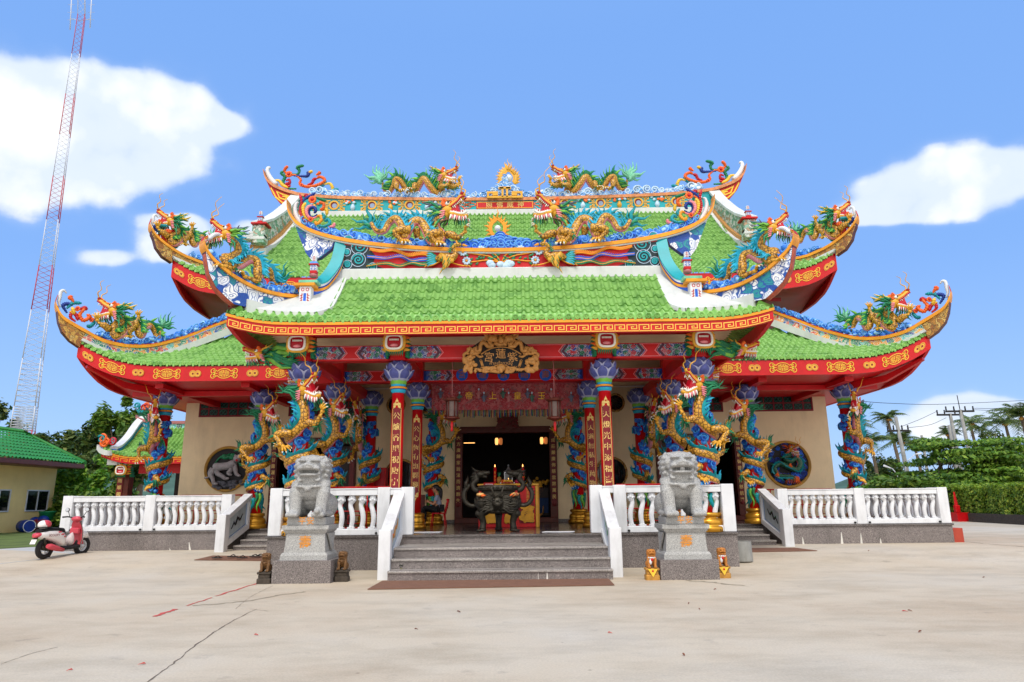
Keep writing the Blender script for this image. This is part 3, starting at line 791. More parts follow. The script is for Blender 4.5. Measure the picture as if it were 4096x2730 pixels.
# ================================================================== TEMPLE HALL
T = thing('temple_hall', 'Chinese temple hall with green tiled upswept roofs, red eaves and beige walls', 'temple', (0, 25, F))
WY = 25.4; WX = 11.95; WT = 5.75
def part(mb, name, m, parent=T, label=None, recalc=True):
 o = mb.build(name, m, parent, recalc)
 if label: o['label'] = label
 return o
def part2(mb, name, m, parent=T, label=None):      # left and right halves as two parts
 for sg in (-1, 1):
  h = MB(); keep = [i for i, f in enumerate(mb.f) if sum(mb.v[j][0] for j in f)*sg > 0]
  idx = {}
  for i in keep:
   f = []
   for j in mb.f[i]:
    if j not in idx: idx[j] = len(h.v); h.v.append(mb.v[j])
    f.append(idx[j])
   h.f.append(f); h.m.append(mb.m[i]); h.s.append(mb.s[i])
  part(h, name, m, parent, label)
def Xat(px, y): return P(px, 1500, y).x
DX, DT = 1.87, 4.06; SD0, SD1, SDT = 5.5, 8.62, 3.72
mb = MB()
for s in (-1, 1):
 mb.box(s*SD1, s*WX, WY, WY+.3, F, WT); mb.box(s*DX, s*SD0, WY, WY+.3, F, WT); mb.box(s*SD0, s*SD1, WY, WY+.3, SDT, WT)
 mb.box(s*WX, s*(WX-.3), WY+.301, 38, F, WT)
mb.box(-DX, DX, WY, WY+.3, DT, WT)
part(mb, 'wall', K['beige'])
mb = MB(); mb.box(-9, 9, 27, 27.3, 8.3, 9.6); mb.box(-9, -8.7, 27.3, 36, 8.3, 9.6); mb.box(9, 8.7, 27.3, 36, 8.3, 9.6); part(mb, 'upper_wall', K['beige'])
mb = MB()
for s in (-1, 1):
 for a, b2 in ((SD1, WX), (DX, SD0)): mb.bbox(s*a, s*b2, WY-.03, WY+.02, F+.001, F+.12, b=.008)
part2(mb, 'skirting', K['granite_d'])
# dark interior
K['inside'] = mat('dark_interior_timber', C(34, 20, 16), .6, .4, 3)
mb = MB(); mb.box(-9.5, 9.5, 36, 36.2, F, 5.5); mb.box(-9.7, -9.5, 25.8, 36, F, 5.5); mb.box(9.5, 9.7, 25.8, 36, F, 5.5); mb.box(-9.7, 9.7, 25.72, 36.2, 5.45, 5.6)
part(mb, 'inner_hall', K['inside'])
# doors
def doorframe(x0, x1, top, w, name, cols):
 mb = MB(); y0, y1 = WY-.10, WY+.25
 mb.bbox(x0, x0+w, y0, y1, F+.18, top, b=.01); mb.bbox(x1-w, x1, y0, y1, F+.18, top, b=.01)
 mb.bbox(x0-.03, x1+.03, y0-.02, y1, top, top+.24, b=.015); mb.bbox(x0, x1, y0-.01, y1+.1, F+.001, F+.18, b=.01)
 f = part(mb, 'door_frame', K['wood'])
 for s2, tx in zip((-1, 1), cols):
  xc = (x0+w*.5) if s2 < 0 else (x1-w*.5)
  mb = MB(); mb.bbox(xc-w*.34, xc+w*.34, y0-.035, y0-.003, F+.75, top-.15, b=.008); mb.ell((xc, y0-.02, F+.68), (w*.36, .03, .12), 0, 10, 6)
  bd = part(mb, 'couplet_board', K['redwood'], f)
  if tx: lettering('inscription', tx, .155, (xc, y0-.037, (F+.75+top-.15)/2), K['goldtext'], f, vertical=True, gap=1.45)
 return f
K['redwood'] = mat('carved_red_board', C(112, 26, 28), .5, .4, 16, .3, 40)
doorframe(-DX, DX, DT-.02, .27, 'main', ('大方廣歸家說法而濟群生', '成莊嚴廣佈慈雲霧萬民'))
doorframe(SD0, SD1, SDT-.02, .24, 'side', (None, '苦海尋聲救一片慈航渡'))
doorframe(-SD1, -SD0, SDT-.02, .24, 'side', ('普施甘露灑十方世界香', None))
for s in (-1, 1):        # open door leaves, just inside
 for a, b2 in ((5.75, 6.45),):
  mb = MB(); mb.bbox(s*a, s*b2, WY+.35, WY+.40, F+.18, SDT-.05, b=.01); mb.bbox(s*(a+.1), s*(b2-.1), WY+.335, WY+.352, F+.5, F+1.3, b=.01); mb.bbox(s*(a+.1), s*(b2-.1), WY+.335, WY+.352, F+1.5, SDT-.3, b=.01)
  part(mb, 'door_leaf', K['darkwood'])
# lattice windows
def window(x0, x1, z0, z1):
 mb = MB(); y = WY-.05
 for a in ((x0, x1, z1-.06, z1), (x0, x1, z0, z0+.06), (x0, x0+.06, z0+.061, z1-.061), (x1-.06, x1, z0+.061, z1-.061)): mb.bbox(a[0], a[1], y, WY+.02, a[2], a[3], b=.006)
 n = max(2, round((x1-x0)/.36))
 for i in range(1, n): x = x0+(x1-x0)*i/n; mb.box(x-.02, x+.02, y+.012, WY-.003, z0+.06, z1-.06)
 mb.box(x0+.06, x1-.06, y+.010, WY-.004, (z0+z1)/2-.02, (z0+z1)/2+.02)
 w = part(mb, 'window', K['maroon'])
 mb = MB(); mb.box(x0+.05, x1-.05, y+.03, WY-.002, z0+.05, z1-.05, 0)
 for i in range(n):      # glazed relief tiles
  for j in range(2):
   cx = x0+(x1-x0)*(i+.5)/n; cz = z0+(z1-z0)*(.27+.46*j); a = (x1-x0)/n/2-.045; c = (z1-z0)/4-.045
   for q in range(4):
    ang = PI/4+q*PI/2
    mb.tube(bez([(cx, y+.03, cz), (cx+a*.6*math.cos(ang), y+.03, cz+c*.9*math.sin(ang)), (cx+a*.95*math.cos(ang+.3), y+.03, cz+c*.5*math.sin(ang+.6))], 6), .014, 5, 1)
   mb.tube([(cx+a*math.cos(t*PI/4), y+.03, cz+c*math.sin(t*PI/4)) for t in range(9)], .012, 5, 1, caps=False)
 part(mb, 'lattice', [K['lattice_bg'], K['lattice_fg']], w)
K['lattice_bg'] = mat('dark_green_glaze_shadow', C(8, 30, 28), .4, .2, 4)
K['lattice_fg'] = mat('green_glazed_lattice', C(18, 92, 78), .3, .25, 6)
wz0, wz1 = P(900, 1669, WY).z, P(900, 1604, WY).z
for s in (-1, 1):
 a = abs(Xat(3278, WY)); window(min(s*8.9, s*11.45), max(s*8.9, s*11.45), wz0, wz1); window(min(s*5.5, s*8.1), max(s*5.5, s*8.1), wz0, wz1)
# round windows beside the door
def ring(cx, cz, r, w, y, m, n=40, d=.06):
 mb = MB(); prof = [(r-w, 0), (r-w*.85, -d), (r-w*.55, -d*.55), (r-w*.3, -d*1.1), (r-.005, -d*.7), (r, 0)]
 rows = []
 for k in range(n+1):
  a = 2*PI*k/n; rows.append([(cx+q*math.cos(a), y+dz, cz+q*math.sin(a)) for q, dz in prof])
 mb.sheet(rows); return mb
def disc(cx, cz, r, y, n=40):
 return MB().plate([(cx+r*math.cos(2*PI*k/n), y, cz+r*math.sin(2*PI*k/n)) for k in range(n)], (0, .02, 0))
zs_, zb_ = P(1594, 1621, WY).z, P(2443, 1893, WY).z
for s in (-1, 1):
 for x, z, r in ((4.1, zs_, .36), (2.95, zs_, .34), (3.85, zb_, .60)):
  o = part(ring(s*x, z, r, .09, WY-.003, 0), 'round_window', K['gilt'])
  part(disc(s*x, z, r-.06, WY-.025), 'pane', K['glass'], o)
  mb = MB()
  for k in range(6):
   a = PI*k/6
   if r < .5: mb.tube([(s*x+.22*math.cos(a), WY-.04, z+.22*math.sin(a)), (s*x-.22*math.cos(a), WY-.04, z-.22*math.sin(a))], .012, 5)
   else: mb.tube([(s*x-.45+.18*k, WY-.04, z-.36), (s*x-.45+.18*k, WY-.04, z+.36)], .02, 5)
  if r < .5: mb.tube([(s*x+.17*math.cos(q*PI/8), WY-.04, z+.17*math.sin(q*PI/8)) for q in range(17)], .014, 5)
  part(mb, 'window_bars', K['darkwood'], o)
# medallions with reliefs
def medallion(px, py, R0, label):
 c = P(px, py, WY); o = part(ring(c.x, c.z, R0, .10, WY-.003, 0, 56, .09), 'round_medallion', K['goldrim'], label=label)
 part(disc(c.x, c.z, R0-.07, WY-.022), 'recess', K['recess'], o)
 return c, o
K['goldrim'] = mat('gold_rim_paint', C(190, 142, 50), .45, .25, 4)
K['recess'] = mat('dark_recess_paint', C(26, 22, 26), .6, .3, 4)
K['tiger'] = mat('white_tiger_paint', C(168, 164, 168), .6, .25, 10, .2, 40)
K['rock'] = mat('grey_rock_paint', C(92, 94, 104), .7, .4, 9, .4, 30)
c, o = medallion(909, 1877, .83, 'round relief of a white tiger under a green pine above grey rocks')
y = WY-.10
mb = MB(); e = lambda x, z, r, q=1: mb.ell((c.x+x, y, c.z+z), (r[0], .09, r[1]), 0, 12, 8)
mb.tube(bez([(c.x-.42, y, c.z+.05), (c.x-.15, y-.03, c.z+.08), (c.x+.12, y-.04, c.z+.12), (c.x+.34, y-.05, c.z+.24)], 12), [.16, .17, .15, .145, .14, .14, .14, .145, .15, .15, .14, .12], 10)
mb.ell((c.x+.42, y-.12, c.z+.36), (.14, .12, .13), 0, 12, 8); mb.ell((c.x+.44, y-.22, c.z+.32), (.08, .06, .06), 0, 10, 6)
for sx in (-1, 1): mb.ell((c.x+.42+sx*.09, y-.10, c.z+.48), (.035, .03, .045), 0, 8, 5)
for pts in ([(-.44, 0), (-.52, -.2), (-.44, -.36), (-.40, -.50), (-.33, -.52)], [(-.32, 0), (-.30, -.16), (-.14, -.24), (0, -.34), (.06, -.34)], [(.30, .16), (.36, -.04), (.40, -.18), (.48, -.24)], [(.16, .1), (.18, -.06), (.10, -.14), (.16, -.2)]):
 q = bez([(c.x+a, y-.03, c.z+b2) for a, b2 in pts], 12); mb.tube(q, [mix(.10, .055, i/11) for i in range(12)], 8); mb.ell(q[-1]+V((.03, -.02, -.01)), (.075, .06, .045), 0, 8, 6)
mb.tube(bez([(c.x-.55, y, c.z+.05), (c.x-.62, y-.02, c.z-.12), (c.x-.60, y-.03, c.z-.28), (c.x-.74, y-.05, c.z-.32)], 12), .032, 7)
part(mb, 'tiger', K['tiger'], o)
mb = MB(); mb.ell((c.x+.46, y-.265, c.z+.295), (.05, .025, .045), 0, 8, 6); part(mb, 'tiger_mouth', K['mouth'], o)
mb = MB()
for i in range(34):
 a = R.uniform(-.5, .6); zt = -.35-.4*math.sqrt(max(0, 1-(a/.75)**2))*R.uniform(.35, 1)
 mb.ell((c.x+a, WY-.05, c.z+zt*.95), (R.uniform(.06, .12), .06, R.uniform(.04, .08)), 0, 7, 5)
part(mb, 'rocks', K['rock'], o)
mb = MB()
for i in range(16): mb.ell((c.x+R.uniform(-.2, .22), WY-.06, c.z+.42+R.uniform(-.08, .1)), (.10, .05, .06), 0, 8, 5)
mb.tube([(c.x-.45, WY-.05, c.z+.2), (c.x-.3, WY-.06, c.z+.4), (c.x+.1, WY-.05, c.z+.55)], .03, 6); part(mb, 'pine', K['green'], o)
MED_R = medallion(3149, 1858, .86, 'round relief of a coiled green dragon among blue clouds')
# ------------------------------------------------------------------ roofs
def antefix(mb, p, r, nrm, mi=0):      # round tile end, facing nrm (xy)
 n = V(nrm).normalized(); u = V((0, 0, 1)); w = n.cross(u)
 rings = [(r, 0), (r, .02), (r*.78, .028), (r*.72, .018), (r*.35, .018), (r*.28, .03), (.001, .03)]
 b = len(mb.v); k = 10
 for q, d in rings:
  for i in range(k):
   a = 2*PI*i/k; mb.v.append(tuple(V(p)+n*d+u*(q*math.sin(a))+w*(q*math.cos(a))))
 for j in range(len(rings)-1):
  for i in range(k):
   i2 = (i+1) % k; mb.f.append([b+j*k+i, b+j*k+i2, b+(j+1)*k+i2, b+(j+1)*k+i]); mb.m.append(mi); mb.s.append(False)
def tilefield(fn, u0, u1, pitch, nrows, keep=None, ends=None):
 """rolled clay tiles on the surface fn(u, v), v=0 at the eave .. 1 at the top"""
 mb = MB(); nc = max(1, round((u1-u0)/pitch)); pt = (u1-u0)/nc
 prof = []; SAM = 9
 for k in range(SAM):
  f = k/SAM
  if f < .5: h = .066*math.sin(PI*f/.5)**.7
  else: h = -.008*math.sin(PI*(f-.5)/.5)
  prof.append((f, h))
 us = []
 for cidx in range(nc):
  for f, h in prof: us.append((u0+(cidx+f)*pt, h))
 us.append((u1, 0))
 lines = []
 for r in range(nrows):
  for v, l in ((r/nrows, .032), ((r+1)/nrows, .0)): lines.append((v, l))
 cache = []
 for v, l in lines:
  row = []
  for u, h in us:
   p = fn(u, v); e = 1e-3
   du = fn(u+e, v)-p; dv = fn(u, min(1, v+e))-p if v < 1 else p-fn(u, v-e)
   n = du.cross(dv); n = n.normalized() if n.length > 0 else V((0, 0, 1))
   if n.z < 0: n = -n
   # overlapping course dips a little between rolls
   row.append(p+n*(h+l))
  cache.append(row)
 b = len(mb.v); W_ = len(us)
 for row in cache: mb.v.extend([tuple(p) for p in row])
 for i in range(len(lines)-1):
  for k in range(W_-1):
   if keep:
    c = (cache[i][k]+cache[i+1][k+1])/2
    if not keep(c): continue
   mb.f.append([b+i*W_+k, b+i*W_+k+1, b+(i+1)*W_+k+1, b+(i+1)*W_+k]); mb.m.append(0); mb.s.append(i % 2 == 0)
 used = set(i for f in mb.f for i in f); mp = {}; nv = []
 for i in sorted(used): mp[i] = len(nv); nv.append(mb.v[i])
 mb.v = nv; mb.f = [[mp[i] for i in f] for f in mb.f]
 if ends:
  for cidx in range(nc):
   u = u0+(cidx+.25)*pt; p = fn(u, 0)
   if keep and not keep(p+V((0, .02, 0))): continue
   antefix(mb, p+V((0, 0, .045))+V(ends)*.02, pt*.36, ends)
   q = fn(u0+(cidx+.78)*pt, 0)
   mb.plate([q+V(ends)*.015+k for k in (V((-pt*.25, 0, .03)), V((pt*.25, 0, .03)), V((pt*.12, 0, -.05)), V((-pt*.12, 0, -.05)))] if abs(ends[1]) > .5 else
                     [q+V(ends)*.015+k for k in (V((0, -pt*.25, .03)), V((0, pt*.25, .03)), V((0, pt*.12, -.05)), V((0, -pt*.12, -.05)))], V(ends)*.02)
 return mb
class Roof: pass
def make_roof(Ye, Xc, eave_px, rise, fas_h, tmax, back, flat_x=None, lift_run=3.0):
 r = Roof(); r.Ye, r.Xc = Ye, Xc
 pts = [P(px, py, Ye) for px, py in eave_px]
 tab = sorted([(Xc-abs(p.x), p.z) for p in pts]); r.zb = tab[-1][1]
 r.lift = lambda d: (lerp(tab, max(0, d))-r.zb)
 r.rise = rise
 def zt(t): return lerp(rise, t)
 def front(x, v):                       # surface of the front slope
  t = v*tmax; d = Xc-abs(x)
  return V((x, Ye+t, r.zb+zt(t)+r.lift(d)*max(0, 1-t/lift_run)))
 def side(y, v, s):
  t = v*tmax; d = y-Ye
  return V((s*(Xc-t), y, r.zb+zt(t)+r.lift(d)*max(0, 1-t/lift_run)))
 r.front, r.side, r.tmax, r.back, r.h = front, side, tmax, back, fas_h
 return r
def fascia(r, m, top=.05, th=.10, inset=.0, xin=None):
 n = 90; X = [-r.Xc+2*r.Xc*i/n for i in range(n+1)]
 f = lambda x, dz: V((x, r.Ye+inset, r.zb+r.lift(r.Xc-abs(x))+dz))
 mb = MB()
 for XX in ([X] if not xin else [[x for x in X if x < -xin], [x for x in X if x > xin]]): mb.wall([f(x, -top) for x in XX], [f(x, -top-r.h) for x in XX], (0, th, 0))
 for s in (-1, 1):
  Y = [r.Ye+.001+(r.back-r.Ye)*(i/60)**1.6 for i in range(61)]
  g = lambda y, dz: V((s*r.Xc, y+inset, r.zb+r.lift(y-r.Ye)+dz))
  mb.wall([g(y, -top) for y in Y], [g(y, -top-r.h) for y in Y], (-s*th, 0, 0))
 return (part2 if xin else part)(mb, 'eave_fascia', m)
def soffit(r, m, depth, top=.05, up=.0, xin=None, fast=None):
 mb = MB(); nx = 72; z0 = r.zb-top-r.h+.02
 def lf(x, y):
  dx = r.Xc-abs(x); dy = y-r.Ye
  return max(r.lift(dx)*max(0, 1-max(0, dy)/3), r.lift(max(0, dy))*max(0, 1-max(0, dx)/3))
 X = [-r.Xc+.05+2*(r.Xc-.05)*i/nx for i in range(nx+1)]
 Y = [r.Ye+.06+depth*(j/16) for j in range(17)]
 for XX in ([X] if not xin else [[x for x in X if x < -xin], [x for x in X if x > xin]]): mb.sheet([[(x, y, z0+lf(x, y)+up*min(1, (y-r.Ye)/(fast or depth))) for x in XX] for y in Y])
 for s in (-1, 1):
  X2 = [s*(r.Xc-.05-depth*.62*j/6) for j in range(7)]; Y2 = [r.Ye+.06+depth+(r.back-r.Ye-depth)*i/20 for i in range(21)]
  mb.sheet([[(x, y, z0+lf(x, y)+up) for x in X2] for y in Y2])
 return (part2 if xin else part)(mb, 'soffit', m)
LOW_E = [(315, 1364), (345, 1385), (383, 1406), (420, 1422), (459, 1437), (536, 1454), (612, 1460), (700, 1461)]
KL = -(13.19+20.6)
rise_l = [(0, 0), (.6, .25), (1.5, .62), (2.6, 1.2), (3.6, 1.85), (4.6, 2.62), (5.4, 3.3)]
low = make_roof(20.6, 13.19, LOW_E, rise_l, .46, 5.2, 33)
UP_E = [(692, 1037), (720, 1053), (745, 1068), (768, 1080), (812, 1096), (900, 1108), (1000, 1110), (1189, 1106)]
rise_u = [(0, 0), (1.0, .62), (2.2, 1.6), (3.4, 2.75), (4.4, 3.75), (5.4, 4.85)]
upr = make_roof(23.2, 11.91, UP_E, rise_u, .62, 5.3, 33)
PO_E = [(911, 1249), (940, 1258), (965, 1264), (1030, 1277), (1100, 1284), (1250, 1286)]
rise_p = [(0, 0), (.7, .5), (1.4, 1.13), (2.1, 1.85)]
por = make_roof(15.9, 6.59, PO_E, rise_p, .30, 2.1, 21, lift_run=1.6)
HX = 9.3     # main roof: gable ends stand at |x| = HX
part2(tilefield(low.front, -13.1, 13.1, .2, 15, lambda p: 6.2 < abs(p.x) < low.Xc-(p.y-low.Ye)-.0, (0, -1, 0)), 'lower_roof', K['tile'])
for s in (-1, 1):
 part(tilefield(lambda u, v: low.side(u, v, s), 20.65, 31, .2, 15, lambda p: p.y > low.Ye+(low.Xc-abs(p.x)), (s, 0, 0)), 'lower_roof', K['tile'])
part(tilefield(upr.front, -11.8, 11.8, .2, 18, lambda p: abs(p.x) < HX or abs(p.x) < upr.Xc-(p.y-upr.Ye), (0, -1, 0)), 'upper_roof', K['tile'])
for s in (-1, 1):
 part(tilefield(lambda u, v: upr.side(u, v*.5, s), 23.3, 33, .2, 9, lambda p: p.y > upr.Ye+(upr.Xc-abs(p.x)), (s, 0, 0)), 'upper_roof', K['tile'])
part(tilefield(por.front, -6.5, 6.5, .212, 6, lambda p: abs(p.x) < 4.3 or (p.y < 16.22 and abs(p.x) < por.Xc-(p.y-por.Ye)), (0, -1, 0)), 'porch_roof', K['tile'])
for s in (-1, 1):
 part(tilefield(lambda u, v: por.side(u, v, s), 15.95, 21, .212, 7, lambda p: p.y > por.Ye+(por.Xc-abs(p.x)), (s, 0, 0)), 'porch_roof', K['tile'])
fascia(low, K['red'], xin=5.0); fascia(upr, K['red']); fascia(por, K['red'])
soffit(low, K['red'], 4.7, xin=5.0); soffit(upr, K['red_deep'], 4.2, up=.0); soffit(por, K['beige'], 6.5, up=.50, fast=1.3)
# rafters below the main eaves, stepped brackets below the upper one
mb = MB()
for s in (-1, 1):
 z0 = low.zb-.05-low.h
 mb.box(s*5.2, s*12.4, 22.5, 22.75, z0-.17, z0-.001)
 for x in (8.1, 10.8): mb.box(s*(x-.13), s*(x+.13), low.Ye+.5, 22.499, z0-.12, z0+.019); mb.box(s*(x-.13), s*(x+.13), 22.751, WY, z0-.16, z0+.019)
 mb.wall([(s*11.0, 22.9, z0), (s*12.2, 21.6, z0+.14), (s*13.0, 20.8, z0+.55)], [(s*11.0, 22.9, z0-.25), (s*12.2, 21.6, z0-.06), (s*13.0, 20.8, z0+.47)], (.15, .15*s, 0))
part2(mb, 'eave_beams', K['red'])
mb = MB(); zu = upr.zb-.05-upr.h
for s in (-1, 1):
 for i in range(4):
  x = 6.6+.85*i
  for k in range(4): mb.bbox(s*(x-.10-.0*k), s*(x+.10), 24.0+.65*k, 26.9, zu-.10-.27*(k+1), zu-.101-.27*k if k else zu+.02, b=.01)
 for k in range(3): mb.box(s*4.5, s*(10.2-.5*k), 24.2+.65*k, 24.4+.65*k, zu-.16-.27*k, zu-.02-.27*k)
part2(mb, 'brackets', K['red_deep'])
# fret along the porch fascia, orange fillet above it
def fcurve(r, x, dz, out=.0): return V((x, r.Ye-out, r.zb+r.lift(r.Xc-abs(x))+dz))
mb = MB(); n = 80
X = [-por.Xc-.03+2*(por.Xc+.03)*i/n for i in range(n+1)]
mb.wall([fcurve(por, x, -.035, .03) for x in X], [fcurve(por, x, -.10, .03) for x in X], (0, .028, 0))
part(mb, 'fascia_fillet', K['goldband'])
def strokes(mb, lines, w, fn, d=.012, mi=0):
 """flat raised strokes: polylines in (a, b) mapped by fn to the surface, outward = -y"""
 for ln in lines:
  n = len(ln); pts = [V((a, b2, 0)) for a, b2 in ln]; L_, R_ = [], []
  for i, p in enumerate(pts):
   if i == 0: t1 = t2 = (pts[1]-p).normalized()
   elif i == n-1: t1 = t2 = (p-pts[i-1]).normalized()
   else: t1 = (p-pts[i-1]).normalized(); t2 = (pts[i+1]-p).normalized()
   m = (t1+t2); m = m.normalized() if m.length > 1e-6 else t1
   k = 1/max(.45, m.dot(t1)); nn = V((-m.y, m.x, 0))*w/2*k
   L_.append(p+nn); R_.append(p-nn)
  A = [fn(p.x, p.y, d) for p in L_]; B = [fn(p.x, p.y, d) for p in R_]; A0 = [fn(p.x, p.y, 0) for p in L_]; B0 = [fn(p.x, p.y, 0) for p in R_]
  b = len(mb.v); mb.v.extend([tuple(q) for q in A+B+A0+B0])
  for i in range(n-1):
   for f in ([i, i+1, n+i+1, n+i], [i, i+1, 2*n+i+1, 2*n+i], [n+i, n+i+1, 3*n+i+1, 3*n+i]): mb.f.append([b+q for q in f]); mb.m.append(mi); mb.s.append(False)
  mb.f.append([b, b+n, b+3*n, b+2*n]); mb.m.append(mi); mb.s.append(False)
  mb.f.append([b+n-1, b+2*n-1, b+4*n-1, b+3*n-1]); mb.m.append(mi); mb.s.append(False)
mb = MB(); u = .145; hh = .15; base = -.325
ncell = int(2*por.Xc/(2*u))
for i in range(ncell):
 x0 = -por.Xc+.05+i*2*u*(2*por.Xc-.1)/(ncell*2*u); w2 = (2*por.Xc-.1)/ncell
 k = hh
 ln = [(x0, base), (x0, base+k), (x0+w2*.80, base+k), (x0+w2*.80, base+k*.33), (x0+w2*.36, base+k*.33), (x0+w2*.36, base+k*.66), (x0+w2*.58, base+k*.66)]
 ln2 = [(x0, base), (x0+w2*1.0, base)]
 strokes(mb, [ln, ln2], .021, lambda a, c, d: fcurve(por, a, c, d))
part(mb, 'fret_ornament', K['fretgold'])
# coins and longevity medallions on the red fascias
def arc(cx, cz, rx, rz, a0, a1, n=14): return [(cx+rx*math.cos(math.radians(a0+(a1-a0)*i/n)), cz+rz*math.sin(math.radians(a0+(a1-a0)*i/n))) for i in range(n+1)]
def coin(r, x, zc, k, parent=T):
 mb = MB()
 for j, sx in enumerate((-.075, .075)):
  c = x+sx*k; y = .012+.008*j
  pts = [(c+.105*k*math.cos(2*PI*i/24), .105*k*math.sin(2*PI*i/24)) for i in range(24)]
  mb.plate([fcurve(r, a, zc+b2, y) for a, b2 in pts], (0, .011, 0), 0)
  strokes(mb, [arc(c, zc, .085*k, .085*k, 0, 360, 24)], .012*k, lambda a, c2, d: fcurve(r, a, c2, d+y), .006, 1)
  mb.plate([fcurve(r, c+a*k, zc+b2*k, y+.003) for a, b2 in ((-.028, -.028), (.028, -.028), (.028, .028), (-.028, .028))], (0, .0025, 0), 2)
 return part(mb, 'coin_ornament', [K['gold'], K['goldleaf'], K['maroon']])
def longevity(r, x, zc, k):
 mb = MB(); L_ = []
 A = lambda *q: [(x+a*k, zc+b2*k) for a, b2 in q]
 sc_ = lambda cx, cz, rx, rz, a0, a1, n=12: [(x+a*k, zc+b2*k) for a, b2 in arc(cx, cz, rx, rz, a0, a1, n)]
 L_ += [sc_(0, .02, .21, .125, 20, 160), sc_(0, -.02, .21, .125, 200, 340)]
 for s in (-1, 1):
  L_ += [sc_(s*.33, .075, .07, .07, 0, 360), sc_(s*.33, -.075, .07, .07, 0, 360), sc_(s*.27, 0, .06, .05, 90 if s < 0 else -90, 270 if s < 0 else 90)]
  L_ += [A((s*.2, .06), (s*.27, .11), (s*.33, .075)), A((s*.2, -.06), (s*.27, -.11), (s*.33, -.075)), A((s*.20, .0), (s*.36, .0))]
  L_ += [A((s*.025, .105), (s*.025, .02), (s*.16, .02)), A((s*.025, -.105), (s*.025, -.02), (s*.16, -.02)), A((s*.07, .10), (s*.07, .06), (s*.14, .06)), A((s*.07, -.10), (s*.07, -.06), (s*.14, -.06))]
 strokes(mb, L_, .019*k, lambda a, c2, d: fcurve(r, a, c2, d), .014, 0)
 mb.plate([fcurve(r, a, c2, .004) for a, c2 in sc_(0, 0, .2, .12, 0, 360, 20)[:-1]], (0, .003, 0), 1)
 return part(mb, 'longevity_ornament', [K['yellow'], K['gold_d']])
K['gold_d'] = mat('red_gold_ground', C(186, 60, 24), .45, .3, 12)
zc = -.05-.23
for s in (-1, 1):
 for i, px in enumerate((348, 450, 557, 672, 785, 900, 1013, 1120)):
  x = abs(P(px, 1460, low.Ye).x)*s
  (coin if i % 2 == 0 else longevity)(low, x, zc, 1.02)
 zc2 = -.05-.31
 for i in range(7):
  x = s*(abs(P(716, 1100, upr.Ye).x)-.80*i)
  (coin if i % 2 == 0 else longevity)(upr, x, zc2, 1.12)
# ------------------------------------------------------------------ corner ridges (lower, upper, porch)
DG = V((1, -1, 0)).normalized()
def dline(pts, K_, n=40):
 return bez([PD(a, b2, K_) for a, b2 in pts], n)
def corner_ridge(K_, cap, capw, bands, horn, hornmat, tipm=K['white'], n=48):
 """upswept hip ridge: gilded cap on painted bands on a white mortar curb, horn plate below the tip"""
 for s in (-1, 1):
  def emit(mb, name, m, label=None):
   if s > 0: mb.flipx()
   return part(mb, name, m)
  top = dline(cap, K_, n)
  tw = lambda w: DG*w
  lowc = [p-V((0, 0, capw*min(1, .35+i/8))) for i, p in enumerate(top)]
  mb = MB(); mb.wall([p-DG*.17*min(1, .3+i/10) for i, p in enumerate(top)], [p-DG*.17*min(1, .3+i/10) for i, p in enumerate(lowc)], [DG*.34*min(1, .3+i/10) for i in range(n)]); emit(mb, 'ridge_cap', K['goldband'])
  mb = MB(); mb.wall([p+V((0, 0, .028))-DG*.10*min(1, .3+i/10) for i, p in enumerate(top)], [p+V((0, 0, .001))-DG*.10*min(1, .3+i/10) for i, p in enumerate(top)], [DG*.20*min(1, .3+i/10) for i in range(n)]); emit(mb, 'ridge_cap', K['red'])
  prev = None
  for (a, c, w, m, name) in bands:
   A, B = dline(a, K_, n), dline(c, K_, n)
   mb = MB(); mb.wall([p-DG*w/2 for p in A], [p-DG*w/2 for p in B], DG*w); emit(mb, name, m)
  if horn:
   mb = MB(); mb.plate([PD(a, b2, K_)-DG*.12 for a, b2 in horn], DG*.24, 0, 1); emit(mb, 'ridge_horn', [hornmat, K['wood']])
  # white curled horn tip
  u = (top[0]-top[2]).normalized(); inn = V((.707, .707, 0))
  mb = MB(); q = bez([top[5]+inn*.10, top[3]+inn*.09, top[1]+inn*.08, top[0]+u*.14+inn*.05, top[0]+u*.2+inn*.12, top[0]+u*.12+inn*.2], 18)
  mb.tube(q, [.015+.036*math.sin(PI*min(1, (i+1)/19)) for i in range(18)], 8, 0); emit(mb, 'horn_tip', K['white'])
lc = [(230, 1183), (222, 1215), (243, 1262), (285, 1292), (339, 1323), (397, 1355), (456, 1373), (529, 1383), (603, 1380), (676, 1364), (760, 1338), (842, 1305), (940, 1268)]
lcb = [(339, 1337), (397, 1368), (456, 1386), (529, 1396), (603, 1393), (676, 1377), (760, 1351), (842, 1318), (940, 1281)]
lbb = [(325, 1358), (397, 1392), (456, 1412), (529, 1424), (603, 1420), (676, 1400), (760, 1372), (842, 1340), (940, 1303)]
lkb = [(318, 1366), (397, 1408), (456, 1436), (529, 1455), (603, 1450), (676, 1430), (760, 1398), (842, 1368), (945, 1330)]
corner_ridge(KL, lc, .10, [(lcb, lbb, .26, K['floral'], 'ridge_band'), (lbb, lkb, .44, K['curb'], 'ridge_curb')], [(229, 1225), (243, 1274), (285, 1306), (341, 1340), (326, 1360), (314, 1392), (276, 1366), (245, 1330), (231, 1291), (226, 1253)], K['gilt'])
KU = -(11.91+23.2)
uc = [(604, 877), (598, 900), (609, 925), (634, 955), (679, 990), (723, 1017), (768, 1037), (812, 1052), (870, 1058), (930, 1040), (985, 1000)]
ucb = [(683, 1004), (723, 1029), (768, 1049), (812, 1064), (870, 1071), (930, 1053), (985, 1013)]
ubb = [(683, 1030), (723, 1048), (768, 1068), (812, 1084), (870, 1092), (930, 1076), (985, 1038)]
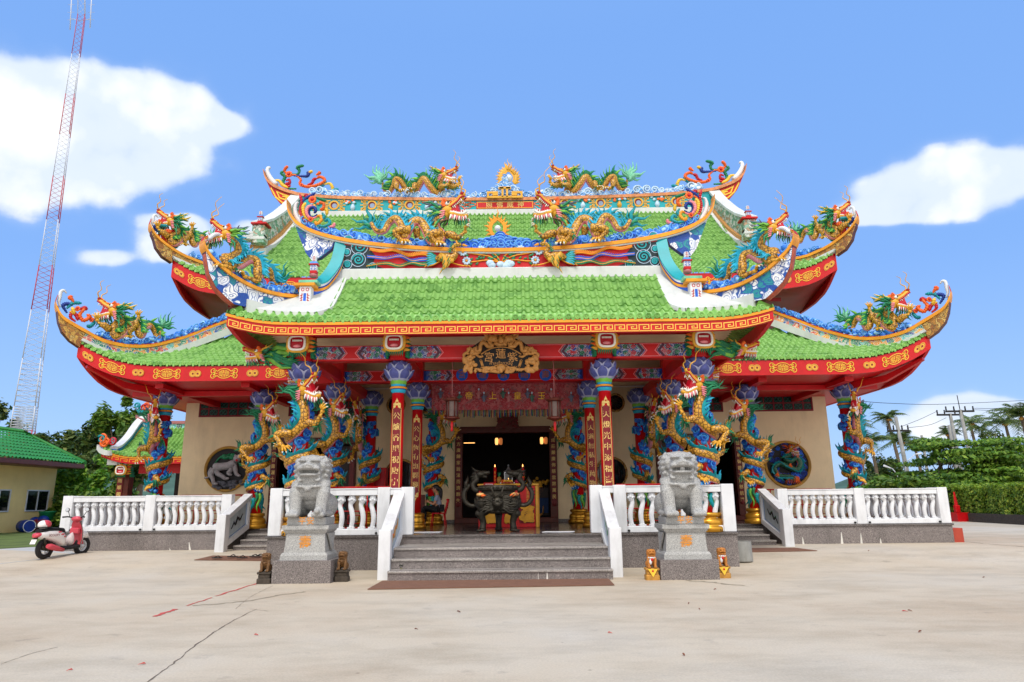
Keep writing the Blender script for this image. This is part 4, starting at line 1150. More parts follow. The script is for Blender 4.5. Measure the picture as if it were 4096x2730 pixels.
ukb = [(690, 1042), (723, 1062), (768, 1086), (812, 1104), (870, 1116), (930, 1104), (985, 1070)]
corner_ridge(KU, uc, .10, [(ucb, ubb, .26, K['gilt'], 'ridge_band'), (ubb, ukb, .46, K['curb'], 'ridge_curb')], [(602, 912), (611, 936), (636, 967), (683, 1004), (684, 1054), (647, 1030), (620, 992), (612, 961), (603, 940)], K['gilt'])
KP = -(6.59+15.9)
pc = [(830, 947), (810, 960), (812, 985), (830, 1018), (857, 1048), (924, 1102), (1013, 1150), (1103, 1176), (1201, 1188)]
pcb = [(830, 1034), (857, 1062), (924, 1116), (1013, 1164), (1103, 1190), (1201, 1202)]
pbb = [(833, 1052), (862, 1120), (900, 1170), (978, 1204), (1045, 1222), (1201, 1238)]
pkt = [(978, 1202), (1045, 1220), (1110, 1230), (1201, 1236)]
pkb = [(975, 1254), (1045, 1268), (1110, 1274), (1201, 1268)]
corner_ridge(KP, pc, .085, [(pcb, pbb, .20, K['fresco'], 'painted_panel'), (pkt, pkb, .34, K['curb'], 'ridge_curb')], [(815, 1003), (830, 1034), (833, 1052), (862, 1120), (900, 1170), (978, 1203), (975, 1232), (929, 1222), (902, 1199), (857, 1155), (830, 1101), (820, 1046)], K['fresco'])
# red meander edge of the porch painted panels
for s in (-1, 1):
 e = dline([(820, 1020), (821, 1046), (828, 1075), (832, 1100), (845, 1128), (859, 1155), (880, 1180), (904, 1202), (932, 1222)], KP, 30)
 mb = MB(); mb.tube(e, .035, 8, 0, sq=3.2, up=(0, 0, 1))
 if s > 0: mb.flipx()
 part(mb, 'panel_edge', K['edgebrown'])
# ------------------------------------------------------------------ main ridge and gable ridges
YR = 28.5
def yline(pts, y, n=None):
 q = [P(a, b2, y) for a, b2 in pts]; return bez(q, n) if n else q
rt = [(1058, 684), (1065, 706), (1080, 728), (1103, 746), (1147, 764), (1179, 773), (1203, 779), (1301, 789), (1412, 794), (1546, 797), (1760, 799), (2035, 799)]
top = yline(rt, YR, 60)
def sym(curve): return curve+[mx(p) for p in curve[::-1]]
half = [p for p in top if p.x < -.05]
full = sym(half)
def dwn(c, d, taper=0): return [p-V((0, 0, d if not taper else d*min(1, .3+min(i, len(c)-1-i)/taper))) for i, p in enumerate(c)]
mb = MB(); mb.wall([p-V((0, .22, 0)) for p in full], [p-V((0, .22, 0)) for p in dwn(full, .14, 10)], (0, .44, 0)); part(mb, 'main_ridge_cap', K['oldorange'])
in_ = [p for p in dwn(half, .141) if p.x > -9.55]
zb_r = P(1975, 846, YR).z
inner = sym(in_)
mb = MB(); mb.wall([p-V((0, .15, 0)) for p in inner], [V((p.x, p.y-.15, zb_r)) for p in inner], (0, .30, 0)); part(mb, 'main_ridge_band', K['tealband'])
mb = MB(); mb.bbox(-9.4, 9.4, YR-.24, YR+.24, zb_r-.45, zb_r-.001, b=.02); part(mb, 'main_ridge_curb', K['curb'])
mb = MB()
for s in (-1, 1):
 poly = [P(a, b2, YR) for a, b2 in ((1066, 722), (1080, 742), (1103, 760), (1147, 778), (1183, 788), (1176, 800), (1150, 822), (1125, 820), (1094, 784), (1078, 748))]
 if s > 0: poly = [mx(p) for p in poly]
 mb.plate([p-V((0, .12, 0)) for p in poly], (0, .24, 0))
part2(mb, 'ridge_horn', K['red'])
mb = MB()
for s in (-1, 1):
 def fm(a, b2, d):
  p = P(a, b2, YR-.12); return V((s*-abs(p.x)*-1 if s > 0 else p.x, YR-.12-d, p.z))
 strokes(mb, [[(1084, 752), (1104, 790), (1130, 812), (1150, 812), (1168, 790), (1130, 778), (1108, 768), (1118, 792), (1140, 800), (1150, 790), (1130, 786)]], 5.5, fm, .02)
part2(mb, 'horn_fret', K['yellow'])
for s in (-1, 1):
 q = bez([P(1105, 742, YR), P(1082, 715, YR), P(1070, 690, YR), P(1072, 674, YR), P(1082, 672, YR)], 14)
 if s > 0: q = [mx(p) for p in q]
 mb = MB(); mb.tube(q, [.13, .13, .125, .12, .115, .11, .10, .095, .09, .085, .08, .075, .065, .05], 8, 0); part(mb, 'horn_tip', K['white'])
# coin openings, vases and the name panel on the ridge
yb = YR-.152
def zrow(x): return lerp([(0, 0), (9, .12)], abs(x))
zc_r = P(1640, 829, YR).z
for i, px in enumerate((1340, 1490, 1640, 1782)):
 for s in (-1, 1):
  x = s*abs(P(px, 829, YR).x); z = zc_r+zrow(x)*.5; mb = MB(); k = .24
  fm = lambda a, c2, d: V((x+a, yb-d, z+c2))
  strokes(mb, [arc(0, 0, .19, .19, 0, 360, 24)], .07, fm, .03, 0)
  for q in (-1, 1):
   strokes(mb, [[(q*.20, .0), (q*.52, 0)], [(q*.17, .22), (q*.36, .22), (q*.36, .08), (q*.25, .08)], [(q*.17, -.22), (q*.36, -.22), (q*.36, -.08), (q*.25, -.08)], [(q*.26, .15), (q*.46, .15), (q*.46, .26), (q*.36, .26)], [(q*.26, -.15), (q*.46, -.15), (q*.46, -.26), (q*.36, -.26)]], .045, fm, .02, 0)
  mb.plate([fm(.16*math.cos(2*PI*j/20), .16*math.sin(2*PI*j/20), .006) for j in range(20)], (0, .003, 0), 1)
  mb.plate([fm(.02+.11*math.cos(2*PI*j/20), -.02+.11*math.sin(2*PI*j/20), .009) for j in range(20)], (0, .002, 0), 2)
  part(mb, 'coin_opening', [K['gold'], K['maroon'], K['holesky']])
for i, px in enumerate((1262, 1415, 1565, 1710, 1868)):
 for s in (-1, 1):
  x = s*abs(P(px, 829, YR).x); z = zc_r+zrow(x)*.5; mb = MB()
  if i == 4:
   for q in range(4): strokes(mb, [arc(.13*math.cos(q*PI/2), .10*math.sin(q*PI/2), .12, .07, 0, 360, 14)], .03, lambda a, c2, d: V((x+a*1.6, yb-d, z+c2)), .02, 2)
  else:
   mb.lathe([(.04, -.26), (.07, -.24), (.11, -.14), (.10, -.06), (.05, .0), (.07, .03)], (x, yb-.02, z), 10, 0 if i % 2 else 1)
   for j in range(7):
    a = R.uniform(.3, 2.8); rr = R.uniform(.15, .42); e = V((x+rr*math.cos(a), yb-.02, z+.02+rr*.62*math.sin(a)))
    mb.tube([(x, yb-.015, z+.02), (x+(e.x-x)*.5, yb-.015, z+.1), e], .012, 4, 3); mb.ell(e, (.075, .03, .065), 2 if j % 3 else 0, 8, 5)
    mb.ell(e+V((.07, 0, -.05)), (.05, .02, .03), 3, 6, 4)
  part(mb, 'vase_ornament', [K['skyw'], K['gold'], K['orange'], K['green']])
a, c2 = P(1922, 843, YR), P(2150, 812, YR); xs_ = (abs(a.x)+abs(c2.x))/2
mb = MB(); mb.bbox(-xs_, xs_, yb-.03, yb-.001, a.z, c2.z, b=.008); sg = part(mb, 'ridge_name_panel', K['red'])
mb = MB(); strokes(mb, [[(-xs_+.05, a.z+.03), (xs_-.05, a.z+.03), (xs_-.05, c2.z-.03), (-xs_+.05, c2.z-.03), (-xs_+.05, a.z+.03)]], .03, lambda p, q, d: V((p, yb-.03-d, q)), .008); part(mb, 'border', K['gold'], sg)
lettering('inscription', '照  佛  威  神', .30, (0, yb-.033, (a.z+c2.z)/2), K['goldtext'], sg)
# gable ridges coming down from the main ridge
def gable_ridge(s):
 A, B = V((-9.25, YR-.1, 0)), V((-9.55, 25.2, 0))
 ots = [(1172, 778), (1140, 818), (1107, 849), (1075, 873), (1050, 885)]; ibs = [(1187, 868), (1150, 918), (1110, 968), (1080, 1003), (1056, 1028)]
 to, bo = [], []
 for i in range(25):
  f = i/24; y = mix(YR-.1, 25.3, f); x0 = mix(-9.35, -9.75, f)
  zt = P(lerp([(j/4, q[0]) for j, q in enumerate(ots)], f), lerp([(j/4, q[1]) for j, q in enumerate(ots)], f), y)
  zb2 = P(lerp([(j/4, q[0]) for j, q in enumerate(ibs)], f), lerp([(j/4, q[1]) for j, q in enumerate(ibs)], f), y)
  to.append(V((x0-.25, y, zt.z))); bo.append(V((x0-.25, y, zb2.z-.1)))
 def em(mb, nm, m):
  if s > 0: mb.flipx()
  part(mb, nm, m)
 mb = MB(); mb.wall([p-V((.04, 0, 0)) for p in to], [p-V((.04, 0, .12)) for p in to], (.5, 0, 0)); em(mb, 'gable_ridge_cap', K['curb'])
 h1 = [p+(q-p)*.12 for p, q in zip(to, bo)]; h2 = [p+(q-p)*.62 for p, q in zip(to, bo)]; h3 = [p+(q-p)*.72 for p, q in zip(to, bo)]
 mb = MB(); mb.wall(h1, h2, (.36, 0, 0)); em(mb, 'gable_ridge_band', K['fresco2'])
 mb = MB(); mb.wall([p-V((.03, 0, 0)) for p in h2], [p-V((.03, 0, 0)) for p in h3], (.52, 0, 0)); em(mb, 'gable_ridge_fillet', K['goldleaf'])
 mb = MB(); mb.wall(h3, bo, (.62, 0, 0)); em(mb, 'gable_ridge_curb', K['curb'])
 # end pier with stepped blocks and little pagoda finial
 q = P(1042, 905, 25.1); x, z = q.x, q.z
 mb = MB(); mb.bbox(x-.22, x+.22, 24.95, 25.4, z-.75, z+.0, 0, .02); em(mb, 'ridge_pier', K['fresco2'])
 mb = MB(); mb.bbox(x-.85, x+.25, 24.93, 25.3, z-.62, z-.5, b=.02); mb.bbox(x-.62, x+.22, 24.95, 25.3, z-.499, z-.38, b=.02); mb.bbox(x-.40, x+.2, 24.97, 25.3, z-.379, z-.26, b=.02); em(mb, 'ridge_step', K['curb'])
 mb = MB(); mb.bbox(x-.30, x+.32, 24.85, 25.42, z+.0, z+.07, 0, .01); em(mb, 'pier_cap', K['red'])
 return x, z
for s in (-1, 1): GX, GZ = gable_ridge(s)
# ------------------------------------------------------------------ porch ridge, frieze and gable ridges
YP = 18.0
pt_ = [(1155, 806), (1157, 830), (1166, 856), (1182, 880), (1201, 898), (1252, 926), (1332, 951), (1439, 971), (1582, 987), (1725, 997), (1880, 1002), (2020, 1003)]
half = [p for p in yline(pt_, YP, 60) if p.x < -.03]; full = sym(half)
mb = MB(); mb.wall([p-V((0, .2, 0)) for p in full], [p-V((0, .2, 0)) for p in dwn(full, .105, 10)], (0, .4, 0)); part(mb, 'porch_ridge_cap', K['goldband'])
mb = MB(); mb.wall([p-V((0, .17, 0)) for p in dwn(full, .106, 10)], [p-V((0, .17, 0)) for p in dwn(full, .15, 10)], (0, .34, 0)); part(mb, 'porch_ridge_fillet', K['curb'])
zp = P(2004, 1078, YP).z; fx = 4.42
inn = sym([p for p in dwn(half, .151) if p.x > -fx])
mb = MB(); mb.wall([p-V((0, .12, 0)) for p in inn], [V((p.x, p.y-.12, zp)) for p in inn], (0, .24, 0)); fr = part(mb, 'frieze', K['red'])
for s in (-1, 1):   # teal scroll-work ends of the frieze
 ztop = [p.z for p in inn if p.x > -fx][0]
 mb = MB(); a0, a1 = 3.35, fx-.03
 fm = lambda a, c2, d: V((s*a, YP-.122-d, c2))
 zt = lambda a: lerp([(-p.x, p.z) for p in inn[::-1] if p.x < 0][0:] if 0 else sorted([(-p.x, p.z) for p in inn if p.x < 0]), a)
 poly = [(a1, zp+.01), (a0-.15, zp+.01), (a0+.2, zp+.14), (a0+.12, zp+.38), (a0+.3, zp+.6), (a0-.2, zt(a0-.2)-.06), (a1, zt(a1)-.02)]
 mb.plate([fm(a, c2, .004) for a, c2 in poly], (0, .003, 0), 0)
 for (cx, cz, r) in ((3.95, .28, .17), (3.93, .66, .20), (4.25, .14, .10), (4.25, .88, .10), (3.55, .06, .09), (4.28, .5, .08)):
  sp = [(cx+r*(1-i/26)*math.cos(i*.5), zp+cz+r*(1-i/26)*math.sin(i*.5)) for i in range(26)]
  strokes(mb, [sp], .035, fm, .02, 1); strokes(mb, [[(cx+(r+.03)*math.cos(i*.26), zp+cz+(r+.03)*math.sin(i*.26)) for i in range(25)]], .014, fm, .014, 2)
 part(mb, 'scroll_ornament', [K['scrolld'], K['tealband'], K['skyw']], fr)
# flowers in the middle of the frieze
mb = MB(); base = V((0, YP-.14, zp+.02))
for i in range(8): mb.ell(base+V((R.uniform(-.3, .3), 0, R.uniform(.02, .14))), (.12, .05, .09), 0, 8, 5)
for s in (-1, 1):
 for st in ([(0, .1), (.3, .3), (.7, .38), (1.05, .44)], [(0, .12), (.35, .2), (.75, .16), (.95, .18)], [(.02, .15), (.15, .36), (.4, .46), (.55, .50)]):
  q = bez([base+V((s*a, 0, b2)) for a, b2 in st], 16); mb.tube(q, .02, 5, 1)
  for j in range(3, 16, 2):
   for sg_ in (-1, 1):
    if R.random() < .8: mb.ell(q[j]+V((R.uniform(-.05, .05), -.01, sg_*.07)), (.06, .015, .028), 2, 6, 4, Matrix.Rotation(R.uniform(-1, 1), 3, 'Y'))
  for k in range(9): mb.ell(q[-1]+V((.08*math.cos(k*.7), -.02, .08*math.sin(k*.7))), (.05, .02, .035), 0, 6, 4, Matrix.Rotation(-k*.7, 3, 'Y'))
  mb.ell(q[-1]+V((0, -.04, 0)), (.035, .02, .035), 1, 6, 4)
part(mb, 'flower_relief', [K['skyw'], K['goldband'], K['green']], fr)
mb = MB(); mb.bbox(-fx-.25, fx+.25, YP-.20, YP+.3, zp-.34, zp-.001, b=.03); part(mb, 'porch_ridge_curb', K['curb'])
# painted bargeboards below the horns
mb = MB()
for s in (-1, 1):
 poly = [P(a, b2, YP) for a, b2 in ((1170, 872), (1186, 897), (1203, 911), (1252, 938), (1330, 964), (1346, 968), (1330, 1000), (1285, 1035), (1250, 1046), (1226, 1016), (1204, 960), (1184, 908), (1176, 890))]
 if s > 0: poly = [mx(p) for p in poly]
 mb.plate([p-V((0, .09, 0)) for p in poly], (0, .18, 0), 0, 1)
part2(mb, 'painted_bargeboard', [K['fresco'], K['navy']])
for s in (-1, 1):
 q = bez([P(1210, 903, YP), P(1188, 870, YP), P(1180, 838, YP), P(1186, 814, YP), P(1196, 812, YP)], 14)
 if s > 0: q = [mx(p) for p in q]
 mb = MB(); mb.tube(q, [.06, .065, .07, .07, .07, .065, .06, .055, .05, .045, .04, .035, .03, .02], 8, 0); part(mb, 'horn_tip', K['white'])
# porch gable ridges: layered painted bands flaring to a ledge, with post below
for s in (-1, 1):
 def em(mb, nm, m):
  if s > 0: mb.flipx()
  return part(mb, nm, m)
 A = bez([P(1362, 968, 17.85), P(1345, 1040, 17.65), P(1310, 1095, 17.4), P(1275, 1124, 17.15), P(1215, 1133, 16.95)], 24)
 def lay(d0, d1, w, nm, m):
  mb = MB(); mb.wall([p-V((0, 0, d0))-V((w*.5, 0, 0)) for p in A], [p-V((0, 0, d1))-V((w*.5, 0, 0)) for p in A], (w, .06, 0)); em(mb, nm, m)
 lay(0, .05, .30, 'gable_ridge_cap', K['tealband']); lay(.051, .12, .26, 'gable_ridge_band', K['white']); lay(.121, .16, .28, 'gable_ridge_fillet', K['navy']); lay(.161, .24, .27, 'gable_ridge_band', K['goldband'])
 # blue side below
 B = [p-V((0, 0, .241)) for p in A]; low_ = [P(lerp([(0, 1352), (1, 1246)], i/23), lerp([(0, 1074), (1, 1240)], i/23), mix(17.85, 16.95, i/23)) for i in range(24)]
 mb = MB(); mb.wall([p-V((.08, 0, 0)) for p in B], [V((min(q.x, q.x), q.y, min(q.z, p.z-.01)))-V((.08, 0, 0)) for p, q in zip(B, low_)], (.16, .03, 0)); em(mb, 'painted_spandrel', K['blue'])
 q1 = P(1200, 1148, 16.85); q2 = P(1242, 1234, 16.85)
 mb = MB(); mb.bbox(q1.x, q2.x, 16.80, 17.05, q2.z-.1, q1.z, b=.012); o = em(mb, 'ridge_post', K['white'])
 mb = MB(); cx = (q1.x+q2.x)/2
 fm = lambda a, c2, d: V((cx+a, 16.80-d, (q1.z+q2.z)/2+c2))
 strokes(mb, [arc(-.06, .2, .035, .04, -90, 270), arc(.06, .2, .035, .04, -90, 270), [(-.10, -.28), (-.07, .1)], [(.10, -.28), (.07, .1)]]+[[(-.12, -.25+.07*k), (-.055, -.22+.07*k)] for k in range(5)]+[[(.12, -.25+.07*k), (.055, -.22+.07*k)] for k in range(5)], .016, fm, .006, 0)
 mb.plate([fm(-.035, -.24, .003), fm(.035, -.24, .003), fm(.035, .1, .003), fm(-.035, .1, .003)], (0, .002, 0), 1)
 em(mb, 'post_painting', [K['red'], K['blue']])
 mb = MB(); mb.bbox(q1.x-.14, q2.x+.10, 16.74, 17.1, q1.z+.001, q1.z+.08, b=.01); em(mb, 'post_cap', K['goldband'])
 mb = MB(); mb.bbox(q1.x-.02, q2.x+.16, 16.76, 17.1, q1.z+.081, q1.z+.16, b=.01); em(mb, 'post_cap', K['mint'])
# broad white mortar flanks of the porch roof, sweeping down to the corner ridges
mb = MB()
for s in (-1, 1):
 rows = []
 for j in range(13):
  t = mix(.34, 2.08, (j/12)**1.1); xo = por.Xc-t+.05; xi = 4.22+.35*max(0, 1-j/3.5)**2
  if j == 12: xo = xi+.3
  rows.append([(s*mix(xi, xo, i/10), por.Ye+t, por.front(mix(xi, xo, i/10), t/2.1).z+.085+.05*(i/10)**2) for i in range(11)])
 mb.sheet(rows)
 mb.wall([rows[j][0] for j in range(13)], [V(rows[j][0])-V((0, 0, .12)) for j in range(13)], (s*.02, 0, 0))
 mb.wall([rows[0][i] for i in range(11)], [V(rows[0][i])-V((0, 0, .12)) for i in range(11)], (0, .02, 0))
part2(mb, 'hip_curb', K['curb'])
# ================================================================== DRAGONS
def frames(pts):
 T_ = []
 n = len(pts)
 for i in range(n): T_.append((pts[min(i+1, n-1)]-pts[max(i-1, 0)]).normalized())
 return T_
def spike(mb, p, d, L, w, mi=0, bend=None, n=6, flat=.45, side=None, k=5):
 """curved tapering flame"""
 d = V(d).normalized(); bend = V(bend) if bend is not None else V((0, 0, 0))
 wob = d.cross(V((.3, 1, .2))).normalized()
 pts = [V(p)+d*(L*i/n)+bend*(L*(i/n)**2)+wob*(L*.06*math.sin(i*1.6)) for i in range(n+1)]
 rr = [w*(.55+.45*math.sin(PI*min(1, .25+i/n*.6)))*(1-(i/n)**1.8)+.002 for i in range(n+1)]
 mb.tube(pts, rr, k, mi, sq=flat, up=side)
def claw(mb, p, d, up, s, mi=0, nail=1, fan=1.0):
 """clawed foot: palm, four toes and a thumb, each bent, with pale nails"""
 d = V(d).normalized(); up = V(up); up = (up-d*up.dot(d)).normalized(); sd = d.cross(up)
 mb.ell(p, (s*.24, s*.24, s*.2), mi, 8, 6)
 for k in (-1.5, -.5, .5, 1.5, None):
  if k is None: q = (-d*.8+sd*.3).normalized(); L = .55
  else: q = (d+sd*k*.42*fan).normalized(); L = .85-.08*abs(k)
  a = V(p)+q*s*.15; b = a+q*s*L*.5+up*s*.20; c = b+q*s*L*.42-up*s*.16; e = c+q*s*.06-up*s*.24
  mb.tube([a, b, c], [s*.11, s*.105, s*.09], 6, mi); mb.ell(b, s*.105, mi, 6, 5)
  mb.tube([c, (c+e)/2+q*s*.05, e], [s*.075, s*.05, s*.004], 5, nail)
def leg(mb, a, b, c, s, d, up, mi=0, mt=2, fan=1.0):
 """a shoulder, b knee, c ankle; foot of size s pointing along d"""
 a, b, c = V(a), V(b), V(c)
 q = bez([a, (a+b)/2+(V(up)*.12*(b-a).length), b, (b+c)/2, c], 14)
 mb.tube(q, [s*lerp([(0, .46), (.35, .42), (.55, .27), (.8, .19), (1, .17)], i/13) for i in range(14)], 8, mi)
 for k in range(6):
  o = (b-a).normalized()*R.uniform(.2, 1)+V((R.uniform(-.4, .4), R.uniform(-.3, .3), R.uniform(-.5, .2)))
  spike(mb, b-(b-a)*.08*k, o, s*R.uniform(.7, 1.1), s*.10, mt)
 claw(mb, c+(c-b).normalized()*s*.1, d, up, s, 3, 4, fan)
def head(M, root, s=1.0, horn='grey', mane=('green', 'green_d'), beard='pink', whisk=1.0, op=.55):
 """dragon head, snout along +x, top +z, size about 1 unit, placed by matrix M under root"""
 g, r_, w_, o_, e_, bk, pk = 0, 1, 2, 3, 4, 5, 6
 mb = MB()
 mb.ell((-.02, 0, .04), (.30, .25, .24), g, 12, 9); mb.ell((-.18, 0, -.06), (.26, .22, .24), g, 12, 8)
 up = bez([(.12, 0, .10), (.34, 0, .15), (.55, 0, .19), (.74, 0, .27), (.86, 0, .30)], 12)
 mb.tube(up, [.23, .215, .20, .19, .18, .175, .17, .17, .175, .17, .15, .10], 10, g, sq=.62, up=(0, 1, 0))
 lo = bez([(.02, 0, -.16), (.22, 0, -.16-.18*op), (.42, 0, -.16-.42*op), (.60, 0, -.16-.55*op), (.70, 0, -.16-.50*op)], 12)
 mb.tube(lo, [.20, .20, .195, .19, .18, .175, .17, .165, .16, .15, .13, .07], 10, g, sq=.55, up=(0, 1, 0))
 for sy in (-1, 1):      # lips: red then white trims, nostrils, brow, eye
  mb.tube([p+V((0, sy*.165, -.075)) for p in up[1:]]+[V((.90, sy*.07, .20))], [.036]*11+[.03], 6, r_)
  mb.tube([p+V((0, sy*.15, .085)) for p in lo[1:]]+[V((.74, sy*.04, -.08-.5*op))], [.034]*11+[.028], 6, w_)
  mb.ell((.86, sy*.10, .38), (.09, .075, .075), r_, 8, 6); mb.ell((.93, sy*.11, .37), (.03, .03, .03), bk, 6, 5)
  mb.ell((.14, sy*.20, .24), (.10, .07, .085), e_, 10, 7); mb.ell((.19, sy*.245, .25), (.05, .035, .05), bk, 8, 5)
  for k in range(7):
   a = -.5+.42*k; spike(mb, (.10-.12*math.cos(a)*.6, sy*.2, .27+.10*math.sin(a)), (-math.cos(a*.6)-.2, sy*.35, .9*math.sin(a)+.35), .20, .06, o_, n=4)
  for k in range(5):   # upper cheek frills
   spike(mb, (-.08-.05*k, sy*.24, -.02-.07*k), (-1, sy*.55, -.15*k), .26, .055, pk, bend=(0, 0, .15), n=4)
  # teeth
  for k in range(7):
   p = up[2+k] if k < 8 else up[-1]; L = .17 if k in (6, 1) else .09
   mb.tube([p+V((0, sy*.14, -.09)), p+V((.01, sy*.135, -.09-L*.6)), p+V((.02, sy*.13, -.09-L))], [.036, .026, .004], 5, w_)
   p = lo[3+k] if k < 8 else lo[-1]; L = .17 if k in (6, 4) else .09
   mb.tube([p+V((0, sy*.13, .09)), p+V((.01, sy*.125, .09+L*.6)), p+V((.015, sy*.12, .09+L))], [.034, .024, .004], 5, w_)
 mb.ell((.88, 0, .34), (.10, .12, .10), g, 10, 7)
 mb.plate([(-.02, -.15, .0), (.50, -.12, .10), (.46, -.11, -.08-.40*op), (.1, -.14, -.14-.1*op)], (0, .28, 0), r_)
 tg = bez([(.1, 0, -.08-.1*op), (.4, 0, -.06-.30*op), (.62, 0, -.02-.36*op), (.82, 0, .02-.30*op)], 9); mb.tube(tg, [.09, .09, .085, .08, .07, .06, .05, .03, .012], 7, pk, sq=.4, up=(0, 1, 0))
 for k in range(9): mb.ell((.05+.09*k, 0, .28+.03*math.sin(k)+.012*k), (.06, .05, .05), g if k % 2 else o_, 6, 5)
 # bearded jaw: two rows of flames
 for k in range(9):
  for sy in (-1, 1):
   p = lo[min(11, 1+k)]+V((0, sy*.15, -.08)); spike(mb, p, (-.75+.09*k, sy*.45, -.9), .26 if k < 7 else .2, .06, pk if k % 2 else w_, bend=(.15, 0, -.1), n=4)
 mb.xf(M)
 o = mb.build('head', [K['gold'], K['mouth'], K['tooth'], K['orange'], K['tooth'], K['black'], K[beard]], root)
 for sy in (-1, 1):
  mb = MB(); q = bez([(-.08, sy*.12, .24), (-.30, sy*.2, .42), (-.55, sy*.28, .52), (-.82, sy*.30, .78)], 10); mb.tube(q, [.075, .07, .065, .06, .055, .05, .045, .04, .03, .012], 7, 0)
  for k, dv in ((4, (-.1, sy*.2, .3)), (6, (-.3, sy*.1, -.1))): spike(mb, q[k], dv, .24, .045, 0, n=4, flat=1)
  mb.xf(M); mb.build('horn', K[horn], o)
  if whisk:
   mb = MB(); q = bez([(.86, sy*.16, .40), (.98, sy*.26, .62), (.86, sy*.34, .85), (1.02, sy*.42, 1.12), (.90, sy*.46, 1.0+.45*whisk)], 22)
   mb.tube(q, [.03*(1-i/24)+.006 for i in range(22)], 5, 0); mb.xf(M); mb.build('whisker', K['gold'], o)
 mb = MB()
 for k in range(22):
  a = R.uniform(-1.25, 1.9); sy = R.choice((-1, 1)); dd = V((-1, sy*R.uniform(.1, .7), math.sin(a)*.75-.1))
  spike(mb, (-.20+R.uniform(-.1, .1), sy*R.uniform(.08, .24), .02+.24*math.sin(a)), dd, R.uniform(.55, .95), .075, 0 if k % 3 else 1, bend=(R.uniform(-.1, .2), 0, R.uniform(-.25, .3)), n=6)
 for k in range(12):
  sy = R.choice((-1, 1)); f = k/12
  spike(mb, lo[int(f*9)]+V((0, sy*.1, -.15)), (-.55+.5*f, sy*.3, -1), R.uniform(.35, .6), .07, 0 if k % 3 else 1, bend=(R.uniform(-.1, .3), 0, 0), n=5)
 mb.xf(M); mb.build('mane', [K[mane[0]], K[mane[1]]], o)
 return o
def body_part(root, pts, rad, dors, scl, belly=True, name='body', n=12):
 mb = MB(); T_ = frames(pts); m = len(pts)
 b = len(mb.v)
 for i in range(m):
  d = V(dors[i]); d = (d-T_[i]*d.dot(T_[i])).normalized(); w = T_[i].cross(d)
  for k in range(n):
   a = 2*PI*k/n; mb.v.append(tuple(pts[i]+(d*math.cos(a)+w*math.sin(a))*rad[i]))
 for i in range(m-1):
  for k in range(n):
   k2 = (k+1) % n; mid = (k+.5)/n
   mb.f.append([b+i*n+k, b+i*n+k2, b+(i+1)*n+k2, b+(i+1)*n+k]); mb.s.append(True)
   bl = belly and .36 < mid < .64
   mb.m.append((1 if i % 3 else 2) if bl else 0)
 for e, rv in ((0, 1), (m-1, 0)): mb.f.append([b+e*n+k for k in range(n)]); mb.m.append(0); mb.s.append(False)
 return mb.build(name, [K[scl], K['belly'], K['pink']], root)
def crest(root, pts, rad, dors, h, mats, step=2, i0=0, i1=None, lean=.6):
 mb = MB(); T_ = frames(pts); i1 = i1 or len(pts)
 D = [(V(d)-t*V(d).dot(t)).normalized() for d, t in zip(dors, T_)]
 q = range(i0, i1)
 top = [pts[i]+D[i]*(rad[i]+h*.38+h*.12*math.sin(i*1.3)) for i in q]; bot = [pts[i]+D[i]*rad[i]*.75 for i in q]
 w = [T_[i].cross(D[i]) for i in q]
 mb.wall([p-x*.014 for p, x in zip(top, w)], [p-x*.02 for p, x in zip(bot, w)], [x*.036 for x in w], 0)
 for i in range(i0, i1-1, step):
  spike(mb, pts[i]+D[i]*(rad[i]+h*.15), D[i]+T_[i]*lean, h*R.uniform(.8, 1.05), h*.22, 1 if (i//step) % 2 else 0, bend=T_[i]*.25, n=4)
 return mb.build('crest', [K[m] for m in mats], root)
def tailfin(root, p, d, s, cols, spread=1.1, n=9, plane=None):
 mb = MB(); d = V(d).normalized(); pl = V(plane) if plane else V((0, 1, 0)); e = d.cross(pl).normalized()
 for k in range(n):
  a = (k/(n-1)-.5)*2*spread; spike(mb, p, d*math.cos(a)+e*math.sin(a)+pl*R.uniform(-.2, .2), s*R.uniform(.75, 1.1)*(1-.25*abs(a)/spread), s*.11, k % 2, bend=e*R.uniform(-.3, .3), n=7)
 return mb.build('tail_fin', [K[c] for c in cols], root)
def headM(p, fwd, up, s):
 f = V(fwd).normalized(); u = V(up); u = (u-f*u.dot(f)).normalized(); y = u.cross(f)
 M = Matrix((f, y, u)).transposed().to_4x4()
 return Matrix.Translation(V(p)) @ M @ Matrix.Scale(s, 4)
LEGM = lambda scl: [K[scl], K['gold'], K['green'], K['gold'], K['tooth']]
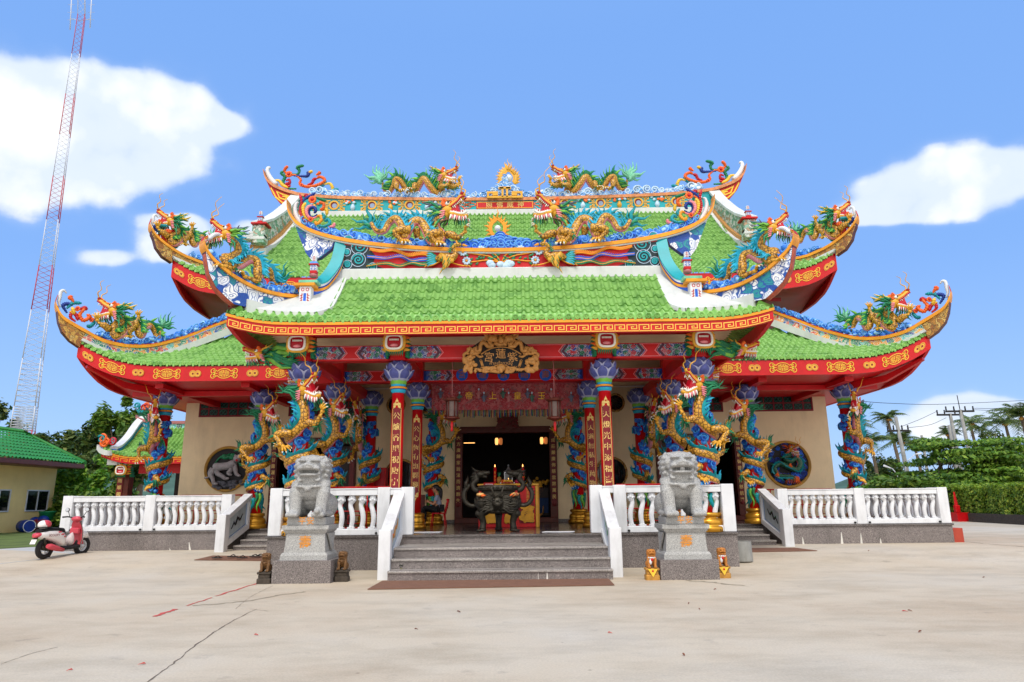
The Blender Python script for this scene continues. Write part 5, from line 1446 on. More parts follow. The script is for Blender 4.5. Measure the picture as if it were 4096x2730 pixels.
def roof_dragon(label, conv, path, rads, headpx, fwd, hs, legs, tail, fin_h, cols=('aqua', 'teal'), tcols=('green', 'teal'), scl='scale', horn='gold', wig=.1, beard='pink', whisk=1.0, group='golden dragons on the roof ridges', mane=('green', 'green2'), op=.55):
 P3 = [conv(*p) for p in path]; nrm = V((0, -1, 0))
 c0 = sum(P3, V())/len(P3); base = V((c0.x, c0.y, min(p.z for p in P3)-.15))
 root = thing('dragon_statue', label, 'dragon statue', base, group)
 P3 = [p+V((0, wig*math.sin(i*1.1), 0)) for i, p in enumerate(P3)]
 N = 16*(len(P3)-1)//2; pts = bez(P3, N); rr = [lerp([(j/(len(rads)-1), q) for j, q in enumerate(rads)], i/(N-1)) for i in range(N)]
 T_ = frames(pts); sg = 1 if T_[0].x < 0 else -1
 # dorsal side: in the plane of the curve, starting on top
 dors = []
 ax = V((0, 1, 0)); flip = -1 if fwd[0] < 0 else 1
 for t in T_:
  d = ax.cross(t)*flip; dors.append(d+V((0, -.25, 0)))
 body_part(root, pts, rr, dors, scl)
 crest(root, pts, rr, dors, fin_h, cols, 2, 3, N-2, .5)
 head(headM(conv(*headpx), fwd, (0, -.05, 1) if abs(fwd[0]) > .3 else (0, 0, 1), hs), root, horn=horn, beard=beard, whisk=whisk, mane=mane, op=op)
 for (a, b2, c2, s, d, dy) in legs:
  mb = MB(); o = V((0, dy, 0)); leg(mb, conv(*a)+o*.5, conv(*b2)+o, conv(*c2)+o, s, d, (0, -.3, 1)); mb.build('leg', LEGM(scl), root)
 tailfin(root, conv(*tail[0]), tail[1], tail[2], tcols)
 return root
def mirrored(root, label, off=None, sc_=1.0):
 c = dup(root, None, label); p = root.location
 c.location = (-p.x, p.y, p.z) if off is None else off
 c.scale = (-sc_, sc_, sc_); return c
# two on the main ridge
c3 = lambda x, y, Yd: P(1100+x/2.24, 600+y/2.24, Yd)
d1 = roof_dragon('golden dragon walking right along the left half of the main ridge', lambda x, y: c3(x, y, YR), [(1490, 255), (1475, 320), (1500, 375), (1440, 390), (1390, 340), (1335, 268), (1290, 320), (1245, 385), (1180, 365), (1130, 290), (1085, 272), (1062, 330), (1020, 378), (975, 350), (962, 290)],
 [.14, .15, .16, .16, .16, .155, .15, .145, .14, .13, .12, .11, .10, .08, .05], (1520, 235), (1, -.25, .12), .72,
 [((1540, 340), (1610, 350), (1650, 320), .36, (.2, -.2, 1), -.2), ((1480, 360), (1530, 360), (1555, 345), .30, (.8, -.3, .6), -.35), ((1260, 330), (1255, 370), (1235, 392), .30, (-.3, -.8, .1), -.3), ((1090, 320), (1100, 370), (1130, 395), .32, (.7, -.6, -.1), -.3)],
 ((960, 285), (-.55, 0, .9), 1.05), .36, ('green', 'green2'), ('mint', 'mint'), 'scale_big', 'gold', whisk=.8)
mirrored(d1, 'golden dragon walking left along the right half of the main ridge')
# two large ones on the porch ridge
d2 = roof_dragon('large golden dragon with teal crest on the left half of the porch ridge', lambda x, y: c3(x, y, YP-.12), [(1535, 590), (1450, 620), (1440, 690), (1490, 760), (1470, 825), (1400, 815), (1345, 700), (1290, 630), (1225, 650), (1190, 740), (1165, 790), (1130, 680), (1080, 612), (1020, 640), (975, 725), (915, 735), (868, 665)],
 [.10, .115, .125, .135, .14, .14, .14, .14, .135, .13, .125, .12, .115, .10, .09, .075, .05], (1555, 550), (1, -.34, .42), .66,
 [((1490, 770), (1400, 800), (1455, 865), .30, (.6, -.7, -.3), -.25), ((1530, 770), (1640, 805), (1700, 755), .26, (.4, -.3, .8), -.12), ((1215, 740), (1085, 775), (1150, 850), .30, (.6, -.7, -.3), -.25), ((1260, 700), (1270, 770), (1320, 790), .24, (.9, 0, -.4), .15)],
 ((880, 690), (-.45, 0, .9), .68), .24, ('aqua', 'teal'), ('teal', 'green'), 'scale', 'grey', whisk=1.2, op=.8)
mirrored(d2, 'large golden dragon with teal crest on the right half of the porch ridge')
c2_ = lambda x, y: PD(500+x/2.24, 550+y/2.24, KP)
d3 = roof_dragon('golden dragon with long whiskers climbing the left corner ridge of the porch', c2_, [(925, 900), (985, 950), (1005, 1020), (950, 1080), (905, 1130), (960, 1190), (1030, 1140), (1100, 1085), (1170, 1105), (1205, 1190), (1215, 1260), (1250, 1190), (1295, 1200), (1315, 1290), (1370, 1325), (1415, 1275)],
 [.085, .10, .11, .115, .12, .12, .12, .12, .115, .11, .105, .10, .09, .08, .065, .04], (905, 870), (-1, -.3, .42), .50,
 [((950, 1120), (1000, 1190), (910, 1180), .24, (-.6, -.6, -.2), -.2), ((930, 1080), (870, 1110), (870, 1150), .22, (-.7, -.5, -.3), -.1), ((1200, 1200), (1215, 1310), (1110, 1275), .26, (-.5, -.6, .4), -.2), ((1200, 1260), (1180, 1330), (1150, 1330), .22, (-.7, -.5, -.3), .1)],
 ((1385, 1300), (.25, 0, 1), .62), .22, ('aqua', 'teal'), ('teal', 'green'), 'scale', 'grey', whisk=1.2, op=.85)
mirrored(d3, 'golden dragon with long whiskers climbing the right corner ridge of the porch')
c6 = lambda x, y: PD(280+x*.2934, 1100+y*.2934, KL)
d4 = roof_dragon('golden dragon with yellow antlers on the lower left corner ridge', c6, [(650, 560), (690, 640), (600, 700), (575, 780), (650, 850), (750, 810), (805, 700), (860, 650), (915, 700), (945, 800), (1000, 840), (1040, 740), (1090, 690), (1140, 770), (1185, 855), (1240, 830), (1270, 740)],
 [.11, .125, .13, .135, .135, .13, .125, .125, .12, .115, .11, .105, .10, .095, .085, .07, .05], (590, 500), (-1, -.2, .35), .62,
 [((560, 760), (480, 700), (430, 650), .26, (-.1, -.2, 1), -.2), ((620, 740), (560, 680), (600, 610), .24, (.2, 0, 1), .1), ((880, 740), (860, 800), (870, 860), .24, (-.5, -.7, -.2), -.2), ((900, 720), (930, 650), (955, 590), .24, (0, -.1, 1), -.1)],
 ((1270, 720), (.45, 0, .8), .62), .24, ('green', 'green2'), ('green', 'mint'), 'scale', 'yellow', whisk=.7, op=.7, mane=('green', 'green'))
mirrored(d4, 'golden dragon with yellow antlers on the lower right corner ridge')
q = PD(724, 1016, KU); q0 = PD(500, 1390, KL); o = V(d4.location)-q0
for s in (-1, 1):
 c = dup(d4, None, 'golden dragon with yellow antlers on the upper %s corner ridge, partly hidden' % ('left' if s < 0 else 'right'))
 c.location = q+o*1.0 if s < 0 else mx(q+o*1.0); c.scale = (1 if s < 0 else -1, 1, 1)
# ================================================================== COLUMNS
HC = 4.28
def lotus_cap(root, r=.18, z0=3.52, m=None):
 mb = MB(); prof = [(r, z0-.06), (r+.02, z0-.03), (r+.035, z0), (r+.03, z0+.03), (r+.05, z0+.05), (r+.07, z0+.075), (r+.05, z0+.10), (r+.03, z0+.115), (r+.03, z0+.15), (r+.045, z0+.16), (r+.05, z0+.26), (r+.06, z0+.30), (.02, z0+.31)]
 cm = [0, 0, 0, 1, 2, 2, 1, 0, 0, 3, 3, 3]
 mb.lathe(prof, (0, 0, 0), 24, 0, mfn=lambda i: cm[min(i, 11)]); mb.build('collar', [K['aqua'], K['navy'], K['goldband'], K['green2']], root)
 mb = MB(); R0 = r+.055
 for ly, (n, zb, hh, fl, ro) in enumerate(((7, z0+.25, .30, .17, 0), (7, z0+.36, .34, .13, .45), (6, z0+.45, .32, .01, 0))):
  for k in range(n):
   a0 = 2*PI*k/n+ro; rows = []; rows2 = []
   for i in range(7):
    f = i/6; w = (2*PI/n)*.66*math.sin(PI*min(.93, .22+f*.76))**.7
    rr = R0+fl*math.sin(f*PI*.62)+(.04 if ly == 0 else 0)*(f > .85)
    row = []
    for j in range(7):
     g = (j/6-.5)*2; a = a0+w*g*(1 if f < .97 else .1)
     rj = rr-.028*g*g+.0
     row.append((rj*math.cos(a), rj*math.sin(a), zb+hh*f))
    rows.append(row)
   b0 = len(mb.f); mb.sheet(rows)
   for fi in range(b0, len(mb.f)):
    i_, j_ = divmod(fi-b0, 6)
    mb.m[fi] = 1 if i_ == 0 or j_ in (0, 5) else 0
 mb.lathe([(R0, z0+.3), (R0+.03, z0+.5), (R0+.02, z0+.68), (R0-.02, HC-.001)], (0, 0, 0), 16, 0)
 mb.build('lotus', [K['lotus'], K['lotus_w']], root)
def col_base(root, r, gold=True):
 mb = MB(); mb.lathe([(r+.20, .001), (r+.20, .10), (r+.18, .13), (r+.14, .14), (r+.16, .18), (r+.165, .24), (r+.13, .30), (r+.08, .32), (r+.09, .35), (r+.13, .37), (r+.13, .43), (r+.10, .45), (r+.04, .455)], (0, 0, 0), 28)
 mb.build('base', K['goldmetal'], root)
def dragon_column(label, group='dragon columns of the temple porch'):
 root = thing('dragon_column', label, 'column', (0, 0, 0), group); r = .185
 col_base(root, r)
 mb = MB(); mb.lathe([(r, .44), (r, 3.5)], (0, 0, 0), 24); mb.build('shaft', K['red_column'], root)
 lotus_cap(root, r)
 # lotus-like flames above the base, painted clouds on the shaft
 mb = MB()
 for k in range(13):
  a = 2*PI*k/13; L = R.uniform(.35, .6); p = V((r*math.cos(a), r*math.sin(a), R.uniform(.85, 1.1)))
  pts = [V((( r+.012)*math.cos(a+.25*math.sin(i*.9)), (r+.012)*math.sin(a+.25*math.sin(i*.9)), p.z-L*i/7)) for i in range(8)]
  mb.tube(pts, [.06, .06, .055, .05, .04, .032, .02, .004], 5, k % 3, sq=1)
 mb.build('flame_ornament', [K['teal'], K['green'], K['green2']], root)
 mb = MB()
 for (a, z) in ((-100, 2.95), (-60, 1.72), (-120, 1.62), (-85, 2.25), (-40, 2.42), (70, 2.9), (100, 1.9), (170, 2.2), (10, 2.9), (-150, 2.75), (150, 1.5), (40, 1.6), (-75, 1.22), (-125, 3.2), (-20, 3.15)):
  mb = MB(); a = math.radians(a); c = V((r*math.cos(a), r*math.sin(a), z)); tg = V((-math.sin(a), math.cos(a), 0)); nn = V((math.cos(a), math.sin(a), 0))
  for k in range(5): mb.ell(c+tg*R.uniform(-.12, .12)+V((0, 0, R.uniform(-.12, .12)))+nn*.0, .075, 0, 8, 6)
  q = [c+nn*.07+(tg*math.cos(i*.55)+V((0, 0, 1))*math.sin(i*.55))*(.12*(1-i/22)) for i in range(20)]
  mb.tube(q, [.03]*20, 5, 1 if R.random() < .4 else 0)
  mb.build('cloud_ornament', [K['cloudcol'], K['aqua']], root)
 # coiling body
 hp = []; turns = 2.45; th1 = math.radians(-128); N1 = 90
 for i in range(N1):
  f = i/(N1-1); th = th1-(1-f)*turns*2*PI; rr = r+.075+.02*f; hp.append(V((rr*math.cos(th), rr*math.sin(th), .98+1.42*f-.05*math.sin(f*PI))))
 tail = [V((hp[0].x*1.15, hp[0].y*1.15, .78))]
 neck = bez([hp[-1], V((.02, -.40, 2.50)), V((.20, -.50, 2.72)), V((.20, -.50, 3.0)), V((.10, -.46, 3.22)), V((.14, -.50, 3.42))], 30)[1:]
 pts = hp+neck; N = len(pts)
 rad = [lerp([(0, .035), (.15, .075), (.45, .105), (.75, .125), (.9, .12), (1, .11)], i/(N-1)) for i in range(N)]
 dors = []
 for i, p in enumerate(pts):
  o = V((p.x, p.y, 0)).normalized(); f = min(1, max(0, (i-N1+10)/30)); d = (V((0, 0, 1))*.95+o*.55)*(1-f)+V((-.9, -.45, .1))*f; dors.append(d)
 body_part(root, pts, rad, dors, 'scale')
 crest(root, pts, rad, dors, .19, ('teal', 'aqua'), 3, 6, N-4, .25)
 head(headM((.20, -.56, 3.50), (.86, -.55, .42), (-.3, 0, 1), .52), root, horn='grey', whisk=1.0, op=.95)
 mb = MB()
 for k in range(13):
  a = -.9+.17*k; spike(mb, (.04+.02*(k % 2), -.50+.10*((k % 3)-1), 3.42+.03*(k-6)), (-1, R.uniform(-.5, .2), .10*(6-k)+.1), R.uniform(.42, .66), .036, 0 if k % 3 else 1, bend=(0, 0, R.uniform(-.1, .25)), n=7)
 mb.build('mane_flames', [K['green_d'], K['green']], root)
 for (sx, sz) in ((-.50, 2.40), (.50, 2.64), (.36, 1.45)):
  mb = MB()
  for k in range(7): spike(mb, (sx+R.uniform(-.05, .05), -.38, sz), (R.uniform(-.6, .6), R.uniform(-.2, .4), 1 if sx < 0 else -1), R.uniform(.2, .34), .03, k % 2, n=5)
  mb.build('elbow_tuft', [K['green_d'], K['green']], root)
 for a, b2, c2, s, d in (((-.12, -.38, 2.42), (-.50, -.42, 2.38), (-.26, -.56, 2.12), .24, (.7, -.4, -.5)), ((.16, -.48, 2.62), (.50, -.52, 2.66), (.66, -.60, 2.92), .24, (.3, -.3, .9)),
       ((.16, -.22, 1.55), (.38, -.28, 1.42), (.22, -.40, 1.25), .20, (-.7, -.4, -.4)), ((-.20, -.18, 1.75), (-.44, -.12, 1.9), (-.46, -.18, 2.08), .18, (-.6, -.2, .8))):
  mb = MB(); leg(mb, a, b2, c2, s, d, (0, -.6, .8), fan=1.2); mb.build('leg', LEGM('scale'), root)
 mb = MB();
 for k in range(9):
  a = R.uniform(-.8, .8); spike(mb, tail[0], (hp[0].x*R.uniform(0, 1.5)+R.uniform(-.25, .25), hp[0].y+R.uniform(-.2, .2), -1+R.uniform(0, .5)), R.uniform(.25, .42), .05, k % 2, n=6)
 mb.tube([hp[1], tail[0]+V((0, 0, .12)), tail[0]], [.04, .035, .02], 8, 2)
 mb.build('tail_fin', [K['teal'], K['green'], K['scale']], root)
 return root
DC = dragon_column('gold dragon column at the front left of the porch, head turned right')
def put_dc(x, y, label, flip=False, rot=0, sz=1.0, first=False):
 c = DC if first else dup(DC, None, label)
 c.location = (x, y, F); c.scale = (-1 if flip else 1, 1, sz); c.rotation_euler.z = math.radians(rot); return c
XC = 5.03
put_dc(-XC, 17.2, '', False, 0, 1, True)
put_dc(XC, 17.2, 'gold dragon column at the front right of the porch, head turned left', True)
put_dc(-XC, 20.5, 'gold dragon column in the second row left of the porch, mouth wide open', False, -8, 1.0)
put_dc(XC, 20.5, 'gold dragon column in the second row right of the porch, mouth wide open', True, 8, 1.0)
put_dc(-4.75, 24.2, 'shaded dragon column in the third row left, against the hall wall', False, -60, 1.08)
put_dc(4.75, 24.2, 'shaded dragon column in the third row right, against the hall wall', True, 60, 1.08)
put_dc(-2.52, 24.2, 'dragon column just left of the main door behind the seated woman', False, 15, 1.05)
put_dc(2.52, 24.2, 'dragon column just right of the main door', True, -15, 1.05)
put_dc(-7.95, 22.3, 'dragon column beside the white tiger relief', False, 12, 1.03)
put_dc(7.95, 22.3, 'dragon column beside the green dragon relief', True, -12, 1.03)
put_dc(-11.3, 22.6, 'dragon column at the far left corner of the hall', False, -25, 1.05)
put_dc(11.3, 22.6, 'dragon column at the far right corner of the hall', True, 25, 1.05)
def couplet_column(x, y, text, label):
 root = thing('couplet_column', label, 'column', (x, y, F), 'red columns with gold couplets'); r = .155
 tmp = [root]
 o0 = V((x, y, F))
 def B(mb, nm, m):
  mb.v = [(a+x, b2+y, c2+F) for a, b2, c2 in mb.v]; return mb.build(nm, m, root)
 mb = MB(); mb.lathe([(r+.17, .001), (r+.17, .10), (r+.15, .13), (r+.11, .14), (r+.13, .18), (r+.14, .26), (r+.10, .31), (r+.12, .34), (r+.12, .42), (r+.09, .44), (r+.03, .46)], (0, 0, 0), 28); B(mb, 'base', K['goldmetal'])
 mb = MB(); mb.lathe([(r, .44), (r, 3.5)], (0, 0, 0), 28); B(mb, 'shaft', K['red_column'])
 # curved maroon panel with gold border
 w = .78; z0, z1 = 1.02, 3.08; mb = MB()
 cyl = lambda a, z, d: V(((r+.004+d)*math.sin(a), -(r+.004+d)*math.cos(a), z))
 mb.sheet([[cyl(w*(i/8-.5)*2, z, 0) for i in range(9)] for z in (z0, z1)]); B(mb, 'panel', K['maroon'])
 mb = MB()
 fn = lambda a, c2, d: cyl(a, c2, d)
 for sx in (-1, 1): strokes(mb, [[(sx*w*.86, z0+.05+ (z1-z0-.1)*i/6) for i in range(7)]], .05, fn, .004); strokes(mb, [[(sx*w*.98, z0), (sx*w*.98, z1)]], .03, fn, .004)
 for z, k in ((z1, 1), (z0, -1)):
  strokes(mb, [arc(0, z+k*.13, .22, .05, 0, 360), arc(-.4, z+k*.06, .22, .04, 0, 360), arc(.4, z+k*.06, .22, .04, 0, 360), [(-.6, z), (.6, z)], [(-.5, z), (0, z+k*.22), (.5, z)]], .05, fn, .005)
 B(mb, 'gold_border', K['goldtext'])
 src = text_mb(text, .185, True, 1.46); mb = MB()
 mb.add([cyl(p[0]/r, p[2]+(z0+z1)/2, .003) for p in src.v], src.f); B(mb, 'inscription', K['goldtext'])
 # capital
 root.location = (0, 0, 0); lotus_cap(root, r); root.location = o0
 return root
couplet_column(-2.63, 17.25, '公爐香里祝康宁', 'red couplet column front left with seven gold characters from 公 to 宁')
couplet_column(2.63, 17.25, '天燈光中添福壽', 'red couplet column front right with gold characters 天燈光 at the top')
couplet_column(-2.59, 20.5, '公心恆有惠群黎', 'red couplet column behind left, with gold characters 公心 at the top')
couplet_column(2.59, 20.5, '天道無私生萬物', 'red couplet column behind right, with gold characters 天道 at the top')
# ================================================================== PORCH BEAMS
PZ0 = F+HC
def painted_beam(x0, x1, y, z0, z1, th=.16, discs=None, patt=.78):
 mb = MB(); mb.bbox(x0, x1, y-th, y+th, z0, z1, 0, .012); o = part(mb, 'painted_beam', K['red'])
 h = z1-z0; mb = MB(); L_ = x1-x0; pe = min(patt, L_*.36)
 fm = lambda a, c, d: V((a, y-th-d, c))
 for s, xe in ((1, x0+.02), (-1, x1-.02)):
  mb.plate([fm(xe, z0+.05, .004), fm(xe+s*pe, z0+.05, .004), fm(xe+s*(pe+h*.3), z0+h/2, .004), fm(xe+s*pe, z1-.03, .004), fm(xe, z1-.03, .004)], (0, .003, 0), 0)
  for q in range(3):
   xc = xe+s*pe*(.14+.3*q)
   for zc in (z0+.05+(h-.08)*.27, z0+.05+(h-.08)*.76):
    r_ = h*.15; strokes(mb, [[(xc+r_*(1-i/20)*math.cos(i*.55*s), zc+r_*(1-i/20)*math.sin(i*.55)) for i in range(18)]], .022, fm, .012, 2+q % 3)
  mb.plate([fm(xe, z0+.05, .007), fm(xe+s*.09, z0+.05, .007), fm(xe+s*.09, z1-.03, .007), fm(xe, z1-.03, .007)], (0, .002, 0), 5)
  strokes(mb, [[(xe+s*pe*.9, z0+.05), (xe+s*(pe*.9+h*.32), z0+h/2), (xe+s*pe*.9, z1-.03)]], .06, fm, .009, 6)
  strokes(mb, [[(xe+s*(pe+.03), z0+.05), (xe+s*(pe+.03+h*.32), z0+h/2), (xe+s*(pe+.03), z1-.03)]], .016, fm, .011, 1)
 strokes(mb, [[(x0+pe, z1-.03), (x1-pe, z1-.03)], [(x0+pe, z0+.05), (x1-pe, z0+.05)]], .012, fm, .006, 1)
 part(mb, 'painted_pattern', [K['beam'], K['pink'], K['blue'], K['green'], K['mouth'], K['navy'], K['plum']], o)
 return o
K['plum'] = mat('plum_paint', C(84, 44, 70), .5, .2, 6)
XS = [-XC, -2.63, 2.63, XC]
for y, z0, z1 in ((17.2, PZ0+.001, PZ0+.40), (20.5, PZ0+.001, PZ0+.38)):
 for a, b2 in zip(XS, XS[1:]): painted_beam(a+.2, b2-.2, y, z0, z1, .15)
for a, b2 in zip(XS, XS[1:]): painted_beam(a+.2, b2-.2, 17.16, PZ0+.66, PZ0+.86, .12, patt=.6)
mb = MB()
for s in (-1, 1):
 for x in (2.63, XC):
  for y in (17.2, 20.5):
   mb.bbox(s*x-.199, s*x+.199, y-.21, y+.21, PZ0+.002, PZ0+.9, b=.012)
  mb.box(s*x-.14, s*x+.14, 17.411, 20.289, PZ0+.05, PZ0+.36); mb.box(s*x-.14, s*x+.14, 20.711, WY-.001, PZ0+.05, PZ0+.36)
 mb.bbox(s*(XC+.2), s*6.35, 17.06, 17.34, PZ0+.0, PZ0+.36, b=.02)
 mb.bbox(s*(XC+.2), s*6.35, 20.36, 20.64, PZ0+.0, PZ0+.34, b=.02)
part2(mb, 'porch_frame', K['red'])
mb = MB(); mb.box(-6.4, 6.4, 21, 25.3, PZ0+.9, PZ0+.95); mb.box(-6.4, 6.4, 25.02, 25.395, 5.75, 6.2); part(mb, 'porch_ceiling', K['beige'])
# lion masks on the beam ends
def lion_mask(x, y, z, s=1.0, side=0):
 mb = MB(); g, r_, w_, gr, or_, bk = 0, 1, 2, 3, 4, 5
 fr = [(.17*math.copysign(abs(math.cos(a))**.6, math.cos(a)), .15*math.copysign(abs(math.sin(a))**.6, math.sin(a))) for a in [2*PI*i/20 for i in range(21)]]
 mb.tube([V((a, -.16, b2)) for a, b2 in fr], .026, 7, w_, caps=False); mb.tube([V((a*1.2, -.10, b2*1.18+.01)) for a, b2 in fr], .045, 7, g, caps=False)
 mb.plate([V((a*.96, -.12, b2*.96)) for a, b2 in fr[:-1]], (0, .02, 0), r_)
 for k in range(7): mb.bbox(-.105+.03*k-.0, -.08+.03*k, -.155, -.13, .035, .075, w_, .005)
 mb.ell((0, -.14, -.07), (.09, .03, .035), 7, 8, 5)
 mb.ell((0, -.08, .21), (.08, .09, .06), g, 8, 6)
 for q in (-1, 1):
  mb.ell((q*.12, -.06, .235), (.05, .05, .05), w_, 8, 6); mb.ell((q*.13, -.10, .24), (.022, .022, .022), bk, 6, 5)
  for k in range(5): spike(mb, (q*.18, .02-.0*k, .22-.09*k), (q*.9, .5, .15), .17, .05, or_ if k % 2 else g, n=4)
  for k in range(7): spike(mb, (q*.20, .06+.03*k, .15-.06*k), (q*.35, 1, -.15), .30, .06, gr, n=4)
 for k in range(9): spike(mb, (-.17+.042*k, -.08, -.17), ((-.17+.042*k)*.6, .1, -1), .13, .045, gr, n=4)
 mb.bbox(-.19, .19, -.02, .45, -.17, .17, 6, .02)
 mb.xf(Matrix.Translation((x, y, z)) @ Matrix.Rotation(side, 4, 'Z') @ Matrix.Scale(s, 4))
 return part(mb, 'lion_mask', [K['gold'], K['mouth'], K['tooth'], K['green'], K['orange'], K['black'], K['red'], K['pink']])
zm = P(1575, 1375, 16.6).z
for x in XS: lion_mask(x, 16.6, zm, 1.15, .0)
# green dragon-head corbels on the outward beam ends
for s in (-1, 1):
 e = V((s*6.30, 17.05, PZ0+.18)); mb = MB()
 for k in range(14): spike(mb, e+V((-s*R.uniform(.25, .5), -.03, R.uniform(-.15, .15))), (-s, -.05, R.uniform(-.45, .45)), R.uniform(.5, .9), .08, 0 if k % 3 else 1, n=5)
 part(mb, 'corbel_mane', [K['green'], K['green2']])
 h = head(headM(e+V((-s*.12, -.06, -.02)), (s, -.25, .05), (0, 0, 1), .42), T, whisk=0, horn='gold', op=.2); h.name = 'dragon_corbel'
 for y, sc_ in ((20.5, .34),):
  h = head(headM(V((s*6.3, y, PZ0+.15)), (s, -.25, 0), (0, 0, 1), sc_), T, whisk=0, horn='gold', op=.2); h.name = 'dragon_corbel'
# gilded name plaque
pq = lambda x, y, d=0: P(1800+x/5.88, 1310+y/5.88, 16.86)-V((0, d, 0))
t = thing('name_plaque', 'black and gold carved name plaque with three gold characters over the entrance', 'plaque', P(2003, 1500, 16.86))
ol = [(730, 645), (860, 560), (1030, 490), (1200, 470), (1370, 490), (1540, 560), (1675, 645), (1760, 690), (1900, 650), (1830, 800), (1800, 1020), (1690, 1000), (1560, 990), (1430, 950), (1320, 905), (1200, 890), (1080, 905), (980, 950), (850, 990), (720, 1010), (610, 1020), (590, 800), (495, 650), (650, 690)]
mb = MB(); mb.plate([pq(*p) for p in ol], (0, .06, 0)); mb.build('board', K['plaqueblack'], t)
mb = MB(); back = [(330, 700), (470, 480), (700, 320), (900, 220), (1100, 150), (1200, 120), (1300, 150), (1500, 220), (1700, 320), (1930, 480), (2090, 690), (2070, 1000), (1800, 1050), (1200, 1085), (620, 1050), (330, 1000)]
mb.plate([pq(*p)+V((0, .07, 0)) for p in back], (0, .05, 0)); mb.build('backing', K['darkwood'], t)
mb = MB()
def gt(pts, w, n=24, d=.03):
 q = bez([pq(a, b2, d) for a, b2 in pts], n); mb.tube(q, [w*(.6+.4*math.sin(PI*(i+2)/(n+3))) for i in range(n)], 6, 0); return q
for s in (-1, 1):
 m_ = lambda L_: [(1200+s*(a-1200), b2) for a, b2 in L_]
 q = gt(m_([(1020, 300), (900, 280), (940, 380), (1000, 450), (900, 460), (830, 390), (760, 380), (720, 440), (700, 560), (620, 560), (600, 480)]), .055, 40, .06)
 for k in range(2, 38, 2): spike(mb, q[k]+V((0, -.02, .02)), (R.uniform(-.4, .4), -.3, 1), .10, .03, 0, n=3)
 mb.ell(pq(*m_([(1010, 290)])[0], .1), (.12, .09, .09), 0, 9, 6); mb.ell(pq(*m_([(1070, 330)])[0], .12), (.07, .05, .05), 0, 8, 5)
 for k in range(8): spike(mb, pq(*m_([(960+R.uniform(-60, 60), 270+R.uniform(-40, 40))])[0], .06), (s*-.6, -.2, R.uniform(-.3, .9)), .22, .035, 0, n=4)
 gt(m_([(600, 640), (700, 700), (780, 680)]), .03, 10, .02); gt(m_([(480, 470), (420, 580), (330, 650), (340, 700)]), .04)
 for k in range(38): mb.ell(pq(*m_([(R.uniform(330, 600), R.uniform(690, 1040))])[0], .03), (R.uniform(.03, .08), .05, R.uniform(.03, .08)), 0, 7, 5)
 for k in range(18): mb.ell(pq(*m_([(R.uniform(400, 700), R.uniform(480, 640))])[0], .02), (R.uniform(.03, .07), .05, R.uniform(.03, .06)), 0, 7, 5)
 for k in range(16): mb.ell(pq(*m_([(R.uniform(750, 1180), R.uniform(1000, 1060))])[0], .02), (R.uniform(.04, .09), .04, R.uniform(.02, .05)), 0, 7, 5)
 for k in range(9): spike(mb, pq(*m_([(1150-50*k, 980+6*k)])[0], .02), (s*-1, 0, R.uniform(.1, .5)), .22, .04, 0, n=4)
 for k in range(14): mb.ell(pq(*m_([(R.uniform(1050, 1190), R.uniform(150, 420))])[0], .02), (.06, .05, .05), 0, 7, 5)
gt([(1200, 260), (1250, 300), (1250, 340), (1200, 370), (1150, 340), (1150, 300), (1200, 260)], .02, 20, .1)
mb.ell(pq(1200, 315, .09), (.085, .05, .085), 0, 10, 7); mb.ell(pq(1200, 960, .05), (.12, .08, .10), 0, 10, 7); mb.ell(pq(1200, 1030, .06), (.06, .06, .06), 0, 8, 6)
mb.build('gilded_carving', K['goldleaf'], t)
mb = MB()
for L_ in ([(730, 640), (860, 555), (1030, 485), (1200, 466), (1370, 485), (1540, 555), (1675, 640)], [(720, 1010), (850, 990), (980, 950), (1080, 905), (1200, 890), (1320, 905), (1430, 950), (1560, 990), (1690, 1005)], [(600, 650), (690, 705), (775, 680)], [(1615, 680), (1700, 705), (1800, 640)]):
 mb.tube(bez([pq(a, b2, .01) for a, b2 in L_], 24), .016, 5)
for s in (-1, 1):
 c = [(1200+s*(745-1200-s*0), 850)]
 q = [(1200+s*(a-1200), b2) for a, b2 in ((700, 790), (715, 765), (745, 775), (790, 910), (780, 940), (755, 935), (700, 790))]
 mb.tube([pq(a, b2, .008) for a, b2 in q], .01, 5); mb.tube([pq(1200+s*(725-1200), 800, .008), pq(1200+s*(745-1200), 850, .008), pq(1200+s*(770-1200), 910, .008)], .022, 5)
mb.build('gold_trim', K['goldleaf'], t)
for ch, x, y in (('宮', 915, 720), ('蓮', 1195, 640), ('紫', 1475, 720)): lettering('inscription', ch, .27, pq(x, y, .01), K['goldleaf'], t, M=Matrix.Rotation((1195-x)/280*.12, 4, 'Y'))
lettering('inscription', 'ศาลเจ้ากวนอู', .115, pq(1200, 850, .008), K['goldleaf'], t)
# blue roundels on the inner beam
for ch, px in (('宮', 1848), ('蓮', 1930), ('紫', 2014), ('賜', 2097), ('壽', 2182)):
 c = P(px, 1501, 20.34); mb = MB(); mb.plate([(c.x+.18*math.cos(2*PI*i/24), c.y, c.z+.18*math.sin(2*PI*i/24)) for i in range(24)], (0, .02, 0)); o = part(mb, 'blue_roundel', K['blue'])
 lettering('inscription', ch, .25, (c.x, c.y-.002, c.z), K['bronzetext'], o)
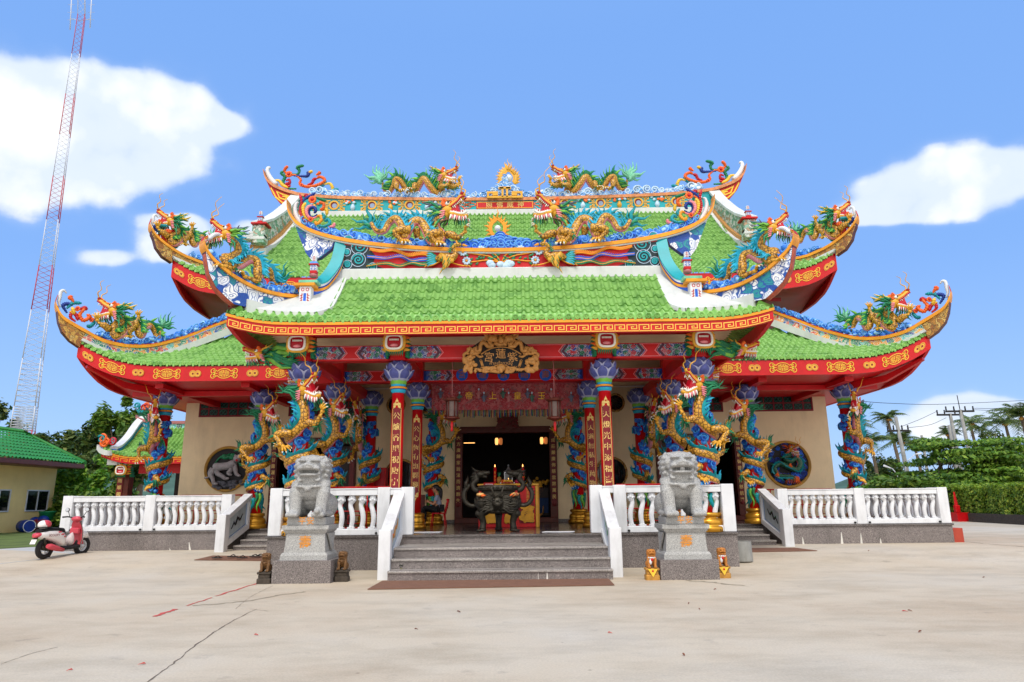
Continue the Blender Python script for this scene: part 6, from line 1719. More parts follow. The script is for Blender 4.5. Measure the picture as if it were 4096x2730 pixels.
# banner
t = thing('cloth_banner', 'embroidered maroon cloth banner with four gold characters and long fringe over the door', 'banner', P(2022, 1640, 20.85))
a, b2 = P(1728, 1530, 20.85), P(2318, 1640, 20.85); YB = 20.85; zt_ = P(2022, 1536, YB).z; zb_ = P(2022, 1640, YB).z
rows = [[(mix(a.x, b2.x, i/40), YB+.025*math.sin(i*.9)*(j/6), mix(zt_, zb_, j/6)-.012*abs(math.sin(i*.39))*(j/6)) for i in range(41)] for j in range(7)]
cl = MB(); cl.sheet(rows)
mb = MB(); mb.bbox(a.x-.1, b2.x+.1, YB-.03, YB+.03, zt_, zt_+.12, b=.01); mb.build('header', K['banner2'], t)
mb = MB(); n = 110
for i in range(n):
 x = mix(a.x+.05, b2.x-.05, i/(n-1)); L_ = R.uniform(.17, .24) if .2 < i/n < .8 else R.uniform(.08, .15)
 mb.tube([(x, YB-.01, zb_), (x+R.uniform(-.01, .01), YB-.01, zb_-L_)], .014, 4, i % 4)
mb.build('fringe', [K['maroon'], K['goldleaf'], K['navy'], K['green']], t)
mb = MB()
for i, px in enumerate((1762, 1838, 1915, 1936, 2012, 2035, 2110, 2128, 2205, 2285)):
 c = P(px, 1585+(8 if i % 2 else -6), YB-.05); k = i % 3
 mb.ell(c, (.05, .012, .13), k, 8, 6); mb.ell(c+V((0, -.01, .16)), (.03, .015, .035), 3, 7, 5); mb.ell(c+V((.05, 0, .04)), (.05, .01, .025), k, 7, 5, Matrix.Rotation(-.6, 3, 'Y')); mb.ell(c+V((-.05, 0, .02)), (.05, .01, .025), k, 7, 5, Matrix.Rotation(.5, 3, 'Y'))
for i in range(90): c = P(R.uniform(1735, 2312), R.uniform(1548, 1634), YB-.04); mb.ell(c, (R.uniform(.012, .03), .008, R.uniform(.012, .025)), R.choice((0, 2, 4)), 6, 4)
n = len(cl.v); cl.v += mb.v; cl.f += [[i+n for i in f] for f in mb.f]; cl.m += [m+1 for m in mb.m]; cl.s += mb.s
cl.build('cloth', [K['banner'], K['grey'], K['mint2'], K['pinkdull'], K['skyw'], K['pinkdull']], t)
for ch, px in (('帝', 1876), ('上', 1971), ('皇', 2070), ('玉', 2167)): lettering('inscription', ch, .25, P(px, 1586, YB-.06), K['yellow'], t)
# carved hanging behind the fringe
t = thing('carved_hanging', 'small dark carved wooden hanging below the middle of the banner', 'carving', P(2030, 1720, 24.9))
mb = MB(); c = P(2030, 1685, 24.9)
mb.plate([c+V(q) for q in ((-.42, 0, .30), (.42, 0, .30), (.36, 0, -.05), (.46, 0, -.28), (.2, 0, -.24), (0, 0, -.36), (-.2, 0, -.24), (-.46, 0, -.28), (-.36, 0, -.05))], (0, .06, 0)); mb.build('board', K['wood'], t)
mb = MB()
for k in range(30): mb.ell(c+V((R.uniform(-.35, .35), -.02, R.uniform(-.25, .28))), (R.uniform(.04, .08), .03, R.uniform(.03, .06)), 0, 7, 5)
mb.build('carving', K['redwood'], t)
# hanging lanterns
for s, px, lb in ((-1, 1808, 'hexagonal dark red wooden lantern hanging on the left of the banner'), (1, 2218, 'hexagonal dark red wooden lantern hanging on the right of the banner')):
 c = P(px, 1637, 17.3); t = thing('palace_lantern', lb, 'lantern', c, 'lanterns under the porch beam')
 mb = MB(); mb.tube([c+V((0, 0, .3)), (c.x, c.y, PZ0)], .009, 5); mb.build('cord', K['pinkdull'], t)
 mb = MB()
 mb.lathe([(.05, .3), (.09, .28), (.20, .24), (.23, .25), (.21, .21), (.15, .19)], c, 6, 0, sm=False); mb.lathe([(.15, -.2), (.19, -.22), (.21, -.25), (.12, -.27), (.04, -.31)], c, 6, 0, sm=False)
 for k in range(6):
  a_ = 2*PI*k/6; x, y = c.x+.15*math.cos(a_), c.y+.15*math.sin(a_); mb.tube([(x, y, c.z-.21), (x, y, c.z+.2)], .018, 5); spike(mb, (c.x+.21*math.cos(a_), c.y+.21*math.sin(a_), c.z+.25), (math.cos(a_), math.sin(a_), .5), .10, .025, 0, n=4)
 mb.build('frame', K['wood'], t)
 mb = MB(); mb.lathe([(.125, -.19), (.125, .19)], c, 6, 0, sm=False); mb.build('lamp_shade', K['lampglass'], t)
 mb = MB(); mb.lathe([(.012, -.31), (.02, -.33), (.035, -.36), (.03, -.5), (.035, -.56), (.005, -.565)], c, 8); mb.build('tassel', K['red'], t)
# ================================================================== RIDGE SCULPTURE
def curl(mb, c, r, mi, turns=1.6, w=.05, dirx=1, ph=0, e1=V((1, 0, 0)), e2=V((0, 0, 1))):
 q = [c+(e1*dirx*math.cos(ph+i*turns*2*PI/22)+e2*math.sin(ph+i*turns*2*PI/22))*r*(1-.78*i/22) for i in range(23)]
 mb.tube(q, [w*(1-.4*i/22) for i in range(23)], 6, mi, sq=1.3)
def clouds(name, line, h, mats, dens=1.0, parent=T, half=True, ydir=V((0, -1, 0)), mound=None):
 """row of moulded cloud scrolls standing on a ridge line"""
 L_ = [0]
 for p, q in zip(line, line[1:]): L_.append(L_[-1]+(q-p).length)
 mb = MB(); s = 0
 while s < L_[-1]:
  k = max(j for j in range(len(L_)) if L_[j] <= s); k = min(k, len(line)-2); f = (s-L_[k])/max(1e-6, L_[k+1]-L_[k])
  p = line[k].lerp(line[k+1], f); t_ = (line[k+1]-line[k]).normalized(); hh = h(s/L_[-1]) if callable(h) else h; hh *= R.uniform(.75, 1.2)
  n_ = V((-t_.y, t_.x, 0)); n_ = n_.normalized() if n_.length > 1e-6 else V((0, 1, 0))
  for q in range(3): mb.ell(p+t_*R.uniform(-.5, .5)*hh+V((0, 0, hh*R.uniform(.05, .6)))+n_*R.uniform(-.05, .05), (hh*R.uniform(.35, .6), .10, hh*R.uniform(.28, .45)), 0, 8, 6)
  for sd in (-1, 1): curl(mb, p+V((0, 0, hh*.52))+n_*sd*.10, hh*R.uniform(.36, .46), 1, R.uniform(1.2, 1.7), hh*.085, R.choice((-1, 1)), R.uniform(0, 6), t_)
  curl(mb, p+t_*hh*.5+V((0, 0, hh*.25))-n_*.10*(1 if n_.y > 0 else -1), hh*.26, 2, 1.3, hh*.07, R.choice((-1, 1)), R.uniform(0, 6), t_)
  s += hh*.85/dens
 return part(mb, name, [K[m] for m in mats], parent)
ptop = [p for p in half if p.x > -5.55]
clouds('cloud_crest', ptop, lambda f: .30, ('cloudblue', 'skyblue', 'blue'))
clouds('cloud_crest', [mx(p) for p in ptop], lambda f: .30, ('cloudblue', 'skyblue', 'blue'))
mtop = [p for p in top if -8.9 < p.x < -.1]
clouds('cloud_crest', mtop, lambda f: .36 if int(f*13) % 3 else .48, ('cloudpale', 'skyw', 'skyblue'))
clouds('cloud_crest', [mx(p) for p in mtop], lambda f: .36 if int(f*11) % 3 else .48, ('cloudpale', 'skyw', 'skyblue'))
def mound(c, w, h, mats):
 mb = MB()
 for j in range(7):
  f = j/6; n = max(1, round(4*(1-f)))
  for i in range(-n, n+1):
   x = w*(1-f)**1.4*i/max(1, n); z = h*f*(1-.25*abs(i)/max(1, n))
   mb.ell(c+V((x, 0, z)), (.17, .13, .15), 0, 8, 6)
   curl(mb, c+V((x, -.13, z)), .15, 1 if (i+j) % 2 else 2, 1.4, .03, 1 if x > 0 else -1, R.uniform(0, 1))
 return part(mb, 'cloud_mound', [K[m] for m in mats])
mound(V((0, YP, P(2004, 990, YP).z)), .95, .27, ('cloudblue', 'skyblue', 'blue'))
mound(V((0, YR, P(2035, 785, YR).z)), .95, .85, ('cloudpale', 'skyw', 'skyblue'))
mb = MB(); zg = P(2035, 802, YR).z
for s in (-1, 1): strokes(mb, [[(0, 0), (s*.75, 0), (s*.75, .22), (s*.35, .22), (s*.35, .12), (s*.55, .12)], [(s*.1, 0), (s*.1, .42), (s*.28, .42)]], .09, lambda a_, c_, d: V((a_, YR-.30-d, zg+c_)), .08)
strokes(mb, [[(-.24, .44), (.24, .44)]], .10, lambda a_, c_, d: V((a_, YR-.30-d, zg+c_)), .08)
part(mb, 'gold_pedestal', K['gold'])
for K0, pl, hh in ((KP, [(850, 1042), (920, 1098), (1010, 1147), (1100, 1173), (1190, 1185)], .26), (KL, [(400, 1352), (530, 1381), (676, 1361), (760, 1335), (842, 1302), (930, 1270)], .26), (KU, [(770, 1034), (812, 1050), (870, 1055), (930, 1037)], .26)):
 L_ = dline(pl, K0, 30)
 clouds('cloud_crest', L_, hh, ('cloudblue', 'skyblue', 'blue')); clouds('cloud_crest', [mx(p) for p in L_], hh, ('cloudblue', 'skyblue', 'blue'))
# flaming pearls
def pearl(label, c, r, R1, h, n, mats, spread, base):
 t = thing('flaming_pearl', label, 'pearl ornament', base)
 mb = MB(); mb.ell(c, r, 0, 18, 12); mb.build('pearl', K[mats[0]], t)
 mb = MB()
 prev = None; A, B = [], []
 for k in range(n):
  a = mix(-spread, spread, k/(n-1)); u = V((math.sin(a), 0, math.cos(a)))
  p = c+V((u.x*R1*.82, 0, u.z*R1*(1.15 if abs(a) < .3 else 1)))
  spike(mb, p, u+V((0, 0, .35)), h*(.75+.6*max(0, 1-abs(a)/.5))*(1 if k % 2 else .75), h*.20, 0, bend=V((R.uniform(-.15, .15), 0, .2))*h, n=6)
  A.append(p+u*h*.2); B.append(p-u*h*.18)
 mb.wall([q-V((0, .03, 0)) for q in A], [q-V((0, .03, 0)) for q in B], (0, .06, 0)); mb.build('flames', K[mats[1]], t)
pc_ = P(1100+2092/2.24, 600+255/2.24, YR); pearl('large flaming pearl with spiky gold halo on the middle of the main ridge', pc_, .17, .34, .42, 31, ('pearl', 'gold'), 2.25, pc_-V((0, 0, .3)))
pc_ = P(1100+1995/2.24, 600+704/2.24, YP); pearl('smaller flaming pearl with gold flames on the porch ridge', pc_, .09, .25, .26, 15, ('pearl', 'goldband'), 2.6, pc_-V((0, 0, .2)))
# scrolling flower ornaments
VCOL = ['orange', 'teal', 'mouth', 'yellow', 'green', 'navy', 'goldband']
def scroll(label, conv, vines, flowers, w, base):
 t = thing('flower_scroll', label, 'scroll ornament', conv(*base), 'scrolling flower ornaments on the ridge ends')
 for i, (pts, col) in enumerate(vines):
  q = bez([conv(*p)+V((0, .04*math.sin(i*2.1+j), 0)) for j, p in enumerate(pts)], 10*len(pts))
  mb = MB(); n = len(q)
  mb.tube(q, [w*(.45+.55*math.sin(PI*min(1, .2+.8*(1-k/n))))*(1 if k < n-3 else .6)*(1+.18*math.sin(k*1.9)) for k in range(n)], 7, 0)
  mb.build('vine', K[col], t)
 for (x, y, r) in flowers:
  c = conv(x, y)-V((0, .06, 0)); mb = MB()
  for k in range(9): a = 2*PI*k/9; mb.ell(c+V((r*.62*math.cos(a), 0, r*.62*math.sin(a))), (r*.36, r*.25, r*.36), 0, 7, 5)
  mb.ell(c-V((0, r*.2, 0)), (r*.4, r*.3, r*.4), 1, 8, 6); mb.build('flower', [K['orange'], K['mouth']], t)
 return t
cM = lambda x, y: c3(x, y, YR)
s1 = scroll('open vine scroll with red flower on the left end of the main ridge', cM, [
 ([(190, 350), (110, 340), (70, 290), (90, 240), (60, 215), (75, 195)], 'green'), ([(0, 268), (40, 280), (70, 320), (120, 345)], 'yellow'), ([(120, 240), (180, 230), (230, 265), (220, 300), (250, 320), (310, 330), (380, 320), (440, 290), (440, 260), (400, 240), (370, 255)], 'orange'),
 ([(130, 215), (200, 215), (215, 180), (200, 160), (230, 150), (262, 145)], 'green'), ([(110, 220), (85, 190), (100, 165), (120, 150)], 'orange'), ([(170, 235), (250, 240), (290, 235), (300, 205), (280, 205)], 'navy'), ([(290, 220), (310, 200), (335, 185)], 'yellow'),
 ([(290, 310), (330, 300), (350, 270), (375, 262)], 'mouth'), ([(370, 230), (395, 215), (405, 200)], 'orange'), ([(440, 310), (490, 300), (515, 340), (510, 360)], 'yellow'), ([(500, 350), (540, 360), (570, 355)], 'teal'), ([(100, 280), (130, 270), (130, 300), (100, 305), (100, 330), (140, 320)], 'mouth'), ([(380, 360), (385, 335), (430, 310), (460, 280)], 'teal')], [(128, 225, .17), (240, 320, .10)], .075, (250, 360))
mirrored(s1, 'open vine scroll with red flower on the right end of the main ridge')
cP = lambda x, y: c3(x, y, YP-.1)
s2 = scroll('dense red and blue flower scroll on the left end of the porch ridge', cP, [
 ([(290, 650), (240, 600), (225, 530), (240, 470), (225, 400)], 'mouth'), ([(320, 640), (265, 590), (255, 520), (280, 480)], 'yellow'), ([(250, 470), (280, 440), (310, 420), (360, 380)], 'navy'), ([(380, 580), (330, 600), (300, 570), (310, 530), (350, 520), (370, 550), (350, 570)], 'navy'), ([(390, 590), (320, 615), (285, 570), (300, 520), (345, 500)], 'pink'),
 ([(400, 470), (440, 490), (430, 530), (400, 530)], 'orange'), ([(430, 520), (460, 540), (460, 580)], 'yellow'), ([(360, 600), (400, 590), (420, 630), (380, 670), (360, 640)], 'goldband'), ([(380, 680), (440, 690), (490, 660), (470, 620), (440, 640)], 'teal'), ([(480, 690), (520, 680), (530, 650)], 'pink'), ([(420, 560), (440, 600), (410, 640)], 'teal'), ([(370, 430), (420, 450), (460, 460)], 'green'), ([(300, 420), (270, 410), (290, 395)], 'mouth')], [(340, 455, .12), (325, 630, .08)], .048, (330, 660))
mirrored(s2, 'dense red and blue flower scroll on the right end of the porch ridge')
cU = lambda x, y: PD(500+x/2.24, 550+y/2.24, KU)
vt = [([(290, 850), (260, 800), (290, 790), (320, 800)], 'navy'), ([(300, 830), (300, 800), (340, 795), (390, 800)], 'teal'), ([(340, 790), (330, 770), (310, 755), (315, 740)], 'orange'), ([(310, 900), (300, 870), (330, 860), (340, 900), (360, 930)], 'mouth'), ([(350, 830), (390, 830), (410, 850), (380, 870), (370, 920), (400, 940), (440, 910), (400, 890)], 'orange'), ([(430, 940), (470, 950), (460, 980), (420, 985)], 'teal'), ([(380, 850), (420, 840), (425, 870)], 'mouth'), ([(300, 820), (330, 840), (330, 880)], 'yellow')]
s3 = scroll('small flower scroll inside the upper left corner horn', cU, vt, [(380, 850, .10), (460, 940, .09)], .065, (370, 960))
mirrored(s3, 'small flower scroll inside the upper right corner horn')
cL = lambda x, y: PD(.7655*x, 1100+.7655*y, KL)
vl = [([(350, 200), (325, 160), (350, 150), (380, 160)], 'navy'), ([(345, 175), (380, 148), (430, 150)], 'teal'), ([(390, 148), (380, 130), (365, 120), (375, 110)], 'orange'), ([(395, 245), (365, 220), (375, 195), (400, 215), (410, 240)], 'mouth'), ([(405, 180), (440, 178), (420, 210), (440, 240), (470, 220), (450, 205)], 'orange'), ([(480, 235), (495, 250), (470, 270), (450, 262)], 'teal'), ([(415, 180), (440, 170), (448, 185)], 'mouth'), ([(360, 190), (385, 200), (380, 170)], 'yellow')]
s4 = scroll('small flower scroll inside the lower left corner horn', cL, vl, [(412, 180, .09), (485, 238, .08)], .06, (430, 250))
mirrored(s4, 'small flower scroll inside the lower right corner horn')
# little pagoda finials on the gable ridge ends
def pagoda(label, c, s):
 t = thing('pagoda_finial', label, 'finial', c, 'small pagoda finials on the gable ridges'); x, y, z = c
 mb = MB(); mb.lathe([(.10*s, 0), (.17*s, .05*s), (.16*s, .12*s), (.13*s, .15*s)], c, 12, 0); mb.build('lotus_base', K['pinkdull'], t)
 mb = MB(); mb.bbox(x-.14*s, x+.14*s, y-.12*s, y+.12*s, z+.151*s, z+.27*s, b=.01); mb.build('red_block', K['red'], t)
 mb = MB(); mb.bbox(x-.13*s, x+.13*s, y-.11*s, y+.11*s, z+.271*s, z+.50*s, b=.01); o = mb.build('painted_block', K['white'], t)
 mb = MB(); fm = lambda a_, c_, d: V((x+a_*s, y-.11*s-d, z+c_*s))
 for q in (-1, 1): strokes(mb, [arc(q*.055, .44, .035, .03, 0, 360), [(q*.02, .29), (q*.1, .34), (q*.02, .37)]], .02*s*1.2, fm, .008)
 mb.build('blue_drawing', K['blue'], o)
 mb = MB(); mb.bbox(x-.19*s, x+.19*s, y-.15*s, y+.15*s, z+.501*s, z+.55*s, b=.01); mb.build('eave_slab', K['red'], t)
 mb = MB(); mb.bbox(x-.15*s, x+.15*s, y-.12*s, y+.12*s, z+.551*s, z+.64*s, b=.01); mb.build('blue_slab', K['skyblue'], t)
 mb = MB(); mb.bbox(x-.09*s, x+.09*s, y-.08*s, y+.08*s, z+.641*s, z+.90*s, b=.02); o = mb.build('crown', K['white'], t)
 mb = MB(); fm = lambda a_, c_, d: V((x+a_*s, y-.08*s-d, z+c_*s)); strokes(mb, [[(-.06, .68), (.06, .68)], [(-.06, .76), (.06, .76)], [(-.06, .84), (.06, .84)], [(0, .66), (0, .88)]], .02*s, fm, .008); mb.build('red_drawing', K['red'], o)
c = P(1254, 1112, 16.92)
for s in (-1, 1): pagoda('small blue and white pagoda finial on the %s gable ridge of the porch' % ('left' if s < 0 else 'right'), c if s < 0 else mx(c), .66)
c = P(1040, 903, 25.1)
for s in (-1, 1): pagoda('small blue and white pagoda finial on the %s gable ridge of the main roof' % ('left' if s < 0 else 'right'), c if s < 0 else mx(c), .66)
# phoenixes on the frieze
def phoenix():
 cf = lambda x, y, d=0: c3(x, y, YP-.16)-V((0, d, 0))
 t = thing('phoenix_sculpture', 'golden phoenix with trailing blue and green tail on the left of the red frieze', 'phoenix', cf(1540, 1040), 'phoenix sculptures on the red frieze')
 mb = MB(); q = bez([cf(1440, 985, .02), cf(1510, 975, .10), cf(1585, 985, .14), (cf(1625, 950, .16)), cf(1600, 900, .18), cf(1630, 870, .2)], 20)
 mb.tube(q, [.06, .08, .10, .115, .12, .125, .125, .12, .11, .10, .085, .07, .06, .055, .05, .05, .05, .05, .05, .05], 9, 0)
 mb.ell(cf(1650, 875, .2), (.09, .06, .06), 0, 9, 6); spike(mb, cf(1685, 880, .2), (1, 0, -.1), .15, .045, 1, n=4)
 for k in range(6): spike(mb, cf(1610-6*k, 870+14*k, .19), (-.9, 0, .35), .12, .025, 2, n=4)
 for k in range(3): spike(mb, cf(1640, 862, .2), (-.3-.25*k, 0, 1), .10, .02, 1, n=4)
 mb.ell(cf(1662, 870, .26), (.012, .012, .012), 3, 6, 4)
 mb.build('body', [K['scale_big'], K['goldband'], K['green'], K['black']], t)
 for sx, pts in ((1, [(1480, 960), (1530, 1000), (1530, 1060), (1505, 1100)]), (-1, [(1560, 975), (1585, 1010), (1575, 1040)])):
  mb = MB(); q = bez([cf(a, b2, .20) for a, b2 in pts], 10); mb.tube(q, [.07, .085, .09, .09, .085, .08, .07, .05, .035, .01], 8, 0, sq=.5)
  for k in range(9): spike(mb, q[min(9, k+1)]-V((.02, .02, 0)), (-.35, -.05, -1), .17, .035, k % 2, n=4)
  mb.build('wing', [K['gold'], K['green']], t)
 for pts, col, c2n in (([(1440, 950), (1330, 930), (1200, 945), (1080, 900), (960, 910), (850, 890)], 'goldband', 'orange'), ([(1440, 985), (1330, 985), (1230, 995), (1130, 955), (1000, 975), (900, 965), (830, 960)], 'blue', 'navy'), ([(1430, 1010), (1330, 1030), (1230, 1015), (1120, 1045), (1000, 1020), (820, 1045)], 'green', 'green2')):
  q = bez([cf(a, b2, .02) for a, b2 in pts], 44); mb = MB(); mb.tube(q, [.016]*44, 6, 1)
  for k in range(1, 43):
   for sg in (-1, 1): spike(mb, q[k], (-.8, -.15, sg*.8), .10*(1-.35*k/44), .026, 0, n=4)
  mb.build('tail_feather', [K[col], K['goldband'] if col != 'goldband' else K[c2n]], t)
 mb = MB()
 for k in range(12): spike(mb, cf(1445, 960+5*k, .06), (-1, -.2, .5-.09*k), .28, .05, k % 2, n=5)
 mb.build('tail_coverts', [K['green'], K['aqua']], t)
 for pts in ([(1560, 1010), (1650, 1040), (1720, 1050)], [(1480, 1010), (1420, 1040), (1375, 1050)]):
  mb = MB(); q = [cf(a, b2, .08) for a, b2 in pts]; mb.tube(bez(q, 8), .018, 6); claw(mb, q[-1], q[-1]-q[-2], (0, -.4, 1), .11, 0, 0); mb.build('leg', K['goldband'], t)
 return t
ph_ = phoenix(); mirrored(ph_, 'golden phoenix with trailing blue and green tail on the right of the red frieze')
# the dragon relief in the right medallion
c, o = MED_R; yy = WY-.12
mb = MB()
for k in range(70):
 a = R.uniform(0, 2*PI); r = .74*math.sqrt(R.uniform(.25, 1)); curl(mb, c+V((r*math.cos(a), -.035, r*math.sin(a))), R.uniform(.06, .10), k % 2, 1.5, .022, R.choice((-1, 1)), R.uniform(0, 6))
part(mb, 'blue_clouds', [K['blue'], K['navy']], o)
pts = bez([c+V(q) for q in ((.12, -.22, .42), (.02, -.2, .30), (-.12, -.16, .22), (.05, -.14, .10), (.30, -.12, .22), (.42, -.12, .02), (.28, -.12, -.20), (.02, -.12, -.12), (-.30, -.12, .02), (-.52, -.12, -.14), (-.40, -.1, -.38), (-.15, -.1, -.42), (.10, -.1, -.44), (.22, -.1, -.52))], 70)
rad = [lerp([(0, .06), (.15, .09), (.5, .10), (.8, .075), (1, .035)], i/69) for i in range(70)]
dors = [(p-c)+V((0, -.1, .05)) for p in pts]
body_part(o, pts, rad, dors, 'scale_green'); crest(o, pts, rad, dors, .13, ('teal', 'green'), 3, 4, 66)
head(headM(c+V((.12, -.26, .52)), (.55, -.8, .1), (0, 0, 1), .34), o, horn='wood', op=.6, mane=('orange', 'wood'), whisk=.5)
mb = MB()
for k in range(9): spike(mb, c+V((-.05+.04*k, -.1, -.45)), (-.5+.12*k, -.1, -1), .3, .04, 0, n=5)
for a, b2 in ((-.45, -.32), (.05, .0)): claw(mb, c+V((a, -.16, b2)), (-.3, -.3, -1), (0, -1, .2), .16, 0, 1)
part(mb, 'orange_flames', [K['orange'], K['tooth']], o)
# ================================================================== THINGS UNDER THE PORCH
YU = 18.25; uc_ = PZ(1996, 2122, F); ux = uc_.x; k_ = 1/588
t = thing('incense_burner', 'large dark bronze three-legged incense burner with dragon handles before the altar', 'incense burner', (ux, YU, F))
mb = MB(); o3 = (ux, YU, F)
mb.lathe([(.02, .44), (.25, .45), (.45, .52), (.58, .66), (.61, .78), (.57, .88), (.47, .96), (.43, 1.0), (.44, 1.02), (.49, 1.03), (.51, 1.06), (.50, 1.15), (.46, 1.17), (.40, 1.16), (.38, 1.08), (.02, 1.06)], o3, 36);
for k in range(24): a = 2*PI*k/24; mb.ell((ux+.5*math.cos(a), YU+.5*math.sin(a), F+1.105), (.05, .05, .03), 0, 7, 5)
for k in range(16): a = 2*PI*k/16; mb.ell((ux+.40*math.cos(a), YU+.40*math.sin(a), F+.51), (.10, .10, .05), 0, 8, 5)
for k in range(150):
 a = R.uniform(0, 2*PI); z = R.uniform(.58, .92); r_ = lerp([(.52, .45), (.66, .58), (.78, .61), (.88, .57), (.96, .47)], z); d = V((math.cos(a), math.sin(a), 0))
 curl(mb, V(o3)+d*(r_-.005)+V((0, 0, z)), R.uniform(.04, .075), 0, 1.4, .018, R.choice((-1, 1)), R.uniform(0, 6), V((-d.y, d.x, 0)))
mb.build('bowl', K['bronze'], t)
for a in (-150, -30, 90):
 a = math.radians(a); d = V((math.cos(a), math.sin(a), 0)); mb = MB(); b0 = V(o3)
 q = bez([b0+d*.34+V((0, 0, .58)), b0+d*.50+V((0, 0, .46)), b0+d*.44+V((0, 0, .26)), b0+d*.46+V((0, 0, .06))], 12); mb.tube(q, [.15, .15, .145, .13, .115, .10, .09, .085, .08, .08, .085, .09], 10); mb.ell(b0+d*.46+V((0, 0, .05)), (.11, .11, .05), 0, 10, 6)
 for s in (-1, 0, 1): mb.ell(b0+d*.56+V((-d.y, d.x, 0))*.06*s+V((0, 0, .035)), (.045, .045, .035), 0, 7, 5)
 mb.ell(b0+d*.56+V((0, 0, .46)), (.1, .1, .1), 0, 9, 6); mb.build('leg', K['bronze'], t)
mb = MB(); b0 = V((ux, YU-.58, F+.74))
mb.ell(b0, (.16, .10, .13), 0, 10, 7); mb.ell(b0+V((0, -.09, -.05)), (.09, .06, .06), 0, 9, 6); mb.ell(b0+V((0, -.10, .03)), (.04, .05, .03), 0, 7, 5)
for s in (-1, 1):
 mb.ell(b0+V((s*.09, -.07, .06)), (.035, .03, .03), 0, 7, 5)
 for k in range(9): spike(mb, b0+V((s*.10, .0, .09-.03*k)), (s, -.1, .5-.12*k), R.uniform(.25, .42), .035, 0, n=5)
 mb.tube(bez([b0+V((s*.07, -.03, .1)), b0+V((s*.10, -.10, .22)), b0+V((s*.17, -.08, .40))], 8), [.022]*7+[.012], 6)
 mb.ell(V((ux+s*.40, YU-.46, F+.72)), (.15, .10, .13), 0, 10, 6)
 mb.tube(bez([b0+V((s*.20, .0, -.12)), b0+V((s*.35, .08, -.18)), b0+V((s*.5, .25, -.1)), b0+V((s*.58, .4, .06))], 12), [.05, .055, .06, .06, .06, .06, .055, .05, .05, .045, .04, .03], 8)
 for k in range(4): mb.ell(V((ux+s*(.34+.045*k), YU-.55, F+.78)), (.018, .04, .03), 0, 6, 4)
mb.build('dragon_relief', K['bronze'], t)
mb = MB()
for s in (-1, 1): mb.ell(V((ux+s*.44, YU-.42, F+.93)), (.11, .07, .05), 0, 9, 6); mb.ell(V((ux+s*.36, YU-.47, F+.90)), (.07, .05, .04), 1, 8, 5)
mb.build('red_gold_ornament', [K['redgilt'], K['orange']], t)
for s in (-1, 1):
 mb = MB(); e = lambda x, z, y=0: V((ux+s*x, YU+y, F+z))
 q = bez([e(.52, .66), e(.72, .66), e(.86, .78), (e(.88, .98)), e(.80, 1.12), e(.74, 1.2)], 24); mb.tube(q, [.045+.015*math.sin(PI*i/23) for i in range(24)], 9)
 for i in range(2, 23, 2): spike(mb, q[i], (s*.8, 0, .3), .10, .03, 0, n=3)
 mb.tube(bez([e(.80, 1.1), e(.84, 1.22), e(.80, 1.32), e(.80, 1.42)], 8), [.05, .085, .10, .10, .085, .06, .03, .005], 8, sq=.5)
 q = bez([e(.50, 1.02), e(.62, 1.08), e(.66, 1.2), e(.56, 1.32), e(.58, 1.42), e(.50, 1.47)], 18); mb.tube(q, [.07]*14+[.065, .06, .055, .05], 9)
 for i in range(1, 17, 2): spike(mb, q[i], (s*.8, 0, .6), .12, .025, 0, n=3)
 h0 = e(.46, 1.46); mb.ell(h0, (.13, .10, .09), 0, 10, 7); mb.tube([h0+V((-s*.05, 0, .02)), h0+V((-s*.18, 0, .03)), h0+V((-s*.24, 0, .06))], [.07, .055, .04], 8); mb.tube([h0+V((-s*.05, 0, -.05)), h0+V((-s*.17, 0, -.08))], [.05, .03], 7)
 for k in range(14): spike(mb, h0+V((s*.05, R.uniform(-.06, .06), R.uniform(-.08, .08))), (s, R.uniform(-.3, .3), R.uniform(-.6, .4)), R.uniform(.14, .26), .025, 0, n=4)
 for y in (-.05, .05): mb.tube(bez([h0+V((s*.02, y, .07)), h0+V((s*.14, y*1.6, .11)), h0+V((s*.24, y*2, .19))], 6), [.02, .02, .018, .015, .012, .004], 5)
 mb.build('dragon_handle', K['bronze'], t)
# altar table
YA = 20.95; ca = lambda x, y: P(1750+x/3.92, 1750+y/3.92, YA)
t = thing('altar_table', 'red altar table with gilded carved front panels behind the incense burner', 'table', (ca(1080, 0).x, YA, F))
xl, xr = ca(645, 0).x, ca(1515, 0).x; zt = ca(0, 770).z
mb = MB(); mb.bbox(xl, xr, YA, YA+.9, F+.001, zt, b=.01); mb.build('body', K['red'], t)
mb = MB(); mb.bbox(xl-.03, xr+.12, YA-.06, YA+.95, zt+.001, zt+.06, b=.01); mb.bbox(xr+.01, xr+.09, YA-.02, YA+.06, F+.001, zt, b=.01); mb.build('top', K['gold'], t)
for a_, b_ in ((745, 950), (1040, 1180), (1270, 1495)):
 mb = MB(); x0, x1 = ca(a_, 0).x, ca(b_, 0).x; z0 = ca(0, 1360).z; z1 = ca(0, 1030 if b_ > 1400 else 1200).z; mb.bbox(x0, x1, YA-.03, YA-.001, z0, z1, 0, .006)
 for k in range(70): curl(mb, V((R.uniform(x0+.05, x1-.05), YA-.04, R.uniform(z0+.05, z1-.05))), R.uniform(.03, .07), 1, 1.4, .016, R.choice((-1, 1)), R.uniform(0, 6))
 mb.build('carved_panel', [K['maroon'], K['gold']], t)
mb = MB(); fm = lambda a_, c_, d: V((ca(a_, 0).x, YA-d, ca(0, c_).z))
lettering('inscription', '金玉滿堂', .10, ca(1415, 900)-V((0, .004, 0)), K['gold'], t, vertical=True, gap=1.1)
t2 = thing('side_table', 'yellow fretwork end of a table inside the door', 'table', (ca(1640, 0).x, YA+.4, F)); mb = MB()
